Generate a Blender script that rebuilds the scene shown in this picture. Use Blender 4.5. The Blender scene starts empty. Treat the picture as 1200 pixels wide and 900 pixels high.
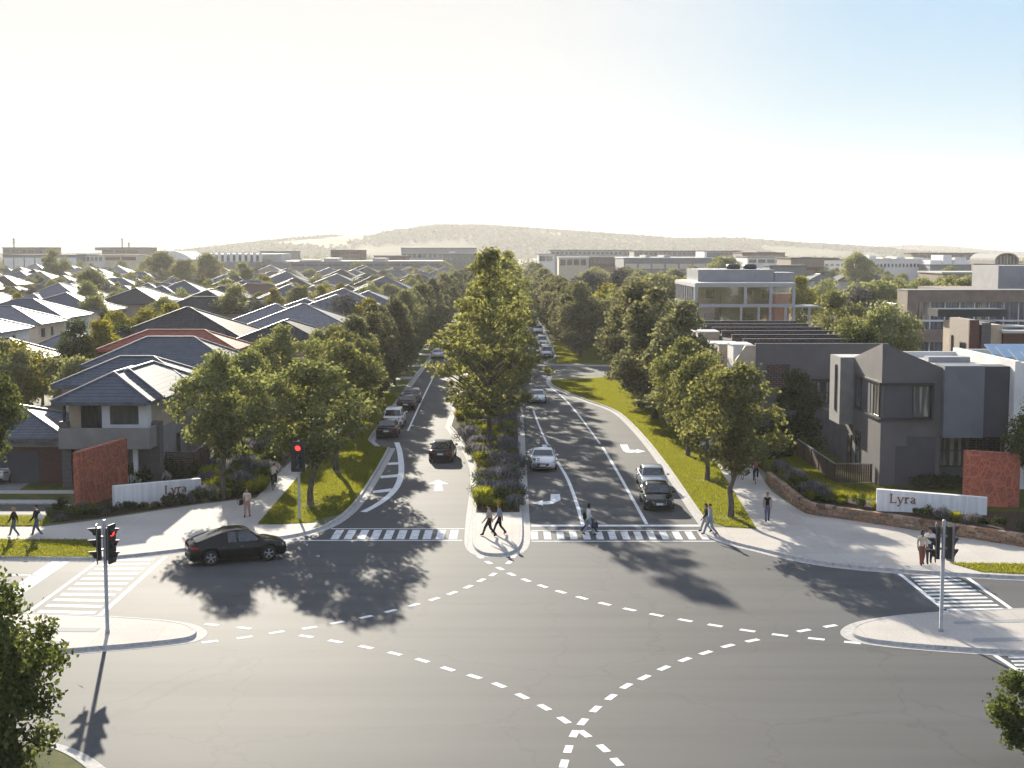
import bpy, bmesh, math, random
import numpy as np
from mathutils import Vector, Matrix, noise as mnoise
R = math.radians
random.seed(7)
SC = bpy.context.scene
COL = SC.collection
F, CAMH, HOR = 1600.0, 15.7, 294.0
PITCH = math.atan((450 - HOR) / F)
CP, SP = math.cos(PITCH), math.sin(PITCH)
GZ = 0.13          # level of footpaths and lawns above the road

def ray(px, py):
    u = (px - 600) / F; v = (450 - py) / F
    return u, CP + v * SP, -SP + v * CP

def G(px, py, z=0.0):
    """plan position of a point of the site at height z"""
    dx, dy, dz = ray(px, py)
    t = (z - CAMH) / dz
    return (dx * t, dy * t)

def HY(px, py, Y):
    dx, dy, dz = ray(px, py)
    t = Y / dy
    return (dx * t, Y, CAMH + dz * t)

def PX(x, y, z):
    d = y * CP - (z - CAMH) * SP
    up = y * SP + (z - CAMH) * CP
    return 600 + F * x / d, 450 - F * up / d

# ------------------------------------------------------------------ materials
def new_mat(name):
    m = bpy.data.materials.new(name); m.use_nodes = True
    nt = m.node_tree; nt.nodes.clear()
    out = nt.nodes.new('ShaderNodeOutputMaterial')
    return m, nt, out

def N(nt, t, **kw):
    n = nt.nodes.new(t)
    for k, v in kw.items():
        if k in n.inputs.keys(): n.inputs[k].default_value = v
        else: setattr(n, k, v)
    return n

def c4(c): return (c[0], c[1], c[2], 1.0)

def ramp(nt, fac, stops):
    r = nt.nodes.new('ShaderNodeValToRGB')
    while len(r.color_ramp.elements) < len(stops): r.color_ramp.elements.new(0.5)
    for e, (p, c) in zip(r.color_ramp.elements, stops):
        e.position = p; e.color = c4(c)
    nt.links.new(fac, r.inputs['Fac'])
    return r.outputs['Color']

def surf(name, c1, c2=None, scale=2.0, rough=0.7, spec=0.3, bump=0.0, bscale=None, metal=0.0, coords='Object', detail=5.0, stretch=None, lo=.35, hi=.65, big=None):
    """two-tone noisy surface"""
    m, nt, out = new_mat(name)
    p = N(nt, 'ShaderNodeBsdfPrincipled'); p.inputs['Roughness'].default_value = rough
    p.inputs['Specular IOR Level'].default_value = spec; p.inputs['Metallic'].default_value = metal
    nt.links.new(p.outputs[0], out.inputs['Surface'])
    if c2 is None: c2 = tuple(x * .8 for x in c1)
    tc = N(nt, 'ShaderNodeTexCoord')
    src = tc.outputs[coords]
    if coords == 'World':
        pass
    if stretch:
        mp = N(nt, 'ShaderNodeMapping'); mp.inputs['Scale'].default_value = stretch
        nt.links.new(src, mp.inputs['Vector']); src = mp.outputs[0]
    no = N(nt, 'ShaderNodeTexNoise'); no.inputs['Scale'].default_value = scale; no.inputs['Detail'].default_value = detail
    nt.links.new(src, no.inputs['Vector'])
    col = ramp(nt, no.outputs['Fac'], [(lo, c1), (hi, c2)])
    if big:
        n2 = N(nt, 'ShaderNodeTexNoise'); n2.inputs['Scale'].default_value = big[0]; n2.inputs['Detail'].default_value = 3
        nt.links.new(src, n2.inputs['Vector'])
        f2 = ramp(nt, n2.outputs['Fac'], [(.35, (1, 1, 1)), (.65, (big[1],) * 3)])
        mx = N(nt, 'ShaderNodeMix', data_type='RGBA', blend_type='MULTIPLY'); mx.inputs[0].default_value = 1
        nt.links.new(col, mx.inputs[6]); nt.links.new(f2, mx.inputs[7]); col = mx.outputs[2]
    nt.links.new(col, p.inputs['Base Color'])
    if bump:
        nb = N(nt, 'ShaderNodeTexNoise'); nb.inputs['Scale'].default_value = bscale or scale * 4; nb.inputs['Detail'].default_value = 4
        nt.links.new(src, nb.inputs['Vector'])
        b = N(nt, 'ShaderNodeBump'); b.inputs['Strength'].default_value = bump; b.inputs['Distance'].default_value = .05
        nt.links.new(nb.outputs['Fac'], b.inputs['Height']); nt.links.new(b.outputs[0], p.inputs['Normal'])
    return m

def brick_mat(name, c1, c2, mortar, bw=.24, bh=.086, ms=.012, rough=.8):
    m, nt, out = new_mat(name)
    p = N(nt, 'ShaderNodeBsdfPrincipled'); p.inputs['Roughness'].default_value = rough
    nt.links.new(p.outputs[0], out.inputs['Surface'])
    uv = N(nt, 'ShaderNodeUVMap')
    b = N(nt, 'ShaderNodeTexBrick'); b.inputs['Scale'].default_value = 1
    b.inputs['Brick Width'].default_value = bw; b.inputs['Row Height'].default_value = bh; b.inputs['Mortar Size'].default_value = ms
    b.inputs['Color1'].default_value = c4(c1); b.inputs['Color2'].default_value = c4(c2); b.inputs['Mortar'].default_value = c4(mortar)
    nt.links.new(uv.outputs[0], b.inputs['Vector']); nt.links.new(b.outputs['Color'], p.inputs['Base Color'])
    bp = N(nt, 'ShaderNodeBump', invert=True); bp.inputs['Strength'].default_value = .5; bp.inputs['Distance'].default_value = .02
    nt.links.new(b.outputs['Fac'], bp.inputs['Height']); nt.links.new(bp.outputs[0], p.inputs['Normal'])
    return m

def tile_mat(name, c1, c2, rough=.6, spec=.07, tw=.36, th=.42):
    """roof tiles: courses along the slope, laid on the face UVs (metres)"""
    m, nt, out = new_mat(name)
    p = N(nt, 'ShaderNodeBsdfPrincipled'); p.inputs['Roughness'].default_value = rough; p.inputs['Specular IOR Level'].default_value = spec
    nt.links.new(p.outputs[0], out.inputs['Surface'])
    uv = N(nt, 'ShaderNodeUVMap'); sx = N(nt, 'ShaderNodeSeparateXYZ'); nt.links.new(uv.outputs[0], sx.inputs[0])
    def saw(sock, period):
        d = N(nt, 'ShaderNodeMath', operation='DIVIDE'); d.inputs[1].default_value = period; nt.links.new(sock, d.inputs[0])
        f = N(nt, 'ShaderNodeMath', operation='FRACT'); nt.links.new(d.outputs[0], f.inputs[0]); return f.outputs[0]
    v = saw(sx.outputs['Y'], th); u = saw(sx.outputs['X'], tw)
    s = N(nt, 'ShaderNodeMath', operation='MULTIPLY'); s.inputs[1].default_value = math.pi; nt.links.new(u, s.inputs[0])
    si = N(nt, 'ShaderNodeMath', operation='SINE'); nt.links.new(s.outputs[0], si.inputs[0])
    iv = N(nt, 'ShaderNodeMath', operation='SUBTRACT'); iv.inputs[0].default_value = 1; nt.links.new(v, iv.inputs[1])
    h = N(nt, 'ShaderNodeMath', operation='ADD'); nt.links.new(si.outputs[0], h.inputs[0]); nt.links.new(iv.outputs[0], h.inputs[1])
    b = N(nt, 'ShaderNodeBump'); b.inputs['Strength'].default_value = .55; b.inputs['Distance'].default_value = .045
    nt.links.new(h.outputs[0], b.inputs['Height']); nt.links.new(b.outputs[0], p.inputs['Normal'])
    no = N(nt, 'ShaderNodeTexNoise'); no.inputs['Scale'].default_value = 1.6; no.inputs['Detail'].default_value = 6
    nt.links.new(uv.outputs[0], no.inputs['Vector'])
    col = ramp(nt, no.outputs['Fac'], [(.3, c1), (.7, c2)])
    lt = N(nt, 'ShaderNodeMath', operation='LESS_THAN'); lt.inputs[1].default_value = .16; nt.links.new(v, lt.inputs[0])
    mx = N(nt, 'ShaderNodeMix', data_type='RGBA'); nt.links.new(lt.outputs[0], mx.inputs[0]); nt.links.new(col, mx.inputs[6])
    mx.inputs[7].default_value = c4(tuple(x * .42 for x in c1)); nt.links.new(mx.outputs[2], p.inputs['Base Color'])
    return m

def ribbed_mat(name, c1, c2, period=.2, rough=.5, spec=.4, depth=.03, duty=.5):
    m, nt, out = new_mat(name)
    p = N(nt, 'ShaderNodeBsdfPrincipled'); p.inputs['Roughness'].default_value = rough; p.inputs['Specular IOR Level'].default_value = spec
    nt.links.new(p.outputs[0], out.inputs['Surface'])
    uv = N(nt, 'ShaderNodeUVMap'); sx = N(nt, 'ShaderNodeSeparateXYZ'); nt.links.new(uv.outputs[0], sx.inputs[0])
    d = N(nt, 'ShaderNodeMath', operation='DIVIDE'); d.inputs[1].default_value = period; nt.links.new(sx.outputs['X'], d.inputs[0])
    f = N(nt, 'ShaderNodeMath', operation='FRACT'); nt.links.new(d.outputs[0], f.inputs[0])
    lt = N(nt, 'ShaderNodeMath', operation='LESS_THAN'); lt.inputs[1].default_value = duty; nt.links.new(f.outputs[0], lt.inputs[0])
    b = N(nt, 'ShaderNodeBump'); b.inputs['Strength'].default_value = .6; b.inputs['Distance'].default_value = depth
    nt.links.new(lt.outputs[0], b.inputs['Height']); nt.links.new(b.outputs[0], p.inputs['Normal'])
    no = N(nt, 'ShaderNodeTexNoise'); no.inputs['Scale'].default_value = .7; no.inputs['Detail'].default_value = 5
    nt.links.new(uv.outputs[0], no.inputs['Vector'])
    nt.links.new(ramp(nt, no.outputs['Fac'], [(.3, c1), (.7, c2)]), p.inputs['Base Color'])
    return m

def leaf_mat(name, c1, c2, trans=.35, tcol=None, rough=.5, spec=.25):
    m, nt, out = new_mat(name)
    ge = N(nt, 'ShaderNodeNewGeometry'); oi = N(nt, 'ShaderNodeObjectInfo')
    col = ramp(nt, ge.outputs['Random Per Island'], [(0.0, c1), (1.0, c2)])
    hs = N(nt, 'ShaderNodeHueSaturation')
    mr = N(nt, 'ShaderNodeMapRange'); mr.inputs['To Min'].default_value = .8; mr.inputs['To Max'].default_value = 1.2
    nt.links.new(oi.outputs['Random'], mr.inputs['Value']); nt.links.new(mr.outputs[0], hs.inputs['Value'])
    mh = N(nt, 'ShaderNodeMapRange'); mh.inputs['To Min'].default_value = .485; mh.inputs['To Max'].default_value = .515
    nt.links.new(oi.outputs['Random'], mh.inputs['Value']); nt.links.new(mh.outputs[0], hs.inputs['Hue'])
    nt.links.new(col, hs.inputs['Color'])
    p = N(nt, 'ShaderNodeBsdfDiffuse'); nt.links.new(hs.outputs[0], p.inputs['Color'])
    t = N(nt, 'ShaderNodeBsdfTranslucent')
    mt = N(nt, 'ShaderNodeMix', data_type='RGBA', blend_type='MULTIPLY'); mt.inputs[0].default_value = 1
    nt.links.new(hs.outputs[0], mt.inputs[6]); mt.inputs[7].default_value = c4(tcol or (2.2, 2.0, .9))
    nt.links.new(mt.outputs[2], t.inputs['Color'])
    mx = N(nt, 'ShaderNodeMixShader'); mx.inputs[0].default_value = trans
    nt.links.new(p.outputs[0], mx.inputs[1]); nt.links.new(t.outputs[0], mx.inputs[2]); nt.links.new(mx.outputs[0], out.inputs['Surface'])
    return m

def glass_mat(name, tint=(.02, .025, .03), rough=.04, spec=.8, curtains=None):
    m, nt, out = new_mat(name)
    p = N(nt, 'ShaderNodeBsdfPrincipled'); p.inputs['Roughness'].default_value = rough; p.inputs['Specular IOR Level'].default_value = spec
    tc = N(nt, 'ShaderNodeTexCoord'); no = N(nt, 'ShaderNodeTexNoise'); no.inputs['Scale'].default_value = .9; no.inputs['Detail'].default_value = 2
    mp = N(nt, 'ShaderNodeMapping'); mp.inputs['Scale'].default_value = (5, 5, .35); nt.links.new(tc.outputs['Object'], mp.inputs['Vector']); nt.links.new(mp.outputs[0], no.inputs['Vector'])
    b = curtains or tuple(x * 2.2 + .004 for x in tint)
    nt.links.new(ramp(nt, no.outputs['Fac'], [(.42, tint), (.62, b)]), p.inputs['Base Color'])
    nt.links.new(p.outputs[0], out.inputs['Surface'])
    return m

def emit_mat(name, c, s):
    m, nt, out = new_mat(name)
    p = N(nt, 'ShaderNodeBsdfPrincipled'); p.inputs['Base Color'].default_value = c4(c)
    p.inputs['Emission Color'].default_value = c4(c); p.inputs['Emission Strength'].default_value = s
    nt.links.new(p.outputs[0], out.inputs['Surface'])
    return m

M = {}
def asphalt(name, a, b):
    m, nt, out = new_mat(name)
    p = N(nt, 'ShaderNodeBsdfPrincipled'); p.inputs['Specular IOR Level'].default_value = .09
    nt.links.new(p.outputs[0], out.inputs['Surface'])
    tc = N(nt, 'ShaderNodeTexCoord')
    n1 = N(nt, 'ShaderNodeTexNoise'); n1.inputs['Scale'].default_value = 30; n1.inputs['Detail'].default_value = 6; n1.inputs['Roughness'].default_value = .8
    n2 = N(nt, 'ShaderNodeTexNoise'); n2.inputs['Scale'].default_value = .16; n2.inputs['Detail'].default_value = 5
    mp = N(nt, 'ShaderNodeMapping'); mp.inputs['Scale'].default_value = (.35, 1.2, 1)
    nt.links.new(tc.outputs['Object'], n1.inputs['Vector']); nt.links.new(tc.outputs['Object'], mp.inputs['Vector']); nt.links.new(mp.outputs[0], n2.inputs['Vector'])
    ca = ramp(nt, n1.outputs['Fac'], [(.3, a), (.7, b)])
    cb = ramp(nt, n2.outputs['Fac'], [(.3, (.9, .9, .905)), (.7, (1.06, 1.055, 1.045))])
    mx = N(nt, 'ShaderNodeMix', data_type='RGBA', blend_type='MULTIPLY'); mx.inputs[0].default_value = 1
    nt.links.new(ca, mx.inputs[6]); nt.links.new(cb, mx.inputs[7])
    n3 = N(nt, 'ShaderNodeTexNoise'); n3.inputs['Scale'].default_value = .5; n3.inputs['Detail'].default_value = 3
    mp3 = N(nt, 'ShaderNodeMapping'); mp3.inputs['Scale'].default_value = (.06, 1.5, 1); nt.links.new(tc.outputs['Object'], mp3.inputs['Vector']); nt.links.new(mp3.outputs[0], n3.inputs['Vector'])
    c3 = ramp(nt, n3.outputs['Fac'], [(.35, (.9, .9, .9)), (.6, (1.04, 1.04, 1.04))])
    mx3 = N(nt, 'ShaderNodeMix', data_type='RGBA', blend_type='MULTIPLY'); mx3.inputs[0].default_value = 1; nt.links.new(mx.outputs[2], mx3.inputs[6]); nt.links.new(c3, mx3.inputs[7])
    vo = N(nt, 'ShaderNodeTexVoronoi', feature='DISTANCE_TO_EDGE'); vo.inputs['Scale'].default_value = .13; n4 = N(nt, 'ShaderNodeTexNoise'); n4.inputs['Scale'].default_value = .8; n4.inputs['Detail'].default_value = 6
    nt.links.new(tc.outputs['Object'], n4.inputs['Vector']); va = N(nt, 'ShaderNodeVectorMath', operation='MULTIPLY_ADD'); va.inputs[1].default_value = (2.5, 2.5, 0); nt.links.new(n4.outputs['Color'], va.inputs[0]); nt.links.new(tc.outputs['Object'], va.inputs[2]); nt.links.new(va.outputs[0], vo.inputs['Vector'])
    c4_ = ramp(nt, vo.outputs['Distance'], [(.0, (.72, .72, .72)), (.012, (1, 1, 1))])
    mx4 = N(nt, 'ShaderNodeMix', data_type='RGBA', blend_type='MULTIPLY'); mx4.inputs[0].default_value = .6; nt.links.new(mx3.outputs[2], mx4.inputs[6]); nt.links.new(c4_, mx4.inputs[7]); nt.links.new(mx4.outputs[2], p.inputs['Base Color'])
    mr = N(nt, 'ShaderNodeMapRange'); mr.inputs['To Min'].default_value = .72; mr.inputs['To Max'].default_value = .78
    nt.links.new(n2.outputs['Fac'], mr.inputs['Value']); nt.links.new(mr.outputs[0], p.inputs['Roughness'])
    bp = N(nt, 'ShaderNodeBump'); bp.inputs['Strength'].default_value = .25; bp.inputs['Distance'].default_value = .01
    nt.links.new(n1.outputs['Fac'], bp.inputs['Height']); nt.links.new(bp.outputs[0], p.inputs['Normal'])
    return m
M['asphalt'] = asphalt('asphalt', (.062, .062, .063), (.115, .114, .112))
M['paint'] = surf('road_paint', (.74, .74, .72), (.44, .44, .43), 3, .85, .06, lo=.5, hi=.8, detail=9)
M['zebra'] = surf('zebra_paint', (.66, .66, .645), (.38, .38, .38), 2.5, .85, .06, detail=9, lo=.45, hi=.75)
M['paving'] = surf('pale_paving', (.53, .485, .43), (.44, .40, .35), 14, .85, .1, .1, 60, big=(.25, .86))
def joints(m, bw, bh, dark=.72, ms=.012):
    nt = m.node_tree; p = [n for n in nt.nodes if n.type == 'BSDF_PRINCIPLED'][0]; l = p.inputs['Base Color'].links[0]; src = l.from_socket
    tc = N(nt, 'ShaderNodeTexCoord'); b = N(nt, 'ShaderNodeTexBrick'); b.offset = 0; b.inputs['Scale'].default_value = 1; b.inputs['Brick Width'].default_value = bw; b.inputs['Row Height'].default_value = bh
    b.inputs['Mortar Size'].default_value = ms; b.inputs['Color1'].default_value = (1, 1, 1, 1); b.inputs['Color2'].default_value = (.93, .93, .94, 1); b.inputs['Mortar'].default_value = (dark, dark, dark, 1)
    nt.links.new(tc.outputs['Object'], b.inputs['Vector']); mx = N(nt, 'ShaderNodeMix', data_type='RGBA', blend_type='MULTIPLY'); mx.inputs[0].default_value = 1
    nt.links.new(src, mx.inputs[6]); nt.links.new(b.outputs['Color'], mx.inputs[7]); nt.links.new(mx.outputs[2], p.inputs['Base Color'])
joints(M['paving'], 2.4, 2.4)
M['concrete'] = surf('kerb_concrete', (.48, .46, .43), (.35, .34, .32), 5, .85, .12, .1, 40)
M['path'] = surf('path_concrete', (.48, .445, .41), (.40, .37, .34), 3, .85, .1, .08, 50)
M['lawn'] = surf('lawn', (.06, .075, .016), (.115, .115, .022), 1.2, .9, .1, .5, 30, big=(.3, .75))
M['suburb'] = surf('suburb_ground', (.09, .10, .045), (.2, .18, .13), .06, .9, .1, 0)
M['mulch'] = surf('mulch', (.035, .024, .017), (.08, .055, .04), 12, .95, .1, .8, 40)
M['pale_mulch'] = surf('pale_mulch', (.5, .46, .42), (.3, .26, .23), 10, .95, .1, .8, 40)
joints(M['path'], 1.6, 1.5); joints(M['concrete'], 2.4, 2.4, .6)
M['drive'] = surf('driveway_paving', (.26, .25, .24), (.19, .18, .18), 4, .8, .2, .1, 30)
M['tactile'] = surf('grey_tactile_paving', (.34, .335, .33), (.26, .26, .26), 30, .85, .1)

# ------------------------------------------------------------------ mesh helper
class MB:
    def __init__(s): s.v = []; s.f = []; s.mi = []; s.mats = []; s.sm = []; s.cur = 0; s.smooth = False; s.xf = None
    def m(s, mat):
        if isinstance(mat, str): mat = M[mat]
        if mat not in s.mats: s.mats.append(mat)
        s.cur = s.mats.index(mat); return s
    def P(s, p):
        if s.xf is not None: p = s.xf @ Vector(p)
        s.v.append((p[0], p[1], p[2])); return len(s.v) - 1
    def face(s, idx):
        s.f.append(tuple(idx)); s.mi.append(s.cur); s.sm.append(s.smooth)
    def poly(s, pts): s.face([s.P(p) for p in pts])
    def box(s, x0, x1, y0, y1, z0, z1):
        i = [s.P(p) for p in ((x0,y0,z0),(x1,y0,z0),(x1,y1,z0),(x0,y1,z0),(x0,y0,z1),(x1,y0,z1),(x1,y1,z1),(x0,y1,z1))]
        for f in ((3,2,1,0),(4,5,6,7),(0,1,5,4),(1,2,6,5),(2,3,7,6),(3,0,4,7)): s.face([i[k] for k in f])
        return s
    def prism(s, pts2, z0, z1):
        """vertical prism over a plan polygon (any winding)"""
        a = sum(p[0]*q[1]-q[0]*p[1] for p, q in zip(pts2, pts2[1:]+pts2[:1]))
        if a < 0: pts2 = pts2[::-1]
        n = len(pts2); b = [s.P((p[0],p[1],z0)) for p in pts2]; t = [s.P((p[0],p[1],z1)) for p in pts2]
        s.face(t); s.face(b[::-1])
        for k in range(n): s.face((b[k], b[(k+1)%n], t[(k+1)%n], t[k]))
        return s
    def extr(s, pts, d):
        """prism: planar 3D polygon pts pushed by vector d"""
        n = len(pts); d = Vector(d)
        a = [s.P(p) for p in pts]; b = [s.P(Vector(p)+d) for p in pts]
        s.face(a[::-1]); s.face(b)
        for k in range(n): s.face((a[k], a[(k+1)%n], b[(k+1)%n], b[k]))
        return s
    def tube(s, pts, rad, n=8, cap=True, smooth=True):
        pts = [Vector(p) for p in pts]
        if not isinstance(rad, (list, tuple)): rad = [rad]*len(pts)
        sv = s.smooth; s.smooth = smooth; rings = []; ref = None
        for k, p in enumerate(pts):
            d = (pts[min(k+1, len(pts)-1)] - pts[max(k-1, 0)]).normalized()
            if ref is None: ref = Vector((1,0,0)) if abs(d.x) < .8 else Vector((0,1,0))
            a = d.cross(ref).normalized(); b = d.cross(a).normalized(); ref = b.cross(d) if False else ref
            rings.append([s.P(p + (a*math.cos(t)+b*math.sin(t))*rad[k]) for t in [2*math.pi*j/n for j in range(n)]])
        for r0, r1 in zip(rings, rings[1:]):
            for j in range(n): s.face((r0[j], r1[j], r1[(j+1)%n], r0[(j+1)%n]))
        s.smooth = False
        if cap: s.face(rings[0]); s.face(rings[-1][::-1])
        s.smooth = sv; return s
    def lathe(s, prof, n=16, c=(0,0,0), axis='Z', smooth=True, cap=True):
        """prof: list of (r, h)"""
        sv = s.smooth; s.smooth = smooth; rings = []
        for r, h in prof:
            ring = []
            for j in range(n):
                t = 2*math.pi*j/n; a, b = r*math.cos(t), r*math.sin(t)
                p = {'Z': (a, b, h), 'X': (h, a, b), 'Y': (b, h, a)}[axis]
                ring.append(s.P((c[0]+p[0], c[1]+p[1], c[2]+p[2])))
            rings.append(ring)
        for r0, r1 in zip(rings, rings[1:]):
            for j in range(n): s.face((r0[j], r0[(j+1)%n], r1[(j+1)%n], r1[j]))
        s.smooth = False
        if cap and prof[0][0] > 1e-4: s.face(rings[0][::-1])
        if cap and prof[-1][0] > 1e-4: s.face(rings[-1])
        s.smooth = sv; return s
    def ball(s, c, r, seg=10, rings=6, sq=(1,1,1), smooth=True):
        sv = s.smooth; s.smooth = smooth
        top = s.P((c[0], c[1], c[2]+r*sq[2])); rr = []
        for i in range(1, rings):
            ph = math.pi*i/rings
            rr.append([s.P((c[0]+r*sq[0]*math.sin(ph)*math.cos(2*math.pi*j/seg), c[1]+r*sq[1]*math.sin(ph)*math.sin(2*math.pi*j/seg), c[2]+r*sq[2]*math.cos(ph))) for j in range(seg)])
        bot = s.P((c[0], c[1], c[2]-r*sq[2]))
        for j in range(seg):
            s.face((top, rr[0][j], rr[0][(j+1)%seg])); s.face((bot, rr[-1][(j+1)%seg], rr[-1][j]))
            for a, b in zip(rr, rr[1:]): s.face((a[j], b[j], b[(j+1)%seg], a[(j+1)%seg]))
        s.smooth = sv; return s
    def mesh(s, name, uv=True):
        me = bpy.data.meshes.new(name); me.from_pydata(s.v, [], s.f)
        for mm in s.mats: me.materials.append(mm)
        me.polygons.foreach_set('material_index', s.mi); me.polygons.foreach_set('use_smooth', s.sm)
        if uv:
            l = me.uv_layers.new(name='UVMap'); data = [0.0]*(2*len(me.loops)); V = me.vertices
            for p in me.polygons:
                n = p.normal
                if abs(n.z) > .97: t = Vector((1,0,0)); b = Vector((0,1,0))
                else:
                    t = Vector((-n.y, n.x, 0)).normalized(); b = n.cross(t)
                for li in p.loop_indices:
                    co = V[me.loops[li].vertex_index].co
                    data[2*li] = co.dot(t); data[2*li+1] = co.dot(b)
            l.data.foreach_set('uv', data)
        me.update(); return me
    def build(s, name, parent=None, loc=None, uv=True):
        return add(name, s.mesh(name, uv), parent, loc)

def add(name, me, parent=None, loc=None, rz=0.0):
    o = bpy.data.objects.new(name, me); COL.objects.link(o)
    if parent is not None: o.parent = parent
    if loc is not None: o.location = loc
    if rz: o.rotation_euler = (0, 0, rz)
    return o

def tag(o, label=None, cat=None, group=None, kind=None):
    if label: o['label'] = label
    if cat: o['category'] = cat
    if group: o['group'] = group
    if kind: o['kind'] = kind
    return o

def thing(name, loc, label, cat, group=None, rz=0.0):
    o = add(name, None, None, loc, rz); o.empty_display_size = .2
    return tag(o, label, cat, group)

def copy_tree(o, loc=None, rz=None, label=None, group=None, scale=None, mats=None, skip=()):
    def cp(src, par, depth):
        c = src.copy(); COL.objects.link(c)
        if par is not None:
            c.parent = par; c.matrix_parent_inverse = src.matrix_parent_inverse.copy()
        if mats:
            for k, s in enumerate(c.material_slots):
                base = src.data.materials[k].name if src.data and src.data.materials[k] else ''
                if base in mats: s.link = 'OBJECT'; s.material = mats[base]
        for ch in src.children: cp(ch, c, depth+1)
        return c
    r = cp(o, None, 0)
    if loc is not None: r.location = loc
    if rz is not None: r.rotation_euler = (0, 0, rz)
    if scale is not None: r.scale = scale if isinstance(scale, (tuple, list)) else (scale,)*3
    if label: r['label'] = label
    if group: r['group'] = group
    return r

ORD = ['', 'first', 'second', 'third', 'fourth', 'fifth', 'sixth', 'seventh', 'eighth', 'ninth', 'tenth', 'eleventh', 'twelfth', 'thirteenth', 'fourteenth', 'fifteenth', 'sixteenth', 'seventeenth', 'eighteenth', 'nineteenth', 'twentieth', 'twenty-first', 'twenty-second', 'twenty-third', 'twenty-fourth', 'twenty-fifth', 'twenty-sixth', 'twenty-seventh', 'twenty-eighth', 'twenty-ninth', 'thirtieth', 'thirty-first', 'thirty-second', 'thirty-third', 'thirty-fourth', 'thirty-fifth', 'thirty-sixth', 'thirty-seventh', 'thirty-eighth', 'thirty-ninth', 'fortieth']
def ordn(k): return ORD[k] if k < len(ORD) else f'number {k}'

# ------------------------------------------------------------------ camera, sun, sky
cam = bpy.data.cameras.new('camera'); camo = bpy.data.objects.new('camera', cam); COL.objects.link(camo)
cam.sensor_width = 36; cam.lens = 36 * F / 1200; cam.clip_start = .5; cam.clip_end = 20000
camo.location = (0, 0, CAMH); camo.rotation_euler = (R(90) - PITCH, 0, 0); SC.camera = camo
SUN_EL, SUN_AZ = R(18.5), R(13.5)       # azimuth to the left of the boulevard
sdir = Vector((-math.sin(SUN_AZ)*math.cos(SUN_EL), math.cos(SUN_AZ)*math.cos(SUN_EL), math.sin(SUN_EL)))
sl = bpy.data.lights.new('sun', 'SUN'); so = bpy.data.objects.new('sun', sl); COL.objects.link(so)
sl.energy = 2.9; sl.angle = R(.55); sl.color = (1.0, .92, .77)
so.rotation_euler = sdir.to_track_quat('Z', 'Y').to_euler(); so.location = sdir * 300
SKY_K, SKY_SAT, SKY_FILL, CLEAR, GLOW = .6, 1.0, (.60, .575, .55), (.05, .27, .40), (9, 29)
w = bpy.data.worlds.new('World'); SC.world = w; w.use_nodes = True
wn = w.node_tree; wn.nodes.clear()
sky = wn.nodes.new('ShaderNodeTexSky'); sky.sky_type = 'NISHITA'; sky.sun_disc = False
sky.sun_elevation = SUN_EL; sky.sun_rotation = -SUN_AZ; sky.air_density = .7; sky.dust_density = .5; sky.ozone_density = 2.5; sky.altitude = 0
bg = wn.nodes.new('ShaderNodeBackground'); bg.inputs['Strength'].default_value = .15
wo = wn.nodes.new('ShaderNodeOutputWorld')
# sky brightness compressed, to roll off the glare round the sun
lum = wn.nodes.new('ShaderNodeRGBToBW'); wn.links.new(sky.outputs[0], lum.inputs[0])
dv = N(wn, 'ShaderNodeMath', operation='DIVIDE'); dv.inputs[1].default_value = SKY_K; wn.links.new(lum.outputs[0], dv.inputs[0])
ad = N(wn, 'ShaderNodeMath', operation='ADD'); ad.inputs[1].default_value = 1; wn.links.new(dv.outputs[0], ad.inputs[0])
rc = N(wn, 'ShaderNodeMath', operation='DIVIDE'); rc.inputs[0].default_value = 1; wn.links.new(ad.outputs[0], rc.inputs[1])
sc_ = N(wn, 'ShaderNodeVectorMath', operation='SCALE'); wn.links.new(sky.outputs[0], sc_.inputs[0]); wn.links.new(rc.outputs[0], sc_.inputs['Scale'])
hs = N(wn, 'ShaderNodeHueSaturation'); hs.inputs['Saturation'].default_value = SKY_SAT; wn.links.new(sc_.outputs[0], hs.inputs['Color'])
# tone added to the whole sky as shadow fill, whiter towards the sun
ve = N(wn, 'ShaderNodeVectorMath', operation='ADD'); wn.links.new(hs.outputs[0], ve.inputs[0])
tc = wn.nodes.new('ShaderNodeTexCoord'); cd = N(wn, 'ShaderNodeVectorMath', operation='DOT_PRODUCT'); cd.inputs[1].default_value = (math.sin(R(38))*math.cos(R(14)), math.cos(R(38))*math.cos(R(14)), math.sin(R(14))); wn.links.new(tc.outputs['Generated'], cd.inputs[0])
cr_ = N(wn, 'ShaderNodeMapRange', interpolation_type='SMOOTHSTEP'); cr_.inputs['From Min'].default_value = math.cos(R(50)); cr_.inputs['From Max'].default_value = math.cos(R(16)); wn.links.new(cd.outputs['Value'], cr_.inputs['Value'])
vm = N(wn, 'ShaderNodeMix', data_type='RGBA'); wn.links.new(cr_.outputs[0], vm.inputs[0]); vm.inputs[6].default_value = c4(SKY_FILL); vm.inputs[7].default_value = c4(CLEAR); wn.links.new(vm.outputs[2], ve.inputs[1])   # the added fill gives way to clear blue on the right
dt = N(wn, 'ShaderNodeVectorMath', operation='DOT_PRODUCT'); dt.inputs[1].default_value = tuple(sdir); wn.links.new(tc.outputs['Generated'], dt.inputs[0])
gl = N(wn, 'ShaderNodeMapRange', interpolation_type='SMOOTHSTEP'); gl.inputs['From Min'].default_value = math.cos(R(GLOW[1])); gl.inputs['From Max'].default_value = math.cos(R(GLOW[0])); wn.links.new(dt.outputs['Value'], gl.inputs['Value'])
cmap = N(wn, 'ShaderNodeMapping'); cmap.inputs['Scale'].default_value = (3, 3, 16); wn.links.new(tc.outputs['Generated'], cmap.inputs['Vector'])
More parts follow.
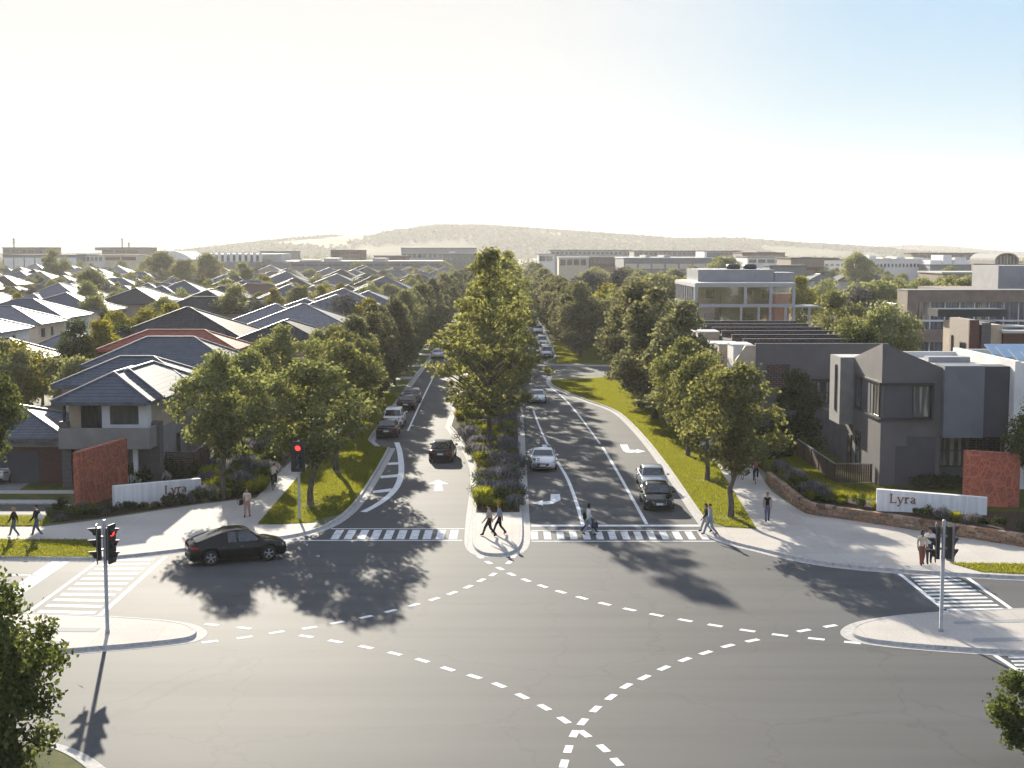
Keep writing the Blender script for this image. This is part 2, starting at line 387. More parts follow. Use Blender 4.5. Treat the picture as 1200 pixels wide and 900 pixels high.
cn = N(wn, 'ShaderNodeTexNoise'); cn.inputs['Scale'].default_value = 2.2; cn.inputs['Detail'].default_value = 7; cn.inputs['Roughness'].default_value = .6; wn.links.new(cmap.outputs[0], cn.inputs['Vector'])
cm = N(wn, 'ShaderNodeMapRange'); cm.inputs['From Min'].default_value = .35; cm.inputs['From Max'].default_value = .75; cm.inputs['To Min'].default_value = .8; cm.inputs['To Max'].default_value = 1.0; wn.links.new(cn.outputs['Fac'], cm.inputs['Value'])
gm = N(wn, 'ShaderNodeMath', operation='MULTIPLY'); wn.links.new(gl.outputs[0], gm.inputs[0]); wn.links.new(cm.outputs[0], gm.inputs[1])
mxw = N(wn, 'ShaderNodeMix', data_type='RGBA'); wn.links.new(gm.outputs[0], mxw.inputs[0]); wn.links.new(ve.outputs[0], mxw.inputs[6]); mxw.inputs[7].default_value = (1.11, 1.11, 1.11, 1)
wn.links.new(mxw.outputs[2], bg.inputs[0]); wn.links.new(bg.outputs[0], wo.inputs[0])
SC.render.engine = 'CYCLES'
SC.cycles.use_denoising = True; SC.cycles.max_bounces = 6; SC.cycles.diffuse_bounces = 3; SC.cycles.glossy_bounces = 3
SC.cycles.transmission_bounces = 4; SC.cycles.volume_bounces = 0; SC.cycles.transparent_max_bounces = 8
SC.cycles.caustics_reflective = False; SC.cycles.caustics_refractive = False; SC.cycles.sample_clamp_indirect = 6
SC.view_settings.view_transform = 'Standard'; SC.view_settings.look = 'None'; SC.view_settings.gamma = 1
SC.view_settings.exposure = 2.2; SC.view_settings.use_curve_mapping = False
# ------------------------------------------------------------------ ground plan
def gp(pts, z=0.0): return [G(x, y, z) for x, y in pts]
def smooth(pts, it=2):
    for _ in range(it):
        q = [pts[0]]
        for a, b in zip(pts, pts[1:]):
            q += [(a[0]*.75+b[0]*.25, a[1]*.75+b[1]*.25), (a[0]*.25+b[0]*.75, a[1]*.25+b[1]*.75)]
        pts = q + [pts[-1]]
    return pts
def off(pts, d, closed=False):
    """offset a polyline to its left by d"""
    out = []; n = len(pts)
    for k in range(n):
        a = Vector(pts[k-1] if (k or closed) else pts[0]); b = Vector(pts[(k+1) % n] if (k < n-1 or closed) else pts[-1]); p = Vector(pts[k])
        d1 = (p-a); d2 = (b-p)
        if d1.length < 1e-6: d1 = d2
        if d2.length < 1e-6: d2 = d1
        n1 = Vector((-d1.y, d1.x)).normalized(); n2 = Vector((-d2.y, d2.x)).normalized(); nn = n1+n2
        if nn.length < .2: nn = n1
        nn.normalize(); out.append(tuple(p + nn * (d / max(.5, nn.dot(n1)))))
    return out
def strip(mb, a, b, za, zb=None, closed=False):
    if zb is None: zb = za
    A = [mb.P((p[0], p[1], za)) for p in a]; B = [mb.P((p[0], p[1], zb)) for p in b]
    n = len(A)
    for k in range(n if closed else n-1):
        j = (k+1) % n; mb.face((A[k], A[j], B[j], B[k]))
def kerb(name, pts, closed=False, gut=.42, top=.16, h=.135):
    """pts runs along the road edge with the land on its LEFT"""
    mb = MB().m('concrete')
    g0 = off(pts, -gut, closed); f1 = off(pts, .03, closed); t1 = off(pts, top, closed)
    strip(mb, g0, pts, .008, .008, closed); strip(mb, pts, f1, .008, h, closed); strip(mb, f1, t1, h, h, closed)
    strip(mb, t1, t1, h, h - .1, closed)
    return tag(mb.build(name), kind='structure')
def slab(name, pts, z, mat, skirt=.3, kind='structure'):
    mb = MB().m(mat)
    a = sum(p[0]*q[1]-q[0]*p[1] for p, q in zip(pts, pts[1:]+pts[:1]))
    if a < 0: pts = pts[::-1]
    mb.poly([(p[0], p[1], z) for p in pts])
    if skirt: strip(mb, pts, pts, z - skirt, z, True)
    return tag(mb.build(name), kind=kind)

FARY = 760
# land + road base
mb = MB().m('suburb'); mb.poly([(-6000,-60,-.06),(6000,-60,-.06),(6000,7700,-.06),(-6000,7700,-.06)])
tag(mb.build('ground'), kind='structure')
mb = MB().m('asphalt')
mb.poly([(-70,20,0),(70,20,0),(70,92,0),(40,92,0),(40,FARY,0),(-40,FARY,0),(-40,92,0),(-70,92,0)])
road = tag(mb.build('road'), kind='structure')

KL_px = [(-60,655),(0,655),(60,656),(112,656.5),(170,651),(215,645.5),(270,638.5),(320,632.5),(352,628),(378,620),(395,611),(408,601),(420,588),(433,568),(447,545),(457,526)]
KL = smooth(gp(KL_px), 2)
KL = [(-70, KL[0][1])] + KL + [(-8.6 - 2.2, 108.3), (-11.75, 111.8), (-11.85, 114), (-12.1, 170), (-12.1, 300), (-12.1, FARY)]
KL = KL  # road on its right when walking from the left corner up the street, land on the left
kerb('kerb', KL)
slab('verge', off(KL, .12) + [(-400, FARY), (-400, KL[0][1]+.12)], GZ - .012, 'suburb')
KR_px = [(1260,680),(1200,678.5),(1140,675.5),(1090,672.5),(1050,670),(1000,666),(960,661),(920,653),(890,645),(868,640),(850,635),(838,628.5),(828,616),(812,594),(795,568),(779,545),(760,520),(742,500),(725,484),(706,476),(687,470),(665,461),(651,455),(645,451),(644,447.5)]
KR = smooth(gp(KR_px), 2)
KR = [(70, KR[0][1])] + KR + [(4.9, 170.5), (7, 172), (15, 172.4), (90, 172.4)]
kerb('kerb', KR[::-1][::-1] if False else KR[::-1], gut=-.42) if False else None
def kerb_right(name, pts): kerb(name, pts[::-1])
kerb_right('kerb', KR)
slab('verge', off(KR[::-1], .12)[::-1] + [(90, KR[0][1]+.12)], GZ - .012, 'suburb')
KR2 = [(90,186),(16,186),(9,186.6),(6,188),(4.9,190.2),(4.9,193),(6.2,199),(6.4,203),(6.4,300),(6.4,FARY)]
kerb_right('kerb', KR2)
slab('verge', off(KR2[::-1], .12)[::-1] + [(400, FARY), (400, 186.12)], GZ - .012, 'suburb')
MED_px = [(609,505),(610,540),(611,570),(612,600),(613,628),(611.5,639),(606,646.5),(592,651.5),(571,651.5),(559,647.5),(553.5,640),(553,628),(555,600),(557.5,580),(559,560),(555,541),(543,521),(534,509),(527,501)]
MD = smooth(gp(MED_px), 2)
MD = [(.45, FARY), (.5, 300), (.6, 140)] + MD + [(-5.6, 128), (-5.7, 180), (-5.7, FARY)]
kerb_right('kerb', MD)
MDin = off(MD[::-1], .12)
slab('median', MDin, GZ - .01, 'mulch')

# near corner on the left, traffic islands
IL_px = [(-60,719),(20,720.5),(120,724.5),(180,728.5),(212,732.5),(226,737),(232,742.5),(227,748.5),(212,752),(160,757.5),(110,761.5),(50,766.5),(-60,775)]
IR_px = [(1260,714),(1200,715.5),(1130,718.5),(1080,721.5),(1035,726.5),(1008,732.5),(997,739),(997,745),(1008,750.5),(1035,754.5),(1075,758.5),(1130,762.5),(1200,766.5),(1260,769)]
IL = smooth(gp(IL_px), 2); IR = smooth(gp(IR_px), 2)
kerb_right('kerb', IL); slab('traffic_island', off(IL[::-1], .12), GZ - .003, 'paving')
kerb_right('kerb', IR[::-1]); slab('traffic_island', off(IR, .12), GZ - .003, 'paving')
NC = smooth(gp([(40,872),(72,881),(95,893),(118,912),(130,935)]), 2)
kerb_right('kerb', NC); slab('verge', off(NC[::-1], .12) + [(-40, 30), (-40, 50)], GZ - .012, 'lawn')

# paved plazas, paths
PL = gp([(-60,617.5),(45,617.5),(100,611),(160,602),(235,590.5),(285,585),(300,584),(318,564.5)], GZ)
PLb = gp([(348,560),(302,614.5),(330,614.5),(372,612.5)], GZ)
kin = off(KL, .17)
kin_near = [p for p in kin if p[0] > -46 and p[1] < 78.6 and p[0] < -11.2]
slab('footpath', PL + PLb + kin_near[::-1], GZ - .004, 'paving', 0)
mb = MB().m('path'); mb.poly([(-16.45,92,GZ-.007),(-14.85,92,GZ-.007),(-14.85,FARY,GZ-.007),(-16.45,FARY,GZ-.007)])
tag(mb.build('footpath'), kind='structure')
# lawns, left
LW = gp([(302,614),(330,613.5),(366,612),(382,606)], GZ)
kin2 = [p for p in kin if p[1] > 79.5 and p[1] < 400 and p[0] > -13]
slab('lawn', LW + kin2 + [(-14.83, 400), (-14.83, 95)], GZ - .002, 'lawn', 0)
slab('lawn', gp([(-60,632),(104,632.5),(112,640),(112,653),(60,652.8),(-60,652)], GZ), GZ - .001, 'lawn', 0)
slab('lawn', gp([(-60,605),(55,605),(62,611),(48,616),(-60,616.5)], GZ), GZ, 'lawn', 0)
slab('service_road', gp([(-60,591.5),(60,591.5),(78,594),(64,603),(-60,603.5)], GZ), GZ + .001, 'asphalt', 0)
slab('kerb', gp([(-60,586.5),(62,586.5),(84,592.5),(80,593.7),(60,590.7),(-60,590.7)], GZ), GZ + .05, 'concrete', .2)
slab('lawn', gp([(-60,579),(78,579),(84,585),(-60,585.5)], GZ), GZ, 'lawn', 0)
slab('footpath', gp([(-60,574.5),(85,574.5),(92,578.5),(-60,578.5)], GZ), GZ + .002, 'path', 0)
slab('lawn', gp([(24,574.2),(88,574.2),(92,560),(42,560)], GZ), GZ - .002, 'lawn', 0)
slab('driveway', gp([(-60,574.2),(22,574.2),(56,553),(30,545),(-60,545)], GZ), GZ + .004, 'drive', 0)
slab('garden_bed', gp([(60,612.5),(100,608.5),(150,601.5),(236,588.8),(284,583.5),(300,582),(318,561),(322,530),(200,530),(200,565),(92,590),(70,602)], GZ), GZ + .012, 'mulch', .05)
# right side
PR = gp([(1260,651),(1200,641),(1120,628.5),(1060,619),(1000,610),(960,604.5),(944,601.5),(934,595.5),(920,587),(905,576),(897,566),(885,545)], GZ)
kinr = off(KR[::-1], .17)[::-1]
kinr_near = [p for p in kinr if p[1] < 76.2 and p[0] < 46]
slab('footpath', PR + [G(838,540,GZ), G(887,620,GZ), G(850,618,GZ)] + kinr_near[::-1], GZ - .004, 'paving', 0)
mb = MB().m('path'); mb.poly([(14.95,100,GZ-.006),(17.6,100,GZ-.006),(17.6,171,GZ-.006),(14.95,171,GZ-.006)]); tag(mb.build('footpath'), kind='structure')
kr3 = [p for p in kinr if p[1] > 77.6 and p[1] < 169.5 and p[0] < 13]
slab('lawn', kr3 + [(14.9, 170), (14.9, 100), G(838,541,GZ), G(886,619,GZ), G(850,617,GZ)], GZ - .002, 'lawn', 0)
kr4 = [p for p in off(KR2[::-1], .17) if p[1] > 189]
slab('lawn', kr4[::-1] + [(14, FARY), (14, 188)], GZ - .002, 'lawn', 0)
slab('lawn', gp([(1112,659.5),(1260,661.5),(1260,674),(1200,673),(1150,670.5)], GZ), GZ - .001, 'lawn', 0)
# driveways crossing the left verge
for y in (119, 128, 147, 166, 184, 204, 226, 250):
    mb = MB().m('path'); mb.poly([(-14.84,y,GZ+.004),(-12.3,y,GZ+.004),(-12.3,y+3.2,GZ+.004),(-14.84,y+3.2,GZ+.004)]); tag(mb.build('driveway'), kind='structure')
# median nose paving, tactile panels
yN = G(600, 599, GZ)[1]
nose = [p for p in off(MD[::-1], .165) if p[1] < yN]
slab('median_paving', nose, GZ + .003, 'paving', 0)
for q in ([(18,735),(118,736),(112,740.5),(14,740)], [(38,750),(83,751.5),(80,755),(36,753.5)], [(1118,728),(1200,725.5),(1200,729),(1118,731)], [(1140,748),(1200,747),(1200,751),(1140,752)], [(1055,662),(1092,663),(1092,667),(1058,667)]):
    slab('tactile_paving', gp(q, GZ), GZ + .006, 'tactile', 0)
# pale mulch around trunks
def disc(name, x, y, r, z, mat):
    mb = MB().m(mat); n = 14; rr = [r*random.uniform(.8, 1.15) for _ in range(n)]
    mb.poly([(x+rr[k]*math.cos(2*math.pi*k/n), y+rr[k]*math.sin(2*math.pi*k/n), z) for k in range(n)])
    return tag(mb.build(name), kind='structure')

# ------------------------------------------------------------------ road markings (parts of the road)
def mark(name, quads, mat='paint', z=.005):
    mb = MB().m(mat)
    for q in quads: 
        a = sum(p[0]*r[1]-r[0]*p[1] for p, r in zip(q, q[1:]+q[:1]))
        mb.poly([(p[0], p[1], z) for p in (q if a > 0 else q[::-1])])
    return mb.build(name, road)
def line(name, pts, wd=.15, z=.005, mat='paint'):
    mb = MB().m(mat); strip(mb, off(pts, -wd/2), off(pts, wd/2), z); return mb.build(name, road)
# zebra across the boulevard
yA, yB = G(600, 619.7)[1], G(600, 633.3)[1]
xs = lambda px, py: G(px, py)[0]
line('crosswalk_line', [(xs(388,619.7), yA), (xs(553,619.7)-.42, yA)], .16); line('crosswalk_line', [(xs(330,633.3), yB), (xs(551,633.3)-.42, yB)], .16)
line('crosswalk_line', [(xs(614,622)+.42, G(600,621.7)[1]), (xs(832,622), G(600,621.7)[1])], .16); line('crosswalk_line', [(xs(614,634)+.42, G(600,634.3)[1]), (xs(842,634), G(600,634.3)[1])], .16)
line('stop_line', [(xs(614,616)+.42, G(600,616)[1]), (xs(829,616), G(600,616)[1])], .5)
q = []
x = xs(396, 626)
while x < xs(545, 626) - .4: q.append([(x-.25, yA-.35), (x+.2, yA-.35), (x+.2, yB+.3), (x-.25, yB+.3)]); x += .72
x = xs(622, 628)
while x < xs(833, 628): q.append([(x, yA-.75), (x+.4, yA-.75), (x+.4, yB+.25), (x, yB+.25)]); x += .72
mark('crosswalk', q, 'zebra')
# side crosswalks
def ladder(c, n, name='crosswalk'):
    (a, b, c_, d) = gp(c); q = []
    for k in range(n):
        t0 = (k+.25)/n; t1 = (k+.72)/n
        L = lambda p, r, t: (p[0]+(r[0]-p[0])*t, p[1]+(r[1]-p[1])*t)
        q.append([L(a, d, t0), L(b, c_, t0), L(b, c_, t1), L(a, d, t1)])
    mark(name, q, 'zebra')
ladder([(128,654),(184,653),(108,722),(40,720)], 11)
line('crosswalk_line', gp([(116,657),(32,718.5)]), .2); line('crosswalk_line', gp([(194,652.5),(114,724)]), .24)
mark('stop_line', [gp([(62,657),(83,657),(6,710),(-18,710)])])
line('lane_line', gp([(-30,674),(44,674)]), .15); line('lane_line', gp([(-40,694),(16,694)]), .15)
line('crosswalk_line', gp([(62,768),(-20,830)]), .2)
ladder([(1066,675),(1118,674),(1180,716),(1108,717)], 10)
line('crosswalk_line', gp([(1052,670.5),(1114,720.5)]), .2); line('crosswalk_line', gp([(1133,676.5),(1190,717)]), .2)
line('crosswalk_line', gp([(1166,768),(1215,800)]), .2); ladder([(1180,768.5),(1230,768.5),(1275,800),(1206,800)], 7)
# lane lines
line('lane_line', smooth(gp([(683,614.5),(676,590),(666,562),(656,545.5),(653,541)]), 2), .22); line('lane_line', smooth(gp([(652,538.5),(641,520),(632,500),(625,481)]), 2), .18)
line('lane_line', smooth(gp([(758,614.5),(741,584),(722,550),(706,524)]), 2), .2); line('lane_line', smooth(gp([(703,520),(682,491),(663,468),(645,454)]), 2), .18)
line('lane_line', smooth(gp([(516,426),(508.7,440),(496.7,464),(486,487),(478,505)]), 1), .16)
line('lane_line', [(-9.75, 205), (-9.75, 420)], .16)
ch = smooth(gp([(465,518.5),(468.5,528),(470.5,545),(470.2,557),(466,570),(456,581.5),(443,591),(426,600)]), 2)
line('chevron_line', ch, .42)
mark('chevron_bar', [gp([(455,542.2),(467,541.6),(467,544.2),(454,545)]), gp([(446,557.6),(466.5,555.8),(466.5,559),(446,560.5)]), gp([(437,575.2),(459,572.3),(458,576),(437,578)])])
# arrows
mark('turn_arrow', [gp(p) for p in ([(501,567.3),(513.5,562.3),(526,567.3)], [(510,567.4),(517.5,567.4),(519.5,575.3),(508.5,575.3)])])
def bend(px): return [gp(p) for p in px]
mark('turn_arrow', bend([[(624,589.8),(636,586),(636.5,592.5)], [(636.3,588),(645,587),(648,590.2),(641,591.2),(636.4,591)], [(645,587),(645.5,579),(656,579),(657,586),(648,590.2)]]))
mark('turn_arrow', bend([[(619,527),(627.5,524.5),(628,529.5)], [(627.8,526),(635,525.5),(637,528),(633,528.6),(628,528.4)], [(635,525.5),(635.5,521),(644.5,521),(645,525),(637,528)]]))
mark('turn_arrow', bend([[(756.5,529),(746,526.2),(746,531)], [(746,527.3),(738,527),(734,530.3),(740,530.5),(746,530)], [(738,527),(735,521),(726.5,521),(730,528),(734,530.3)]]))
# dashed turning paths
arcs = [[(562.7,652.7),(572.7,659.3),(586,666.3),(599.3,673),(616.7,680),(636,687),(657.3,693.7),(682,700.7),(708.7,707.7),(737.7,714.3),(769.3,720.7),(803,727),(838,733),(876,739),(914,744.3),(956.7,748.7),(999,753)],
        [(602,652),(596.7,659),(577.7,673.3),(564,680),(548.7,687.7),(530,695),(509,702),(485,709),(458,716),(429,723),(395,729.7),(362.7,735.7),(324.3,741),(286.7,747),(246,752)],
        [(248,732),(286,736),(359,745.7),(393,751.7),(429,758.5),(462.7,766),(495,774),(525,784),(556,793),(585,803),(612,816),(638,829),(661,844),(685,860),(707,877),(723,893)],
        [(973,733.7),(942,739),(881.7,750.7),(853,757),(827,765),(802.7,773),(778,783),(755,794),(734,804),(716,817),(698,831),(683,846),(673,860),(666,878),(661,895)]]
for a in arcs:
    p = gp(a); q = []
    for k in range(len(p)):
        d = (Vector(p[min(k+1, len(p)-1)]) - Vector(p[max(k-1, 0)])).normalized(); n = Vector((-d.y, d.x)); c = Vector(p[k])
        q.append([tuple(c+d*.33+n*.13), tuple(c-d*.33+n*.13), tuple(c-d*.33-n*.13), tuple(c+d*.33-n*.13)])
    mark('turning_path_dash', q, z=.005 + .0004*arcs.index(a))
# ------------------------------------------------------------------ trees
M['bark_grey'] = surf('grey_bark', (.16, .135, .11), (.075, .062, .05), 9, .9, .1, .7, 24, stretch=(1, 1, .25))
M['bark_pale'] = surf('pale_bark', (.36, .31, .26), (.2, .165, .13), 6, .85, .1, .5, 20, stretch=(1, 1, .2))
M['leaf_street'] = leaf_mat('street_tree_leaf', (.080, .090, .045), (.175, .18, .09), .47, (1.9, 1.8, 1.05))
M['leaf_column'] = leaf_mat('columnar_tree_leaf', (.076, .084, .052), (.175, .175, .108), .46, (1.85, 1.75, 1.2))
M['leaf_plane'] = leaf_mat('plane_tree_leaf', (.100, .114, .052), (.205, .21, .095), .52, (1.9, 1.8, 1.05))
M['leaf_gum'] = leaf_mat('gum_tree_leaf', (.115, .125, .066), (.22, .225, .125), .42, (1.9, 1.8, 1.05))
M['leaf_gold'] = leaf_mat('golden_tree_leaf', (.12, .12, .022), (.22, .20, .035), .5, (1.6, 1.45, .7))
M['leaf_grey'] = leaf_mat('grey_tree_leaf', (.075, .075, .075), (.15, .145, .14), .25, (1.3, 1.25, 1.2))
M['leaf_dark'] = leaf_mat('dark_tree_leaf', (.026, .036, .017), (.065, .08, .034), .35, (1.9, 1.8, 1.05))
M['leaf_near'] = leaf_mat('near_tree_leaf', (.040, .055, .020), (.115, .135, .05), .40, (1.9, 1.8, 1.05))
M['leaf_far'] = leaf_mat('far_wood_leaf', (.06, .07, .03), (.13, .13, .06), .35)

def leaves(rng, cen, rad, n, size, flat=.0, squash=1.0, droop=.3, shell=.55):
    """n leaf quads spread over clumps (cen (k,3), rad (k,)); returns verts (n*4,3)"""
    k = len(cen); wgt = rad**2; idx = rng.choice(k, n, p=wgt/wgt.sum())
    d = rng.normal(size=(n, 3)); d /= np.linalg.norm(d, axis=1)[:, None]
    r = rad[idx]*(shell + (1-shell)*rng.random(n)**.6)*(1 + .22*rng.normal(size=n))
    off_ = d*r[:, None]; off_[:, 2] *= squash
    c = cen[idx] + off_
    nor = d*.7 + rng.normal(size=(n, 3))*.75; nor[:, 2] += flat; nor /= np.linalg.norm(nor, axis=1)[:, None]
    t = rng.normal(size=(n, 3)); t[:, 2] -= droop; t -= nor*(t*nor).sum(1)[:, None]; t /= np.linalg.norm(t, axis=1)[:, None]
    b = np.cross(nor, t); L = size*(.7 + .6*rng.random(n))[:, None]; W = L*.36
    v = np.empty((n, 4, 3)); bend = nor*L*.12
    v[:, 0] = c - t*L*.5; v[:, 1] = c + b*W - t*L*.05 + bend; v[:, 2] = c + t*L*.55; v[:, 3] = c - b*W - t*L*.05 + bend
    return v.reshape(-1, 3)

def leaf_mesh(name, v, mat):
    n = len(v)//4; me = bpy.data.meshes.new(name)
    me.vertices.add(n*4); me.vertices.foreach_set('co', v.ravel())
    me.loops.add(n*4); me.loops.foreach_set('vertex_index', np.arange(n*4, dtype=np.int32))
    me.polygons.add(n); me.polygons.foreach_set('loop_start', np.arange(0, n*4, 4, dtype=np.int32))
    me.materials.append(M[mat]); me.update(calc_edges=True); return me

def crown_clumps(rng, n, zlo, zhi, prof, cr, jitter=.25, fill=.35):
    """clump centres on and inside a surface of revolution; prof(t) = radius for t in 0..1 from bottom to top"""
    C_, Rr = [], []
    while len(C_) < n:
        t = rng.random(); rmax = prof(t)
        if rng.random() > (rmax/max(prof(x) for x in (.2, .35, .5, .65))+.15): continue
        a = rng.random()*2*math.pi
        rr = rmax*(1 - cr*.25)*(math.sqrt(rng.random())*.6 if rng.random() < fill else .75 + .3*rng.random())
        C_.append((rr*math.cos(a), rr*math.sin(a), zlo+(zhi-zlo)*t)); Rr.append(cr*(.65+.7*rng.random()))
    return np.array(C_), np.array(Rr)

def woody(rng, mat, h, r0, tips, fork, lean=.15, seg=8, thin=.35):
    """trunk and limbs as one tapered skin of tubes"""
    mb = MB().m(mat)
    wob = [(rng.normal()*lean*(k/seg), rng.normal()*lean*(k/seg), h*k/seg) for k in range(seg+1)]
    mb.tube([(0,0,-.2)]+[wob[0]]+wob[1:], [r0*1.25, r0*1.12]+[r0*(1-.78*(k/seg)) for k in range(1, seg+1)], 9)
    def at(z):
        k = min(seg-1, max(0, int(z/h*seg))); f = z/h*seg-k
        return Vector(wob[k]).lerp(Vector(wob[k+1]), min(1, max(0, f)))
    for (tx, ty, tz) in tips:
        z0 = min(h*.97, max(fork, tz - math.hypot(tx, ty)*(.6+.5*rng.random()))); p0 = at(z0); p3 = Vector((tx, ty, tz))
        rr = r0*(1-.78*z0/h)*.6; mid = p0.lerp(p3, .5) + Vector((rng.normal()*.12, rng.normal()*.12, .25*rng.random()))
        q1 = p0.lerp(mid, .5)+Vector((0, 0, .05)); 
        mb.tube([p0, q1, mid, mid.lerp(p3, .55)+Vector((0,0,.06)), p3], [rr, rr*.8, rr*.6, rr*thin, rr*.12], 6)
    return mb

PROTO = {}
def tree_proto(key, name, seed, h, prof, zlo, zhi, ncl, cr, nleaf, lsize, leaf, bark, r0, fork, label, cat='tree', trunk_h=None, ntips=14, squash=.85, droop=.3, lean=.15, fill=.35, shell=.55, flat=0):
    rng = np.random.default_rng(seed)
    cen, rad = crown_clumps(rng, ncl, zlo, zhi, prof, cr, fill=fill)
    ti = rng.choice(ncl, min(ntips, ncl), replace=False)
    root = bpy.data.objects.new(name, None)          # linked only through its copies
    tr = bpy.data.objects.new('trunk', woody(rng, bark, trunk_h or zhi*.86, r0, cen[ti], fork, lean).mesh('trunk', False)); tr.parent = root
    cr_ = bpy.data.objects.new('crown', leaf_mesh('crown', leaves(rng, cen, rad, nleaf, lsize, flat, squash, droop, shell), leaf)); cr_.parent = root
    root['category'] = cat
    PROTO[key] = (root, h); return root

def ell(rx, p=1.0): return lambda t: rx*max(.02, math.sin(math.pi*min(.985, max(.02, t))))**p
def egg(rx): return lambda t: rx*(max(.03, math.sin(math.pi*min(.98, (t*.93+.06)**.8))))**.75
def plane_prof(rx): return lambda t: rx*(.06+.94*float(np.interp(t, [0, .08, .25, .42, .7, 1], [.45, .72, 1, .95, .52, .0])))
def cone(rx): return lambda t: rx*max(.04, (1-t)**.8*min(1, t*5+.35))

for i in range(4):
    tree_proto(f'street{i}', 'street_tree', 11+i, 9.0, ell(3.15, .55), 3.2, 8.7, 84, .62, 11500, .21, 'leaf_street', 'bark_grey', .17, 2.0, '', ntips=24, lean=.3, trunk_h=6.6)
for i in range(5):
    tree_proto(f'col{i}', 'columnar_tree', 31+i, 10.0, egg(2.15), 1.3, 9.9, 96, .58, 13500, .24, 'leaf_column', 'bark_grey', .14, 1.5, '', ntips=14, fill=.25)
for i in range(3):
    tree_proto(f'plane{i}', 'plane_tree', 51+i, 15.0, plane_prof(4.3), 3.0, 15.2, 190, .62, 10500, .25, 'leaf_plane', 'bark_grey', .19, 3.0, '', ntips=70, trunk_h=14.6, squash=.5, droop=.5, lean=.1, fill=.35, shell=.2)
for i in range(3):
    tree_proto(f'gum{i}', 'gum_tree', 71+i, 9.5, ell(3.7, .65), 3.0, 9.3, 46, .95, 11000, .27, 'leaf_gum', 'bark_pale', .2, 2.2, '', ntips=20, lean=.4, trunk_h=7, shell=.45)
for i in range(2):
    tree_proto(f'gold{i}', 'golden_tree', 81+i, 7.5, egg(2.3), 1.0, 7.4, 42, .75, 8000, .25, 'leaf_gold', 'bark_grey', .13, 1.0, '')
    tree_proto(f'grey{i}', 'grey_tree', 85+i, 8.5, ell(2.9, .6), 2.0, 8.3, 34, .8, 8500, .24, 'leaf_grey', 'bark_grey', .16, 1.5, '', shell=.75)
    tree_proto(f'dark{i}', 'dark_tree', 91+i, 7.0, egg(2.0), .6, 7.0, 44, .65, 8000, .22, 'leaf_dark', 'bark_grey', .13, .8, '')
    tree_proto(f'pale{i}', 'pale_tree', 95+i, 5.0, ell(2.5, .6), .7, 4.8, 30, .75, 6500, .23, 'leaf_gum', 'bark_grey', .12, .8, '')
tree_proto('near0', 'corner_tree', 101, 9.5, ell(2.9, .6), 2.4, 9.3, 60, .75, 17000, .2, 'leaf_near', 'bark_grey', .16, 2.0, '', ntips=24)
tree_proto('near1', 'corner_tree', 102, 6.5, ell(2.2, .6), 1.0, 6.6, 64, .5, 15000, .15, 'leaf_near', 'bark_grey', .1, .8, '', ntips=40, shell=.3, trunk_h=5.8)
tree_proto('near2', 'corner_tree', 104, 3.1, ell(1.2, .6), .6, 3.1, 30, .34, 6500, .13, 'leaf_near', 'bark_grey', .06, .5, '', ntips=24, shell=.3, trunk_h=2.7)

def plant_tree(key, x, y, h, label, group=None, z=GZ, w=None, rz=None):
    root, h0 = PROTO[key]; s = h/h0; wv = (w or 1.0)*s
    return copy_tree(root, (x, y, z), random.uniform(0, 6.28) if rz is None else rz, label, group, (wv, wv, s))

# front street trees
plant_tree('street0', -18.2, 85, 9.3, 'rounded street tree rising from the flower bed beside the white sign wall', w=1.0)
plant_tree('street1', -11.8-.6, 83, 8.9, 'open forked street tree on the lawn beside the red-lit traffic signal', w=1.22)
plant_tree('street2', -12.5, 96, 9.2, 'dark-trunked street tree on the lawn just behind the forked one', w=1.2)
plant_tree('street3', -13.3, 112.5, 9.0, 'street tree at the top of the corner lawn beside the first driveway', w=.95)
plant_tree('street3', -20.0, 100, 8.3, 'round tree overhanging the slatted fence of the front house', w=1.0)
plant_tree('street0', -19.5, 117, 9.2, 'broad round tree in front of the second house from the corner', w=1.1)
plant_tree('street2', -24.0, 134, 7.0, 'small round tree between the second and third houses from the corner', w=1.0)
plant_tree('street1', -17.0, 129, 8.6, 'round tree squeezed behind the left footpath before the columnar row', w=.9)
plant_tree('street1', 12.85, 79, 9.0, 'large rounded street tree with a bare trunk on the right-hand corner lawn', w=1.12, rz=2.0)
plant_tree('street2', 13.3, 92, 8.6, 'rounded street tree directly behind the large one on the right-hand lawn', w=1.05)
plant_tree('street0', 13.4, 103, 9.0, 'third rounded tree along the right-hand lawn before the columnar trees', w=1.05)
for x, y in ((-12.4,83),(-12.5,96),(-13.3,112.5),(12.85,79),(13.3,92),(13.4,103)):
    disc('mulch_ring', x, y, .85, GZ + .012, 'pale_mulch')
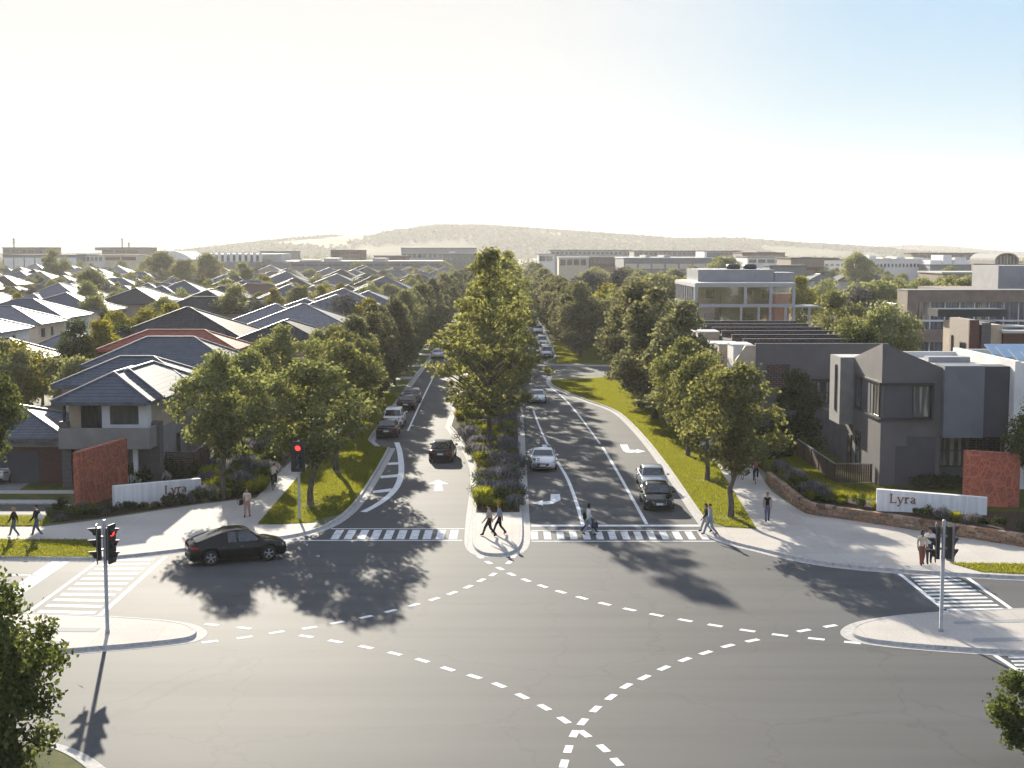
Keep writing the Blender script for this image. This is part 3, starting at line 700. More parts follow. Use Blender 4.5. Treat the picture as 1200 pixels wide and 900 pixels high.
# boulevard rows
ys = [125, 133, 141.5, 150, 159, 168, 177, 187, 197, 207, 218, 229, 240, 252, 264, 277, 290, 304, 319, 335, 352, 370, 390, 412, 436, 462, 492, 526, 564, 608]
for k, y in enumerate(ys):
    plant_tree(f'col{k%5}', -14.0+random.uniform(-.5, .3), y, random.uniform(9.2, 10.6), f'{ordn(k+1)} columnar street tree of the left footpath row, counted from the crossing', 'columnar trees along the left footpath', w=random.uniform(.95, 1.2))
yr = [115, 126, 138.5, 149.5, 160, 199, 208, 218, 229, 240, 252, 264, 277, 291, 306, 322, 340, 360, 382, 406, 434, 466, 502, 544, 592]
for k, y in enumerate(yr):
    x = (14.2, 13.4, 12.9, 13.4, 13.8)[k] if k < 5 else max(7.9, 9.9-.3*(k-5))
    plant_tree(f'col{(k*2+1)%5}', x+random.uniform(-.2, .2), y, (11.2, 12.4, 12.6, 12.2, 11.5)[k] if k < 5 else random.uniform(10, 11.6), f'{ordn(k+1)} columnar street tree of the right-hand row, counted from the crossing', 'columnar trees along the right footpath', w=random.uniform(1.1, 1.25) + (.1 if k < 9 else .3))
ym = [105.5, 121, 136, 152, 168, 185, 203, 222, 242, 264, 288, 314, 344, 378, 416, 460, 512, 575]
for k, y in enumerate(ym):
    plant_tree(f'plane{k%3}', -1.75 if k == 0 else (-2.2 if k < 5 else -1.0)+random.uniform(-.3, .3), y, (15.6 if k == 0 else random.uniform(14.0, 15.4)), ('tall front plane tree with a straight trunk in the planted median' if k == 0 else f'{ordn(k+1)} plane tree along the planted median, counted from the crossing'), 'plane trees along the median', w=(1.16 if k == 0 else 1.08 if k < 5 else 1.3))
# corner trees near the camera
plant_tree('near0', -32.3, 80, 10.3, 'leafy tree at the left edge in front of the driveway', w=1.05)
plant_tree('near1', -14.7, 37.0, 7.0, 'dark leafy tree in the lower left corner beside the kerb', z=-.2, w=1.0)
plant_tree('near0', 31.5, 79.5, 6.5, 'small leafy tree at the right edge beside the rust red panel', z=.8, w=1.25)
plant_tree('near2', 16.0, 40.5, 3.15, 'small leafy tree in the lower right corner', z=-.2, w=1.1)
# ------------------------------------------------------------------ building materials
M['roof_char'] = tile_mat('charcoal_roof_tile', (.028, .028, .031), (.05, .05, .053))
M['roof_blue'] = tile_mat('blue_grey_roof_tile', (.075, .085, .105), (.11, .12, .145))
M['roof_grey'] = tile_mat('mid_grey_roof_tile', (.15, .15, .165), (.21, .21, .225))
M['roof_brown'] = tile_mat('brown_roof_tile', (.11, .065, .045), (.17, .105, .075))
M['roof_terra'] = tile_mat('terracotta_roof_tile', (.23, .07, .052), (.32, .11, .08))
M['cap_dark'] = surf('dark_ridge_cap', (.07, .07, .075), (.05, .05, .055), 3, .5)
M['cap_blue'] = surf('grey_ridge_cap', (.14, .145, .16), (.10, .105, .12), 3, .5)
M['cap_red'] = surf('red_ridge_cap', (.28, .10, .07), (.2, .08, .06), 3, .6)
M['render_cream'] = surf('cream_render', (.52, .45, .36), (.44, .38, .30), 1.5, .85, .2, .05)
M['render_tan'] = surf('tan_render', (.50, .405, .31), (.43, .345, .265), 1.5, .85, .2, .05)
M['render_white'] = surf('white_render', (.72, .70, .67), (.62, .6, .58), 1.0, .8, .2, .03)
M['render_grey'] = surf('grey_render', (.27, .255, .245), (.22, .21, .2), 1.2, .85, .2, .05)
M['render_dark'] = surf('dark_render', (.082, .078, .086), (.105, .10, .108), 1.2, .8, .25, .05)
M['render_brown'] = surf('brown_render', (.27, .215, .175), (.21, .165, .14), 1.2, .85, .2, .05)
M['clad_white'] = ribbed_mat('white_board_cladding', (.70, .69, .68), (.6, .6, .6), .22, .6)
M['clad_dark'] = ribbed_mat('dark_vertical_cladding', (.105, .097, .100), (.13, .12, .124), .2, .6, .3, .02, .9)
M['clad_blue'] = surf('blue_grey_panel', (.155, .165, .185), (.125, .133, .15), .7, .7, .3, .02)
M['clad_smoke'] = surf('smoke_grey_panel', (.06, .057, .07), (.078, .075, .088), .7, .6, .3, .02)
M['metal_roof'] = ribbed_mat('pale_metal_roof', (.46, .44, .39), (.38, .365, .33), .4, .5, .4, .04, .12)
M['metal_grey'] = ribbed_mat('grey_metal_cladding', (.3, .3, .31), (.24, .24, .25), .3, .5, .4, .04, .5)
M['roof_flat'] = surf('dark_flat_roof', (.06, .058, .06), (.09, .086, .085), .5, .85, .2)
M['brick_red'] = brick_mat('dark_red_brick', (.14, .045, .032), (.09, .03, .024), (.06, .045, .04))
M['brick_tan'] = brick_mat('tan_brick', (.32, .245, .18), (.22, .165, .125), (.3, .27, .24))
M['brick_char'] = brick_mat('charcoal_brick', (.085, .075, .075), (.045, .042, .044), (.19, .18, .175))
M['brick_mix'] = brick_mat('mixed_brick', (.24, .10, .06), (.08, .07, .07), (.03, .03, .03), .46, .17, .05)
M['glass'] = glass_mat('window_glass')
M['glass_lite'] = glass_mat('curtained_glass', (.05, .055, .06), .06, .8, (.30, .27, .22))
def clear_glass(name):
    m, nt, out = new_mat(name); t = N(nt, 'ShaderNodeBsdfTransparent'); t.inputs['Color'].default_value = (.93, .94, .93, 1); g = N(nt, 'ShaderNodeBsdfGlossy'); g.inputs['Roughness'].default_value = .03; g.inputs['Color'].default_value = (.9, .92, .95, 1)
    lw = N(nt, 'ShaderNodeLayerWeight'); lw.inputs['Blend'].default_value = .25; mr = N(nt, 'ShaderNodeMapRange'); mr.inputs['To Min'].default_value = .12; mr.inputs['To Max'].default_value = .8; nt.links.new(lw.outputs['Fresnel'], mr.inputs['Value'])
    mx = N(nt, 'ShaderNodeMixShader'); nt.links.new(mr.outputs[0], mx.inputs[0]); nt.links.new(t.outputs[0], mx.inputs[1]); nt.links.new(g.outputs[0], mx.inputs[2]); nt.links.new(mx.outputs[0], out.inputs['Surface']); return m
M['glass_pale'] = clear_glass('clear_glass')
M['glass_blue'] = glass_mat('blue_office_glass', (.03, .04, .06), .05, .9, (.10, .13, .19))
M['frame_dark'] = surf('dark_window_frame', (.02, .02, .022), (.03, .03, .03), 3, .45, .4)
M['frame_white'] = surf('white_frame', (.70, .70, .69), (.62, .62, .61), 3, .5, .3)
M['frame_grey'] = surf('grey_frame', (.44, .43, .42), (.36, .355, .35), 3, .6, .3)
M['timber'] = surf('dark_timber', (.10, .062, .042), (.06, .038, .028), 3, .8, .2, .2, 20, stretch=(.3, .3, 4))
M['solar'] = surf('solar_panel', (.012, .018, .04), (.02, .03, .06), 1, .15, .8)
M['skylight'] = surf('pale_blue_roof_panel', (.32, .40, .50), (.27, .35, .45), 1, .25, .6)
M['antenna'] = surf('grey_steel', (.35, .35, .36), (.28, .28, .29), 5, .4, .5, metal=.6)

def hip(mb, x0, x1, y0, y1, ze, tan=.45, caps=None, fascia=.2):
    w, d = x1-x0, y1-y0; h = min(w, d)/2; zr = ze+h*tan
    if d >= w: a, b = ((x0+x1)/2, y0+h, zr), ((x0+x1)/2, y1-h, zr)
    else: a, b = (x0+h, (y0+y1)/2, zr), (x1-h, (y0+y1)/2, zr)
    c = [(x0,y0,ze),(x1,y0,ze),(x1,y1,ze),(x0,y1,ze)]
    if d >= w: mb.poly([c[0],c[1],a]); mb.poly([c[1],c[2],b,a]); mb.poly([c[2],c[3],b]); mb.poly([c[3],c[0],a,b])
    else: mb.poly([c[0],c[1],b,a]); mb.poly([c[1],c[2],b]); mb.poly([c[2],c[3],a,b]); mb.poly([c[3],c[0],a])
    lo = [(p[0],p[1],ze-fascia) for p in c]
    for k in range(4): mb.poly([lo[k], lo[(k+1)%4], c[(k+1)%4], c[k]])
    mb.poly(lo[::-1])
    if caps is not None:
        up = Vector((0,0,.03))
        for p, q in ((a,b),) + (((c[0],a),(c[1],a),(c[2],b),(c[3],b)) if d >= w else ((c[0],a),(c[3],a),(c[1],b),(c[2],b))):
            if (Vector(p)-Vector(q)).length > .1: caps.tube([Vector(p)+up, Vector(q)+up], .11, 5, False)
    return zr

def B(name, mb, root):
    """part of a building, modelled in site coordinates"""
    o = mb.build(name, root); o.location = -root.location; return o

def window(root, side, u, z, plane, w, h, mull=1, frame='frame_dark', glass='glass', proud=.05, trans=0, name='window', parent_loc=None):
    """side: 'S' faces the camera, 'E' faces +x, 'W' faces -x. u: centre along the wall"""
    f = MB().m(frame); t = .07
    def bx(mb, u0, u1, z0, z1, d0, d1):
        if side == 'S': mb.box(u0, u1, plane-d1, plane-d0, z0, z1)
        elif side == 'E': mb.box(plane+d0, plane+d1, u0, u1, z0, z1)
        else: mb.box(plane-d1, plane-d0, u0, u1, z0, z1)
    u0, u1, z0, z1 = u-w/2, u+w/2, z-h/2, z+h/2
    bx(f, u0, u0+t, z0, z1, -.05, proud+.03); bx(f, u1-t, u1, z0, z1, -.05, proud+.03); bx(f, u0+t, u1-t, z1-t, z1, -.05, proud+.03); bx(f, u0+t, u1-t, z0, z0+t, -.05, proud+.06)
    for k in range(1, mull+1):
        c = u0 + w*k/(mull+1); bx(f, c-t*.4, c+t*.4, z0+t, z1-t, -.05, proud+.02)
    for k in range(1, trans+1):
        c = z0 + h*k/(trans+1); bx(f, u0+t, u1-t, c-t*.4, c+t*.4, -.05, proud+.022)
    fo = B(name, f, root)
    g = MB().m(glass); bx(g, u0+t*.6, u1-t*.6, z0+t*.6, z1-t*.6, -.04, proud)
    g.build('pane', fo); return fo

def simple_window(root, side, u, z, plane, w, h, glass='glass', frame='frame_dark'):
    g = MB().m(frame)
    def bx(mb, u0, u1, z0, z1, d0, d1):
        if side == 'S': mb.box(u0, u1, plane-d1, plane-d0, z0, z1)
        elif side == 'E': mb.box(plane+d0, plane+d1, u0, u1, z0, z1)
        else: mb.box(plane-d1, plane-d0, u0, u1, z0, z1)
    bx(g, u-w/2, u+w/2, z-h/2, z+h/2, -.04, .035); g.m(glass); bx(g, u-w/2+.08, u+w/2-.08, z-h/2+.08, z+h/2-.08, .0, .05)
    return B('window', g, root)

def house(label, x0, x1, y0, y1, eave, roof, wall, cap='cap_dark', tan=.45, wings=(), group=None, wins=True, oh=.55, z0=GZ, cat='house', chim=False):
    root = thing('house', ((x0+x1)/2, (y0+y1)/2, z0), label, cat, group)
    mb = MB().m(wall); mb.box(x0+oh, x1-oh, y0+oh, y1-oh, z0-.1, eave-.1)
    for k, wg in enumerate(wings): mb.box(wg[0]+oh, wg[1]-oh, wg[2]+oh, wg[3]-oh, z0-.1, wg[4]-.1-.003*(k+1))
    B('wall', mb, root)
    mb = MB().m(roof); cp = MB().m(cap); hip(mb, x0, x1, y0, y1, eave, tan, cp)
    for k, wg in enumerate(wings): hip(mb, wg[0], wg[1], wg[2], wg[3], wg[4]+.004*(k+1), tan, cp, .2+.006*(k+1))
    ro = B('roof', mb, root); co = cp.build('ridge_cap', ro)
    if wins:
        zz = [1.5] if eave < 4 else [1.5, eave-1.25]
        for z in zz:
            for u in ((x0*.7+x1*.3), (x0*.28+x1*.72)): simple_window(root, 'S', u, z, y0+oh, random.choice((1.2, 1.8)), 1.2)
            for u in ((y0*.8+y1*.2), (y0*.5+y1*.5)):
                (simple_window(root, 'E', u, z, x1-oh, random.choice((1.0, 1.5)), 1.2) if x1 < 0 else simple_window(root, 'W', u, z, x0+oh, 1.3, 1.2))
    return root

# ------------------------------------------------------------------ the front house on the left corner
def front_house():
    z0 = .2
    r = thing('house', (-27, 96, z0), 'two-storey front corner house with a white upper bay and a solid balcony', 'house')
    mb = MB().m('render_tan'); mb.box(-29.6, -24.25, 90.6, 101, 3.0, 5.72); mb.box(-33.2, -24.0, 100.2, 106.8, 3.0, 5.715); B('upper_wall', mb, r)
    mb = MB().m('render_grey'); mb.box(-29.62, -23.6, 91.4, 108, z0-.3, 3.55); mb.box(-33.2, -29.62, 100, 107, z0-.3, 3.3); B('lower_wall', mb, r)
    mb = MB().m('clad_white'); mb.box(-27.15, -26.62, 89.75, 90.62, 3.0, 5.7); mb.box(-24.72, -24.1, 89.75, 90.62, 3.0, 5.7); mb.box(-26.62, -24.72, 89.76, 90.62, 3.0, 4.25); mb.box(-26.62, -24.72, 89.76, 90.62, 5.55, 5.7); B('bay_cladding', mb, r)
    window(r, 'S', -25.67, 4.9, 89.9, 1.9, 1.34, 2, glass='glass'); window(r, 'S', -28.1, 4.75, 90.6, 1.35, 1.75, 1)
    mb = MB().m('render_grey'); mb.box(-29.75, -23.75, 88.75, 88.98, 2.75, 4.12); mb.box(-23.98, -23.75, 88.98, 90.6, 2.75, 4.12); mb.box(-29.75, -29.52, 88.98, 90.6, 2.75, 4.12); mb.box(-29.52, -23.98, 88.98, 91.4, 2.78, 3.0); B('balcony', mb, r)
    mb = MB().m('brick_char'); mb.box(-29.7, -29.15, 88.8, 89.35, 4.123, 4.55); B('balcony_pier', mb, r)
    mb = MB().m('frame_dark'); mb.box(-29.5, -29.32, 89.0, 89.18, 4.55, 5.65); B('balcony_post', mb, r)
    mb = MB().m('brick_char'); mb.box(-24.45, -23.55, 90.5, 91.5, z0-.3, 4.3); B('brick_pier', mb, r)
    mb = MB().m('brick_char'); mb.box(-29.7, -29.1, 89.2, 89.9, z0-.3, 2.75); B('brick_pier', mb, r)
    mb = MB().m('frame_white'); mb.box(-25.0, -24.75, 89.3, 89.55, z0-.3, 2.75); mb.box(-25.5, -25.32, 90.9, 91.39, z0-.3, 2.75); B('porch_column', mb, r)
    mb = MB().m('timber'); mb.box(-27.4, -26.3, 91.3, 91.39, z0-.2, 2.45); do = B('door', mb, r)
    mb = MB().m('antenna'); mb.box(-26.5, -26.44, 91.22, 91.3, 1.0, 1.5); mb.build('handle', do)
    window(r, 'S', -28.4, 1.5, 91.4, 1.1, 1.8, 0)
    for u in (95.6, 99.6, 102.8): window(r, 'E', u, 2.2, -23.6, .75, 1.5, 0)
    mb = MB().m('roof_blue'); cp = MB().m('cap_blue')
    hip(mb, -30.2, -23.72, 88.9, 100, 5.85, .5, cp, .24); hip(mb, -29.8, -23.35, 91.1, 104, 5.87, .505, cp, .246); hip(mb, -33.8, -23.3, 99.6, 107.6, 5.86, .45, cp, .252)
    ro = B('roof', mb, r); cp.build('ridge_cap', ro)
    mb = MB().m('brick_red'); mb.box(-43, -29.75, 90.9, 99, z0-.3, 2.75); B('garage_wall', mb, r)
    mb = MB().m('render_grey'); mb.box(-43, -29.76, 90.75, 91.0, 2.6, 3.05); B('garage_lintel', mb, r)
    mb = MB().m('roof_blue'); cp = MB().m('cap_blue'); hip(mb, -43.5, -29.64, 90.2, 99.9, 3.25, .34, cp, .2); ro = B('garage_roof', mb, r); cp.build('ridge_cap', ro)
    mb = MB().m('clad_smoke'); mb.box(-36.8, -31.8, 90.84, 90.9, z0-.2, 2.3); B('garage_door', mb, r)
front_house()

# named nearer houses: label, x0,x1,y0,y1,eave,roof,wall,cap, wings
house('second house from the corner, wide blue-grey tiled hip roof', -37.4, -24.0, 118, 127.2, 5.75, 'roof_blue', 'render_cream', 'cap_blue', .48)
house('house with a terracotta red tiled roof', -43, -28.5, 141, 149.5, 5.5, 'roof_terra', 'brick_red', 'cap_red', .42)
house('charcoal-roofed house rising behind the terracotta roof', -47, -31.5, 158, 173, 5.7, 'roof_char', 'render_brown', 'cap_dark', .42)
house('charcoal-roofed house beside the street trees with a red downpipe corner', -31.2, -21.6, 153, 166, 5.7, 'roof_char', 'render_tan', 'cap_dark', .40)
house('pale grey-roofed wide house behind the charcoal one beside the street trees', -35.5, -21.5, 180, 193.5, 5.75, 'roof_grey', 'render_cream', 'cap_blue', .40, wings=[(-39.5, -27, 186, 199, 5.75)])
house('cream two-storey house with a broad blue-grey roof above the golden trees', -83, -67, 222, 238, 5.8, 'roof_blue', 'render_cream', 'cap_blue', .36)
house('cream two-storey house at the left edge, middle of three', -82, -65.5, 200, 214, 5.9, 'roof_blue', 'render_white', 'cap_blue', .36)
house('cream two-storey house at the left edge with two upper windows on its side wall', -80, -63.2, 183, 195, 5.9, 'roof_grey', 'render_cream', 'cap_blue', .36)
house('white two-storey house cut by the left edge of the view', -78, -62.3, 166, 178, 5.8, 'roof_grey', 'render_white', 'cap_blue', .36)
house('low single-storey wing house with a grey pyramid roof by the golden trees', -61.4, -53.2, 172, 182, 3.3, 'roof_grey', 'render_tan', 'cap_blue', .5)
house('low house with a charcoal and silver roof at the left edge behind the leafy tree', -68, -53.6, 154, 164, 3.4, 'roof_char', 'render_brown', 'cap_dark', .42)
house('brick house with a large charcoal hip roof left of the white cube porch', -80.5, -67.2, 262, 282, 5.6, 'roof_char', 'brick_tan', 'cap_dark', .42, wings=[(-83, -74, 256, 270, 4.4)])
def cube_house():
    r = house('house with a white framed cube porch and charcoal roof', -63.5, -51.5, 252, 270, 5.8, 'roof_char', 'brick_tan', 'cap_dark', .42)
    mb = MB().m('render_white'); mb.box(-62.9, -57.1, 247, 247.4, 6.3, 6.9); mb.box(-62.9, -62.3, 247, 252.5, .1, 6.3); mb.box(-57.7, -57.1, 247, 252.5, .1, 6.3); mb.box(-62.9, -57.1, 247.4, 252.5, 6.5, 6.9); B('porch_frame', mb, r)
cube_house()
house('grey house with two roof tones beside the far end of the left street trees', -40, -25, 256, 272, 5.6, 'roof_blue', 'render_white', 'cap_blue', .38, wings=[(-34, -22.5, 262, 278, 5.6)])
house('flat wide blue-grey roof in front of the two-toned house', -37, -22, 222, 238, 5.6, 'roof_blue', 'render_cream', 'cap_blue', .36, wings=[(-41, -30, 229, 243, 5.5)])
NAMED = [(-90,-62,150,245),(-66,-50,150,200),(-84,-50,244,285),(-48,-20,100,200),(-42,-20,215,280)]
# rows of suburb roofs
rows = [205, 226, 248, 270, 292, 314, 336, 359, 383, 408, 434, 462, 492, 524, 558, 594, 632, 672]
RN = [('charcoal','roof_char','cap_dark'),('blue-grey','roof_blue','cap_blue'),('pale grey','roof_grey','cap_blue'),('brown','roof_brown','cap_dark')]
WN = ['render_cream','brick_tan','render_white','render_tan','render_brown']
rr = random.Random(5); tree_gaps = []
for ri, y in enumerate(rows):
    xl = -0.385*y - 6; x = -23.0 - rr.random()*4; made = []
    while x > xl:
        wd = rr.uniform(11.5, 15.5); ln = rr.uniform(14, 18)
        if (rr.random() < .10):
            tree_gaps.append((x-wd/2, y+6)); x -= wd*.8; continue
        x0, x1, y0 = x-wd, x, y+rr.uniform(-2, 2); ln = rr.uniform(8.5, 11) if rr.random() < .45 else ln; y1 = y0+ln
        if any(a < x1 and x0 < b and c < y1 and y0 < d for a, b, c, d in NAMED): x -= 4; continue
        made.append((x0, x1, y0, y1)); tree_gaps.append((x+1.4, y0+rr.uniform(2, 12))); tree_gaps.append((x-rr.uniform(2, wd-2), y0-rr.uniform(2, 4))); x -= wd+rr.uniform(2.2, 5)
    made.sort()
    for k, (x0, x1, y0, y1) in enumerate(made):
        nm, rf, cp = rr.choices(RN, (4, 4, 1.6, .8))[0]; ev = rr.choices((3.0, 5.6), (.5, .5))[0] if y < 420 else rr.choices((3.4, 5.6), (.35, .65))[0]
        wg = [(x0+rr.uniform(-1.5, 2), x0+wd*.55, y0-3.5, y0+7, ev)] if rr.random() < .45 and y < 480 else []
        house(f'{nm}-roofed suburban house, {ordn(k+1)} from the left in the {ordn(ri+1)} roof row', x0, x1, y0, y1, ev, rf, rr.choice(WN), cp, rr.uniform(.4, .5), wg, 'suburban houses left of the boulevard', wins=y < 470)

# ------------------------------------------------------------------ right-hand corner: dark townhouse
def townhouse():
    z0 = .8
    r = thing('townhouse', (28, 90, z0), 'dark angular townhouse with a pointed parapet behind the right sign wall', 'townhouse')
    mb = MB().m('clad_dark')
    mb.extr([(23.4,86,z0-.3),(27.2,86,z0-.3),(27.2,86,8.35),(23.4,86,9.9)], (0,.3,0))
    mb.extr([(23.4,86.3,z0-.3),(23.4,93,z0-.3),(23.4,93,8.5),(23.4,86.3,9.84)], (.3,0,0))
    mb.box(23.7, 27.2, 86.3, 93, z0-.3, 7.7); B('corner_wall', mb, r)
    mb = MB().m('render_grey'); mb.box(22.45, 25.2, 93.003, 96, 3.85, 8.45); B('box_bay', mb, r)
    mb = MB().m('metal_roof'); mb.box(22.6, 25.1, 93.15, 95.9, 8.452, 8.46); B('bay_roof', mb, r)
    window(r, 'W', 94.1, 6.3, 22.45, .35, 3.2, 0)
    mb = MB().m('render_dark'); mb.box(23.6, 31, 93.01, 103, z0-.3, 3.85); mb.box(25.2, 31, 93.01, 103, 3.85, 7.6); B('rear_wall', mb, r)
    mb = MB().m('timber'); mb.box(23.5, 23.6, 94.0, 95.0, z0-.1, 3.0); do = B('door', mb, r); mb = MB().m('antenna'); mb.box(23.42, 23.5, 94.1, 94.16, 1.8, 2.2); mb.build('handle', do)
    mb = MB().m('clad_smoke'); mb.box(23.62, 25.3, 85.9, 86.0, 5.15, 7.25); B('recess_panel', mb, r)
    mb = MB().m('frame_dark'); mb.box(23.3, 26.65, 85.75, 86.0, 7.25, 7.38); mb.box(23.3, 26.65, 85.75, 86.0, 5.02, 5.15); mb.box(26.5, 26.65, 85.75, 86.0, 5.15, 7.25); mb.box(23.25, 23.4, 85.9, 92.5, 5.0, 5.13); mb.box(23.25, 23.4, 85.9, 92.5, 7.3, 7.42); B('window_hood', mb, r)
    window(r, 'S', 25.9, 6.2, 86.0, 1.1, 2.05, 0, glass='glass_lite', trans=0); window(r, 'W', 87.0, 6.2, 23.4, 1.5, 2.1, 1, glass='glass_lite'); window(r, 'W', 91.6, 6.2, 23.4, 1.5, 2.1, 0)
    mb = MB().m('clad_smoke'); mb.box(23.37, 23.4, 88.6, 90.6, 5.2, 7.2); B('recess_panel', mb, r)
    window(r, 'W', 91.4, 2.4, 23.4, 1.1, 2.4, 0)
    mb = MB().m('clad_smoke'); mb.box(24.4, 26.9, 85.93, 86, z0-.2, 3.35); mb.box(25.1, 26.9, 85.932, 86, 3.35, 3.95); B('garage_door', mb, r)
    mb = MB().m('clad_blue'); mb.box(27.2, 29.72, 85.45, 87.5, 3.95, 8.5); B('blue_panel', mb, r)
    mb = MB().m('clad_smoke'); mb.box(29.72, 31.4, 85.75, 87.5, 3.955, 8.45); B('smoke_panel', mb, r)
    mb = MB().m('clad_dark'); mb.box(27.2, 31.4, 87.2, 96.5, z0-.3, 8.1); B('back_wall', mb, r)
    window(r, 'S', 28.1, 2.9, 87.2, 2.1, 2.1, 1, glass='glass_lite', trans=1)
    mb = MB().m('frame_dark')
    for k in range(5): mb.box(29.6+k*.42, 29.7+k*.42, 86.2, 86.35, 2.6, 3.95)
    B('screen_post', mb, r)
    mb = MB().m('brick_mix'); mb.box(29.4, 31.4, 87.0, 87.19, z0-.3, 3.9); B('brick_infill', mb, r)
    mb = MB().m('render_white'); mb.box(31.4, 31.75, 84.9, 97, z0-.3, 8.85); mb.box(31.75, 40, 84.9, 85.25, z0-.3, 8.75); mb.box(27.2, 31.4, 96.5, 96.8, z0, 8.6); mb.box(31.75, 40, 96.7, 97, z0, 8.75); B('white_wall', mb, r)
    mb = MB().m('metal_roof'); mb.box(27.2, 31.4, 87.5, 96.5, 8.1, 8.25); mb.box(31.75, 40, 85.25, 96.7, 8.0, 8.1); mb.box(23.75, 27.18, 86.35, 92.9, 7.7, 7.75); B('flat_roof', mb, r)
    mb = MB().m('metal_grey'); mb.box(28, 30.8, 91.5, 92.6, 8.25, 8.6); B('roof_vent', mb, r)
    window(r, 'S', 32.9, 5.9, 84.9, 1.3, 3.3, 0); window(r, 'S', 32.9, 2.2, 84.9, 1.3, 2.2, 0)
    for k in range(4):
        mb = MB().m('skylight'); y = 86.5+k*2.3
        mb.extr([(33.0,y,8.55),(37.8,y,8.55),(37.8,y+1.9,9.15),(33.0,y+1.9,9.15)], (0,-.03,.08)); o = B('solar_panel', mb, r)
        mb = MB().m('antenna')
        for x in (33.3, 37.4): mb.box(x, x+.06, y+1.5, y+1.56, 8.1, 9.0)
        mb.build('bracket', o)
townhouse()
def fence(name, label, pts, h, z0, slat=.11, gap=.03, mat='timber', vertical=True):
    r = thing(name, (pts[0][0], pts[0][1], z0), label, 'fence')
    for a, b in zip(pts, pts[1:]):
        a, b = Vector(a), Vector(b); L = (b-a).length; d = (b-a)/L; n = Vector((-d.y, d.x)); mb = MB().m(mat)
        def bar(s0, s1, za, zb, t=.015):
            q = [a+d*s0-n*t, a+d*s1-n*t, a+d*s1+n*t, a+d*s0+n*t]; mb.prism([tuple(p) for p in q], za, zb)
        if vertical:
            s = 0
            while s < L-slat: bar(s, s+slat, z0, z0+h); s += slat+gap
        else:
            z = z0+.05
            while z < z0+h-.05: bar(0, L, z, z+slat); z += slat+gap
        B('slat_panel', mb, r)
        mb = MB().m(mat); s = 0
        while s <= L+.01: bar(max(0, s-.05), min(L, s+.05), z0-.2, z0+h+.02, .06); s += max(1.2, L/round(L/2.2))
        B('post', mb, r)
        mb = MB().m('cap_blue'); bar(0, L, z0+h+.022, z0+h+.07, .05); B('top_rail', mb, r)
fence('timber_fence', 'low brown paling fence round the yard of the dark townhouse', [(20.9, 99), (20.9, 87.4), (23.3, 87.4)], 1.15, .8)
fence('timber_fence', 'dark slatted fence along the side of the front house', [(-23.6, 92.0), (-21.7, 92.0), (-21.7, 112)], 1.9, GZ, .1, .05, vertical=False)

# ------------------------------------------------------------------ terrace row
def terrace():
    names = ['white', 'beige', 'white', 'beige', 'grey', 'white', 'beige']
    for k in range(7):
        y0 = 110+k*6.0; y1 = y0+6.0; z1 = 7.6
        lab = 'dark end terrace house with a bare side wall and a perforated brick panel' if k == 0 else f'terrace house with a {names[k]} projecting box, {ordn(k+1)} behind the bare end wall'
        r = thing('terrace_house', (25, y0+3, GZ), lab, 'terrace house', 'terrace houses on the right of the boulevard')
        mb = MB().m('render_dark'); mb.box(19.7, 30.4, y0+.31, y1-.003, 0, z1); B('wall', mb, r)
        mb = MB().m('roof_flat'); mb.box(19.75, 30.35, y0+.32, y1-.02, z1, z1+.05); B('flat_roof', mb, r)
        mb = MB().m('clad_dark' if k == 0 else 'brick_mix'); mb.box(19.7, 30.4, y0, y0+.3, 0, 8.2); B('party_wall', mb, r)
        mb = MB().m('cap_blue'); mb.box(19.66, 30.44, y0-.03, y0+.33, 8.2, 8.26); B('parapet_cap', mb, r)
        bm_ = {'white': 'render_white', 'beige': 'render_tan', 'grey': 'metal_grey'}[names[k]]
        if k == 0:
            mb = MB().m('render_tan'); mb.extr([(19.69,110.02,.0),(19.69,110.02,8.1),(18.9,110.02,8.1),(17.9,110.02,6.6),(17.9,110.02,5.6)], (0,.5,0)); B('chamfered_blade', mb, r)
        mb = MB().m(bm_); mb.box(18.1-.25*(k % 2), 19.69, y0+1.4, y0+4.4, 3.5, 8.0-.35*(k % 3)); o = B('projecting_box', mb, r)
        mb = MB().m('frame_white'); mb.box(18.03-.25*(k % 2), 19.69, y0+1.33, y0+4.47, 8.0-.35*(k % 3), 8.1-.35*(k % 3)); mb.build('box_cap', o)
        window(r, 'W', y0+2.9, 2.0, 19.7, 2.0, 2.3, 1); window(r, 'W', y0+5.1, 5.6, 19.7, .9, 1.6, 0)
        if k == 0:
            mb = MB().m('brick_mix'); mb.box(20.65, 22.45, 109.85, 109.997, 4.5, 6.6); B('brick_screen', mb, r)
            window(r, 'S', 25.6, 4.3, 110, 2.0, 1.8, 1, glass='glass_lite', trans=1); window(r, 'S', 27.9, 3.6, 110, 1.6, 2.4, 1, glass='glass_lite')
            mb = MB().m('frame_dark'); mb.box(24.2, 29.0, 109.8, 109.997, 5.25, 5.4); B('window_hood', mb, r)
terrace()
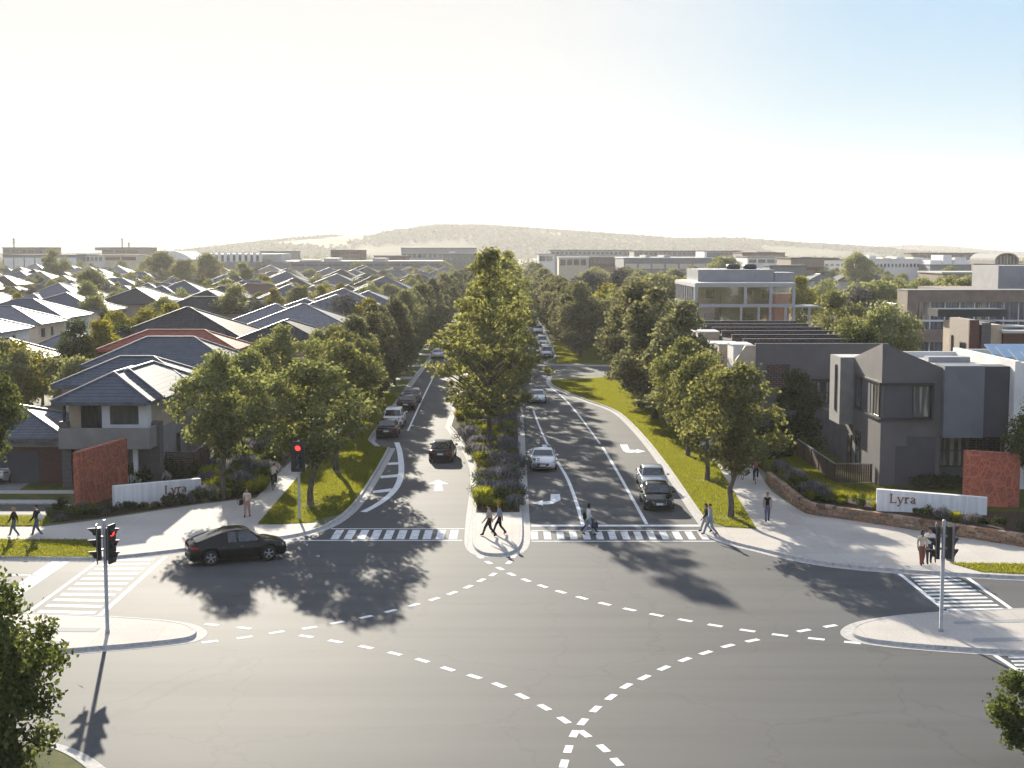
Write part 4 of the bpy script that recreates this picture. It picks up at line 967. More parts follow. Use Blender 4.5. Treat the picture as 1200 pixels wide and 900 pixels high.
def glass_block():
    r = thing('apartment_building', (32, 190, 0), 'pale framed glass building with a roof plant box behind the terrace houses', 'building')
    x0, x1, y0, y1, zt = 23.8, 36.9, 178, 200, 11.5
    fr = MB().m('frame_grey')
    for z in (zt-.5, 8.4): fr.box(x0, x1, y0, y0+.5, z, z+.42); fr.box(x0, x0+.5, y0+.5, y1, z, z+.42)
    for x in (x0, 30.2, 33.5, x1-.4): fr.box(x, x+.4, y0, y0+.4, 8.82, zt-.5)
    fr.box(x0, 40.4, y0-.01, y0+6, 8.38, 8.5)
    for x in (x0, 29.7, 32.0, 33.5, 35.5, 36.6, 38.6): fr.box(x, x+.32, y0, y0+.32, 0, 8.38)
    for k in range(9): fr.box(x0-.02, x0+.38, y0+1+k*2.4, y0+1.3+k*2.4, 0, zt-.5)
    B('frame', fr, r)
    mb = MB().m('metal_roof'); mb.box(x0+.1, x1-.1, y0+.1, y1, zt-.08, zt+.06); B('flat_roof', mb, r)
    for a, b in ((x0+.4, 30.2), (30.6, 33.5), (33.9, x1-.4)):
        mb = MB().m('glass_pale'); mb.box(a, b, y0+.25, y0+.32, 8.82, zt-.5); B('pane', mb, r)
    for a, b in ((x0+.32, 29.7), (30.02, 32.0), (32.32, 33.5), (33.82, 35.5), (35.82, 36.6)):
        mb = MB().m('glass_pale'); mb.box(a, b, y0+.2, y0+.27, 4.3, 8.38); B('pane', mb, r)
    mb = MB().m('glass_pale'); mb.box(x0+.3, x0+.36, y0+.5, y1, .2, zt-.5); B('pane', mb, r)
    mb = MB().m('render_tan'); mb.box(x0+1.5, x1-.2, y0+3, y1, 0, zt-.1); mb.box(x0+.4, x1, y0+.4, y0+3, 0, 4.2); mb.box(27.5, 29.5, y0+1.5, y0+3, 4.2, 11.3); mb.box(34.5, 35.5, y0+1.2, y0+3, 4.2, 11.3); B('inner_wall', mb, r)
    mb = MB().m('metal_grey'); mb.box(25, 35.2, 184, 196, zt+.06, 13.2); mb.box(35.3, 38, 184, 190, zt, 12.8); B('plant_box', mb, r)
    mb = MB().m('frame_dark'); mb.lathe([(.9,0),(1.0,.25),(.9,.6),(.5,.7)], 12, (30.5,189,13.2)); mb.lathe([(.9,0),(1.0,.25),(.9,.6),(.5,.7)], 12, (32.8,189,13.2)); B('roof_fan', mb, r)
    for k, x in enumerate((26.2, 31.2, 33.6)): window(r, 'S', x, 10.0, y0+3, 1.3, 1.3, 0, frame='frame_white'); window(r, 'S', x, 6.4, y0+3, 1.5, 2.2, 1)
glass_block()
def office():
    r = thing('office_building', (56, 158, 0), 'three-storey brown office building with ribbon windows and a rooftop plant room', 'building')
    x0, x1, y0, y1 = 43.4, 75, 150, 172
    mb = MB().m('render_brown'); mb.box(x0, x1, y0, y0+4, 10.1, 11.35); mb.box(x0, x0+1.0, y0+.02, y0+3.98, 0, 10.1); mb.box(x0+1, x1, y0+.03, y0+2, 5.7, 7.1); mb.box(x0+1, x1, y0+2, y0+3.99, 0, 10.1); mb.box(51, x1, y0+4, y1, 0, 11.3); B('wall', mb, r)
    mb = MB().m('render_grey'); mb.box(x0-.05, x1, y0-.05, y0+4.05, 11.35, 11.45); B('parapet_cap', mb, r)
    xs_ = [x0+1+k*1.62 for k in range(19)]
    for k in range(18):
        a, b = xs_[k]+.05, xs_[k+1]-.05
        for z0, z1 in ((8.15, 10.1), (7.1, 7.95), (3.2, 5.7)):
            if z0 == 7.1 and k > 8: continue
            mb = MB().m('glass_blue' if (k*7+int(z0)) % 4 else 'glass_lite'); mb.box(a, b, y0+.4, y0+.46, z0, z1); B('pane', mb, r)
    mb = MB().m('frame_white')
    for x in xs_: mb.box(x-.05, x+.05, y0+.3, y0+.5, 3.2, 10.1)
    mb.box(x0+1, x1, y0+.2, y0+.52, 7.95, 8.15); B('mullion', mb, r)
    mb = MB().m('metal_grey'); mb.box(56.1, 70, 158, 167, 11.3, 14.0); B('plant_room', mb, r)
    mb = MB().m('frame_dark')
    for x in (62, 64.5): mb.box(x, x+1.5, 160, 162, 14.0, 14.7)
    B('roof_unit', mb, r)
office()
def brick_units():
    r = thing('townhouse', (42, 122, 0), 'tan and red brick townhouse with a solar panel on its pale flat roof', 'townhouse')
    mb = MB().m('brick_tan'); mb.box(39.5, 40.3, 118.03, 123.2, 0, 9.75); B('tan_wall', mb, r)
    mb = MB().m('brick_red'); mb.box(39.49, 40.3, 117.75, 118.02, 0, 9.76); mb.box(42.6, 52, 118.2, 128, 0, 8.6); B('red_wall', mb, r)
    mb = MB().m('brick_char'); mb.box(40.6, 41.4, 117.9, 127, 0, 9.5); B('dark_pier', mb, r)
    mb = MB().m('render_tan'); mb.box(40.3, 42.6, 118.6, 127.5, 0, 9.3); B('render_wall', mb, r)
    mb = MB().m('metal_roof'); mb.box(42.4, 52, 118, 128.2, 8.6, 8.8); B('flat_roof', mb, r)
    mb = MB().m('frame_dark'); mb.box(39.6, 46, 127, 130, 9.6, 10.3); B('dark_parapet', mb, r)
    window(r, 'W', 119.4, 7.4, 39.5, 1.3, .7, 0); window(r, 'W', 122.3, 6.8, 39.5, .3, 2.8, 0); window(r, 'S', 42.0, 6.9, 118.6, .8, .8, 0)
    mb = MB().m('solar'); mb.extr([(42.8,121,9.5),(46.5,121,8.95),(46.5,124,8.95),(42.8,124,9.5)], (0,0,.06)); B('solar_panel', mb, r)
brick_units()
# houses on the right
for k, (x0, x1, y, rf) in enumerate(((88, 98, 448, 'roof_char'), (98, 108, 452, 'roof_blue'), (106, 124, 446, 'roof_char'))):
    house(('left', 'middle', 'right')[k] + ' one of the three joined dark-roofed houses beyond the glass building', x0, x1, y, y+20, 6.0, rf, 'render_white', 'cap_blue', .4, group='joined houses right of the boulevard')
house('small house with a brown roof and white gable beside the brown office building', 49.5, 57.5, 186, 200, 6.3, 'roof_brown', 'render_white', 'cap_dark', .5)
house('blue-grey-roofed house half hidden by the dark grey trees right of the boulevard', 24, 34, 262, 280, 5.8, 'roof_blue', 'render_white', 'cap_blue', .4)
house('low metal-roofed house behind the right-hand columnar trees', 17, 27, 228, 244, 5.8, 'roof_grey', 'render_white', 'cap_blue', .4)

# ------------------------------------------------------------------ far commercial buildings
def far_block(name, label, pl, pr, yt, Y, depth, wall, bands=(), top=None, roof='roof_flat', z0=0, extra=None, bays=0):
    x0, _, zt = HY(pl, yt, Y); x1 = HY(pr, yt, Y)[0]
    r = thing(name, ((x0+x1)/2, Y+depth/2, z0), label, 'building')
    mb = MB().m(wall); mb.box(x0, x1, Y, Y+depth, z0, zt); B('wall', mb, r)
    mb = MB().m(roof); mb.box(x0-.3, x1+.3, Y-.3, Y+depth, zt, zt+.35); B('roof', mb, r)
    for (ya, yb, mt) in bands:
        za, zb = HY(600, ya, Y)[2], HY(600, yb, Y)[2]
        n = max(1, bays)
        for k in range(n):
            a = x0+.6+(x1-x0-1.2)*k/n; b = x0+.6+(x1-x0-1.2)*(k+1)/n-(.7 if n > 1 else 0)
            mb = MB().m(mt); mb.box(a, b, Y-.12, Y+.1, zb, za); B('window', mb, r)
    for (a, b, t, mt) in (top or ()):
        xa = HY(a, yt, Y)[0]; xb = HY(b, yt, Y)[0]; zz = HY(600, t, Y)[2]
        mb = MB().m(mt); mb.box(xa, xb, Y+2, Y+depth*.6, zt+.35, zz); B('rooftop_unit', mb, r)
    return r
def mast(px, yt, yb, Y, label):
    x, _, z1 = HY(px, yt, Y); z0 = HY(px, yb, Y)[2]
    r = thing('antenna_mast', (x, Y, z0), label, 'mast')
    mb = MB().m('antenna'); mb.box(-.35, .35, -.35, .35, 0, z1-z0); mb.build('pole', r); mb = MB().m('antenna')
    for k in range(2): mb.box(-1.1, 1.1, -.2, .2, (z1-z0)*(.55+.25*k), (z1-z0)*(.6+.25*k))
    mb.build('crossarm', r)
far_block('warehouse', 'long pale panelled warehouse at the far left under the low brown blocks', 3, 92, 299, 760, 40, 'clad_blue', [(302, 316, 'clad_white')], bays=7)
far_block('office_block', 'low brown block on top of the far left warehouse, under the lattice mast', 3, 52, 290.5, 805, 30, 'render_brown', [(293, 296, 'glass')], bays=5)
mast(16, 279, 291, 806, 'lattice mast above the far left brown block')
far_block('office_block', 'far left glass-fronted block with a pale base between two round trees', 76, 122, 299.5, 770, 40, 'render_white', [(301, 306, 'glass')], [(88, 100, 297, 'render_white')], bays=9)
far_block('office_block', 'brown two-tone block with pale stone front on the far left skyline', 122, 162, 299.5, 765, 40, 'render_cream', [(301, 305, 'brick_red')], bays=2)
far_block('office_block', 'brown upper block on the far left skyline with two thin masts', 119, 164, 290.5, 830, 40, 'render_brown', [(293, 296, 'glass')], [(110, 119, 293.5, 'render_grey')], bays=3)
mast(143, 279, 291, 832, 'taller of the two thin masts on the far left skyline'); mast(151, 284, 291, 832, 'shorter of the two thin masts on the far left skyline')
def shed():
    Y = 780; x0, _, z0 = HY(198, 304, Y); x1 = HY(226, 304, Y)[0]; zt = HY(210, 294.5, Y)[2]
    r = thing('arched_hall', ((x0+x1)/2, Y, 0), 'far hall with a white curved roof left of the row of white columns', 'building')
    mb = MB().m('render_grey'); mb.box(x0, x1, Y, Y+40, 0, z0); B('wall', mb, r)
    mb = MB().m('render_white'); n = 10; pts = [(x0+(x1-x0)*k/n, Y-1, z0+(zt-z0)*math.sin(math.pi*(.35+.65*k/n))) for k in range(n+1)] + [(x1, Y-1, z0-.5), (x0, Y-1, z0-.5)]
    mb.extr(pts, (0, 42, 0)); B('curved_roof', mb, r)
shed()
def colonnade():
    Y = 700; xa, _, zt = HY(250, 296, Y); xb = HY(305, 296, Y)[0]; zb = HY(250, 307, Y)[2]
    r = thing('office_block', ((xa+xb)/2, Y, 0), 'far grey block fronted by a row of tall white columns', 'building')
    mb = MB().m('metal_grey'); mb.box(xa-4, xb+10, Y+4, Y+34, 0, zt-.6); B('wall', mb, r)
    mb = MB().m('clad_blue'); mb.box(xa, xb+16, Y-6, Y+4, 0, zb); B('podium', mb, r)
    for k in range(9):
        x = xa+(xb-xa)*k/8; mb = MB().m('render_white'); mb.box(x-.7, x+.7, Y, Y+1.4, zb, zt); B('column', mb, r)
    mb = MB().m('glass'); mb.box(xa, xb, Y+3.8, Y+4.1, zb+.5, zt-1.4); B('window', mb, r)
colonnade()
far_block('office_block', 'far pale grey low block right of the white columns', 305, 343, 295, 820, 30, 'render_grey', [(297, 299, 'glass')], bays=4)
far_block('warehouse', 'very long low blue-grey warehouse across the left middle distance', 325, 520, 306.5, 700, 40, 'clad_blue', [(309, 312, 'clad_smoke')], [(379, 395, 302.5, 'metal_grey'), (436, 451, 302.5, 'metal_grey'), (350, 374, 304, 'render_white')], 'metal_roof', bays=12)
far_block('office_block', 'red-brown brick block with dark windows above the long warehouse', 387.5, 423, 293.5, 790, 30, 'brick_red', [(295, 298, 'glass'), (300, 303, 'glass')], [(413, 423, 293, 'render_grey')], bays=3)
far_block('warehouse', 'long rust-brown low building left of the grey ribbed hall', 438, 475, 300, 760, 30, 'brick_red')
far_block('office_block', 'large grey ribbed hall on the skyline left of the boulevard', 470, 557, 291, 840, 40, 'metal_grey', [(297.5, 302, 'glass')], bays=14)
far_block('office_block', 'blue-grey block with square openings at the left end of the boulevard', 519, 557, 298, 720, 30, 'clad_blue', [(302, 304.5, 'glass_lite'), (307, 309.5, 'glass_lite')], [(526, 532, 294.5, 'render_white')], bays=3)
far_block('office_block', 'small brick-ended block beside the left end of the boulevard', 557, 563, 298.5, 724, 26, 'brick_red')
far_block('office_block', 'wide glass-fronted office block right of the far end of the boulevard', 645, 742, 293.5, 840, 40, 'metal_grey', [(295.5, 298, 'glass')], bays=18)
far_block('office_block', 'white end pavilion at the left of the far right offices', 631, 650, 298, 760, 25, 'render_white', [(300, 306, 'glass')], bays=2)
far_block('office_block', 'pale framed shopfront block with a deep canopy in front of the far offices', 655, 690, 302, 640, 24, 'render_cream', [(304, 311, 'glass')], roof='frame_white', bays=4)
far_block('office_block', 'small glazed block with brick flank between the canopy block and the white warehouse', 690, 732, 302, 660, 24, 'brick_red', [(303, 309, 'glass_blue')], bays=6)
far_block('warehouse', 'long blue-grey shed with a bright white roof right of the boulevard', 731, 878, 302.5, 600, 50, 'clad_blue', [(309, 315, 'render_cream')], [(757, 762, 299, 'metal_grey'), (779, 786, 299, 'metal_grey'), (826, 829, 295, 'render_white'), (829, 845, 296, 'clad_blue')], 'render_white', bays=9)
far_block('office_block', 'long dark-topped glass block behind the white-roofed shed', 743, 868, 294.5, 760, 30, 'render_grey', [(296, 298.5, 'glass_lite')], bays=22)
far_block('office_block', 'white flat-roofed block with dark windows right of the white-roofed shed', 876, 922, 301.5, 560, 30, 'render_white', [(304, 308, 'glass')], bays=4)
far_block('office_block', 'brown brick block behind the white flat-roofed block', 870, 920, 296.5, 700, 30, 'brick_red', [(299, 300.5, 'glass')], [(888, 910, 295, 'render_brown')], bays=4)
far_block('office_block', 'plain dark brown cube building in the right middle distance', 927, 966, 303, 480, 26, 'render_brown', [(313, 317, 'brick_red')], [(940, 952, 301, 'render_grey')])
far_block('office_block', 'low blue-grey podium in front of the dark brown cube', 902, 945, 312, 440, 12, 'clad_blue')
far_block('apartment_building', 'long white apartment row with narrow windows on the right', 1017, 1090, 304, 560, 30, 'render_white', [(309, 313, 'glass')], [(1020, 1028, 299.5, 'render_white'), (1036, 1046, 302, 'render_white'), (1052, 1062, 301, 'render_white'), (1072, 1084, 302, 'render_white')], 'render_white', bays=16)
far_block('apartment_building', 'white stepped apartment row with blue-grey side walls on the far right', 1090, 1163, 310, 545, 30, 'clad_blue', [], [(1092, 1106, 305, 'render_white'), (1107, 1117, 299, 'render_white'), (1121, 1134, 302, 'render_white'), (1134, 1143, 305, 'render_white')], 'render_white')
far_block('apartment_building', 'beige apartment building with recessed balconies on the right skyline', 1078, 1158, 297, 700, 30, 'render_brown', [(299, 302, 'glass_lite')], [(1074, 1080, 296, 'render_cream')], bays=7)
far_block('office_block', 'low roofs of a white building between the trees left of the apartment row', 965, 1000, 305, 620, 30, 'render_white', [(309, 312, 'glass')], [(955, 985, 302, 'roof_flat')], bays=5)
def arch_hall():
    Y = 430; xa, _, _ = HY(1165, 300, Y); xb = HY(1193, 300, Y)[0]; c = (xa+xb)/2; zb = HY(600, 305, Y)[2]; rad = (xb-xa)/2
    r = thing('arched_hall', (c, Y, 0), 'barrel-roofed hall with tall pale mullions on the right skyline', 'building')
    mb = MB().m('brick_red'); mb.box(xa+1, xb+14, Y-3, Y+24, 0, zb-1.2); B('podium', mb, r)
    mb = MB().m('render_grey'); n = 14; o_ = [(c+rad*math.cos(math.pi*k/n), zb+rad*.62*math.sin(math.pi*k/n)) for k in range(n+1)]; i_ = [(c+rad*.9*math.cos(math.pi*k/n), zb+rad*.53*math.sin(math.pi*k/n)) for k in range(n+1)]
    for k in range(n): mb.extr([(o_[k][0],Y-1,o_[k][1]),(o_[k+1][0],Y-1,o_[k+1][1]),(i_[k+1][0],Y-1,i_[k+1][1]),(i_[k][0],Y-1,i_[k][1])], (0,24,0))
    mb.box(xa, xa+.6, Y-1, Y+23, zb-1.2, zb); mb.box(xb-.6, xb, Y-1, Y+23, zb-1.2, zb); B('vault', mb, r)
    mb = MB().m('glass'); mb.box(xa+.8, xb-.8, Y+1.5, Y+2, zb-1.2, zb+rad*.3); B('glazing', mb, r)
    for k in range(6):
        x = xa+1.2+(xb-xa-2.4)*k/5; mb = MB().m('render_cream'); mb.box(x-.2, x+.2, Y, Y+.5, zb-1.2, zb+rad*.50*math.sqrt(max(0, 1-((x-c)/rad)**2))); B('mullion', mb, r)
arch_hall()
far_block('warehouse', 'low pale-roofed building just behind the brown office plant room', 1105, 1200, 320.5, 330, 20, 'render_brown', roof='metal_roof')

# ------------------------------------------------------------------ garden and backdrop trees
def px_tree(key, px, ytop, Y, label, w=1.0, group=None):
    x, _, z = HY(px, ytop, Y); plant_tree(key, x, Y, max(3.0, z-GZ), label, group, w=w)
for a in ((('gold0'),117,378,152,'golden-leaved garden tree, tallest of the group above the front house roof',1.25),('gold1',135,366,175,'golden-leaved garden tree behind the tallest golden one',1.15),('dark0',88,378,150,'dark narrow tree at the left of the golden garden trees',1.0),('dark1',148,378,160,'dark tree between the golden garden trees and the rear golden pair',1.0),('gold1',172,364,178,'broad golden tree right of the dark garden tree',1.3),('gold0',200,358,190,'green-gold tree behind the terracotta roof ridge',1.2),('dark1',212,364,186,'small dark tree beside the green-gold tree near the terracotta roof',.9),
          ('pale0',48,414,138,'pale shrubby tree left of the front house roof',1.25),('gold1',20,402,132,'yellow-green tree behind the leafy tree at the left edge',1.3),('pale1',95,420,130,'pale low bushy tree against the front house roof',1.0),('gum0',8,400,128,'broad gum tree at the left edge behind the leafy corner tree',1.0),
          ('gum1',110,345,225,'pale gum tree between the cream two-storey houses and the brick house',.9),('gum2',103,330,262,'pale gum tree above the cream two-storey house',.8),('gum0',272,336,228,'broad gum tree left of the pale grey-roofed house',1.0),('gum2',215,362,196,'loose gum tree behind the terracotta roof',.8),
          ('grey0',406,346,200,'dark purple-grey tree standing before the left columnar row',1.1),('gold0',432,352,196,'yellow-green tree beside the purple-grey one',1.1),('gum1',352,333,262,'green tree beside the two-toned grey house',.9)):
    px_tree(a[0], a[1], a[2], a[3], a[4], a[5])
for a in (('grey1',772,348,168,'dark purple-grey tree at the head of the terrace houses',1.35),('pale0',735,342,200,'bright green broad tree behind the right-hand columnar row',1.5),('gold1',714,335,215,'yellow-green tree behind the right-hand columnar row',1.3),('grey0',690,320,260,'large purple-grey tree over the right-hand columnar row, left of two',1.2),('grey1',722,318,262,'large purple-grey tree over the right-hand columnar row, right of two',1.2),('pale1',772,324,255,'round bright green tree left of the glass building',1.5),('dark0',745,330,240,'dark tree left of the glass building',1.3),('grey0',793,318,262,'small purple-grey tree touching the left of the glass building roof',.9),
          ('gum0',985,344,150,'pale gum tree right of the glass building, left of three',.95),('grey1',1012,340,165,'purple-grey tree between the pale gum trees on the right',.95),('gum1',1003,368,128,'low spreading gum tree over the townhouse parapet',.9),('gum2',1040,358,124,'open-crowned gum tree in front of the brown office building',.85),('dark1',1006,378,116,'small dark green tree behind the pointed parapet',.9),('dark0',936,438,106,'dark bushy tree against the bare end wall of the terrace',1.15),
          ('gold0',938,326,240,'yellow-green tree behind the glass building canopy',1.1),('pale0',966,330,300,'bright green round tree in front of the joined dark-roofed houses',1.3),('pale1',1030,332,230,'round bright tree left of the office building, nearer the houses',1.3),('gum0',1050,330,240,'broad pale tree left of the office building roof',1.2),('gum2',1085,326,260,'pale tree over the left end of the office building',1.1),('gum1',1110,322,300,'pale tree behind the middle of the office building roof',1.2),('gum0',1125,326,240,'domed pale tree beside the office plant room',1.1),('pale1',1100,334,210,'small round tree peeping over the office building roof',1.0),
          ('gum2',1008,296,440,'tall wispy gum tree on the right skyline',1.0),('gum1',848,299,430,'large round gum tree in front of the white-roofed shed',1.2)):
    px_tree(a[0], a[1], a[2], a[3], a[4], a[5])
for k, a in enumerate(((62,294,520,'round gum tree in front of the far left warehouse'),(188,293,520,'large gum tree on the left skyline beside the curved white roof'),(244,297,500,'large gum tree in front of the white columns'),(284,308,420,'grey-green gum tree right of the white columns'),(215,303,480,'low gum tree between the two large ones on the left'),(107,315,350,'gum tree among the far left roofs'))):
    px_tree(f'gum{k%3}', a[0], a[1], a[2], a[3], 1.05)
rt = random.Random(12); nt_ = 0
keys = ['gum0', 'gum1', 'gum2', 'pale0', 'pale1', 'gold0', 'gold1', 'grey0', 'street1']
for k, (x, y) in enumerate(tree_gaps):
    if rt.random() < .93 and not any(a < x < b and c < y < d for a, b, c, d in NAMED):
        nt_ += 1; plant_tree(rt.choice(keys), x, y, rt.uniform(4.6, 8.2), 'garden tree growing between the suburban roofs left of the boulevard', 'garden trees between the suburban houses', w=rt.uniform(.8, 1.1))
def belt(n, x0, x1, y0, y1, h0, h1, label, group, keys=('gum0','gum1','gum2','street1','pale0')):
    for _ in range(n): plant_tree(rt.choice(keys), rt.uniform(x0, x1), rt.uniform(y0, y1), rt.uniform(h0, h1), label, group, w=rt.uniform(.9, 1.4))
belt(46, -330, -20, 690, 760, 6, 11, 'tree in the belt behind the last row of suburban roofs', 'belt of trees beyond the suburb')
belt(40, 28, 120, 470, 590, 6, 9.5, 'tree in the belt in front of the white-roofed shed', 'belt of trees on the right')
belt(26, 20, 60, 290, 420, 6, 9, 'tree in the thicket between the right footpath and the glass building', 'thicket right of the boulevard', ('gum0','pale0','pale1','grey0','dark0','street2','gold1'))
belt(30, 105, 190, 330, 440, 6, 9, 'tree in the pale wood behind the office building', 'wood behind the office building')
belt(30, 120, 260, 470, 620, 6, 10, 'tree in the belt before the white apartment rows', 'belt of trees before the apartments')
# ------------------------------------------------------------------ cars
def paint_mat(name, c, metal=0.0, rough=.12):
    m, nt, out = new_mat(name); p = N(nt, 'ShaderNodeBsdfPrincipled')
    p.inputs['Base Color'].default_value = c4(c); p.inputs['Roughness'].default_value = rough; p.inputs['Metallic'].default_value = metal
    p.inputs['Coat Weight'].default_value = .0; p.inputs['Specular IOR Level'].default_value = .3; p.inputs['Coat Roughness'].default_value = .05
    no = N(nt, 'ShaderNodeTexNoise'); no.inputs['Scale'].default_value = 1.5; tc = N(nt, 'ShaderNodeTexCoord'); nt.links.new(tc.outputs['Object'], no.inputs['Vector'])
    nt.links.new(ramp(nt, no.outputs['Fac'], [(.3, c), (.7, tuple(x*.86 for x in c))]), p.inputs['Base Color'])
    nt.links.new(p.outputs[0], out.inputs['Surface']); return m
M['car_paint'] = paint_mat('car_paint', (.006, .006, .007)); M['paint_black'] = M['car_paint']
M['paint_white'] = paint_mat('white_car_paint', (.78, .78, .77)); M['paint_silver'] = paint_mat('silver_car_paint', (.55, .56, .57), .35)
M['paint_grey'] = paint_mat('grey_car_paint', (.16, .17, .18), .3); M['paint_navy'] = paint_mat('navy_car_paint', (.02, .025, .05))
M['car_glass'] = glass_mat('car_glass', (.012, .014, .016), .03, .9, (.03, .033, .036))
M['rubber'] = surf('tyre_rubber', (.018, .018, .018), (.03, .03, .03), 8, .8, .2)
M['alloy'] = surf('alloy_rim', (.5, .5, .51), (.4, .4, .41), 5, .3, .5, metal=.3)
M['trim'] = surf('black_trim', (.012, .012, .013), (.02, .02, .02), 6, .5, .3)
M['lamp_clear'] = surf('clear_lamp', (.62, .64, .66), (.35, .36, .38), 9, .1, .8)
M['lamp_red'] = surf('red_tail_lamp', (.42, .02, .015), (.3, .012, .01), 6, .15, .7)
M['plate'] = surf('number_plate', (.72, .72, .70), (.66, .66, .65), 4, .5, .3)
M['chrome'] = surf('chrome_trim', (.6, .6, .6), (.5, .5, .5), 4, .15, .6, metal=1)

def car_proto(key, L=4.7, W=1.85, H=1.43, belt=.92, hood=.82, trunk=.95, A=.55, Bx=1.35, Cx=2.75, D=3.62, wr=.33, wx=(.95, 3.75), clear=.2, front='sedan', wag=False):
    """car along +X, rear bumper at x=0, on z=0; A..D: rear glass base, roof rear, roof front, windscreen base"""
    hw = W/2; n = 30
    def zt(x):           # shoulder / deck / bonnet height
        pts = [(0, trunk-.16), (.12, trunk-.02), (A, trunk), (A+.3, belt+.02), (D-.1, belt), (D, belt-.01), (D+.35, hood+.06), (L-.45, hood-.03), (L-.14, hood-.09), (L-.03, hood-.15), (L, hood-.19)]
        return float(np.interp(x, [p[0] for p in pts], [p[1] for p in pts]))
    def zb(x): return float(np.interp(x, [0, .12, .5, L-.5, L-.1, L], [.42, .30, clear, clear, .24, .30]))
    def wd(x): return hw*float(np.interp(x, [0, .08, .35, .9, L-1.1, L-.5, L-.16, L], [.80, .88, .965, 1, 1, .955, .84, .70]))
    def sec(x):
        b, t, w_ = zb(x), zt(x), wd(x); h = t-b
        return [(w_*.80, b), (w_*.94, b+.05), (w_*.985, b+h*.3), (w_, b+h*.55), (w_*.975, b+h*.80), (w_*.93, t-.04), (w_*.86, t), (w_*.45, t+.022), (0, t+.03)]
    mb = MB().m('car_paint'); mb.smooth = True; rings = []
    xs_ = [0, .04, .12, .25] + [.25+(L-.5)*k/(n) for k in range(1, n)] + [L-.25, L-.12, L-.04, L]
    for x in xs_:
        s = sec(x); ring = [mb.P((x, 0, zb(x)))] + [mb.P((x, y, z)) for y, z in s] + [mb.P((x, -y, z)) for y, z in s[-2::-1]]
        rings.append(ring)
    for a, b in zip(rings, rings[1:]):
        m_ = len(a)
        for j in range(m_): mb.face((a[j], a[(j+1) % m_], b[(j+1) % m_], b[j]))
    mb.face(rings[0][::-1]); mb.face(rings[-1])
    me = mb.mesh('body', False)
    # wheel arches cut out
    tmp = bpy.data.objects.new('body', me); COL.objects.link(tmp); cut = MB().m('trim')
    for x in wx:
        for s in (-1, 1): cut.lathe([(wr+.06, s*(hw-.30)), (wr+.06, s*(hw+.2))] if s > 0 else [(wr+.06, -(hw+.2)), (wr+.06, -(hw-.30))], 24, (x, 0, wr), 'Y', smooth=False)
    cme = cut.mesh('cut', False); cobj = bpy.data.objects.new('cut', cme); COL.objects.link(cobj)
    bmc = bmesh.new(); bmc.from_mesh(cme); bmesh.ops.recalc_face_normals(bmc, faces=bmc.faces); bmc.to_mesh(cme); bmc.free()
    bmc = bmesh.new(); bmc.from_mesh(me); bmesh.ops.recalc_face_normals(bmc, faces=bmc.faces); bmc.to_mesh(me); bmc.free()
    md = tmp.modifiers.new('b', 'BOOLEAN'); md.object = cobj; md.operation = 'DIFFERENCE'; md.solver = 'EXACT'
    dg = bpy.context.evaluated_depsgraph_get(); body = bpy.data.meshes.new_from_object(tmp.evaluated_get(dg)); body.name = 'body'
    bpy.data.objects.remove(tmp); bpy.data.objects.remove(cobj)
    if len(body.polygons) < 100: body = me
    root = bpy.data.objects.new('car', None); root['category'] = 'car'
    def sub(name, mbx, par=root):
        o = bpy.data.objects.new(name, mbx.mesh(name, False)); o.parent = par; return o
    bo = bpy.data.objects.new('body', body); bo.parent = root
    # cabin
    wb = hw*.885; wt = hw*.70; zr = H; A0 = A-.02; D0 = D+.05
    c = MB().m('car_paint'); bm_ = bmesh.new()
    prof = [(A0, belt-.12), (A+.02, belt+(trunk-belt)*.8), (Bx-.18, zr-.07), (Bx+.1, zr-.012), ((Bx+Cx)/2, zr), (Cx-.1, zr-.02), (Cx+.18, zr-.085), (D, belt+.0), (D0, belt-.12)]
    def half(z): return wb + (wt-wb)*max(0, min(1, (z-belt)/(zr-belt)))
    V = {}
    for s in (-1, 1):
        V[s] = [bm_.verts.new((x, s*half(z), z)) for x, z in prof]
    ctr = [bm_.verts.new((x, 0, z+(.035 if 2 <= k <= 6 else .012))) for k, (x, z) in enumerate(prof)]
    k = len(prof)
    for s in (-1, 1):
        bm_.faces.new(V[s] if s < 0 else V[s][::-1])
        for j in range(k-1):
            q = (V[s][j], V[s][j+1], ctr[j+1], ctr[j]); bm_.faces.new(q if s > 0 else q[::-1])
    bmesh.ops.recalc_face_normals(bm_, faces=bm_.faces)
    edges = [e for e in bm_.edges if all(v in V[1] or v in V[-1] for v in e.verts) and not (e.verts[0] in V[1]) ^ (e.verts[1] in V[1])]
    bmesh.ops.bevel(bm_, geom=edges, offset=.07, segments=3, profile=.5, affect='EDGES')
    for f in bm_.faces: f.smooth = True
    cab = bpy.data.meshes.new('roof'); bm_.to_mesh(cab); bm_.free(); cab.materials.append(M['car_paint'])
    co = bpy.data.objects.new('cabin', cab); co.parent = root
    # glass
    def gquad(name, p, q, ins0, ins1, o):      # windscreen / rear screen between profile points p (low) and q (high)
        p, q = Vector((p[0], 0, p[1])), Vector((q[0], 0, q[1])); d = q-p; nrm = Vector((-d.z, 0, d.x)).normalized()
        if (nrm.x > 0) != (o > 0): nrm = -nrm
        a = p + d*ins0 + nrm*.03; b = p + d*ins1 + nrm*.03
        g = MB().m('car_glass'); g.smooth = True; m_ = 6; r0, r1 = [], []
        for t in range(m_+1):
            u = -1+2*t/m_; cz = .02*(1-u*u)
            r0.append(g.P((a.x+nrm.x*cz, u*(half(a.z)-.07), a.z+nrm.z*cz))); r1.append(g.P((b.x+nrm.x*cz, u*(half(b.z)-.07), b.z+nrm.z*cz)))
        for t in range(m_): g.face((r0[t], r0[t+1], r1[t+1], r1[t]))
        return sub(name, g)
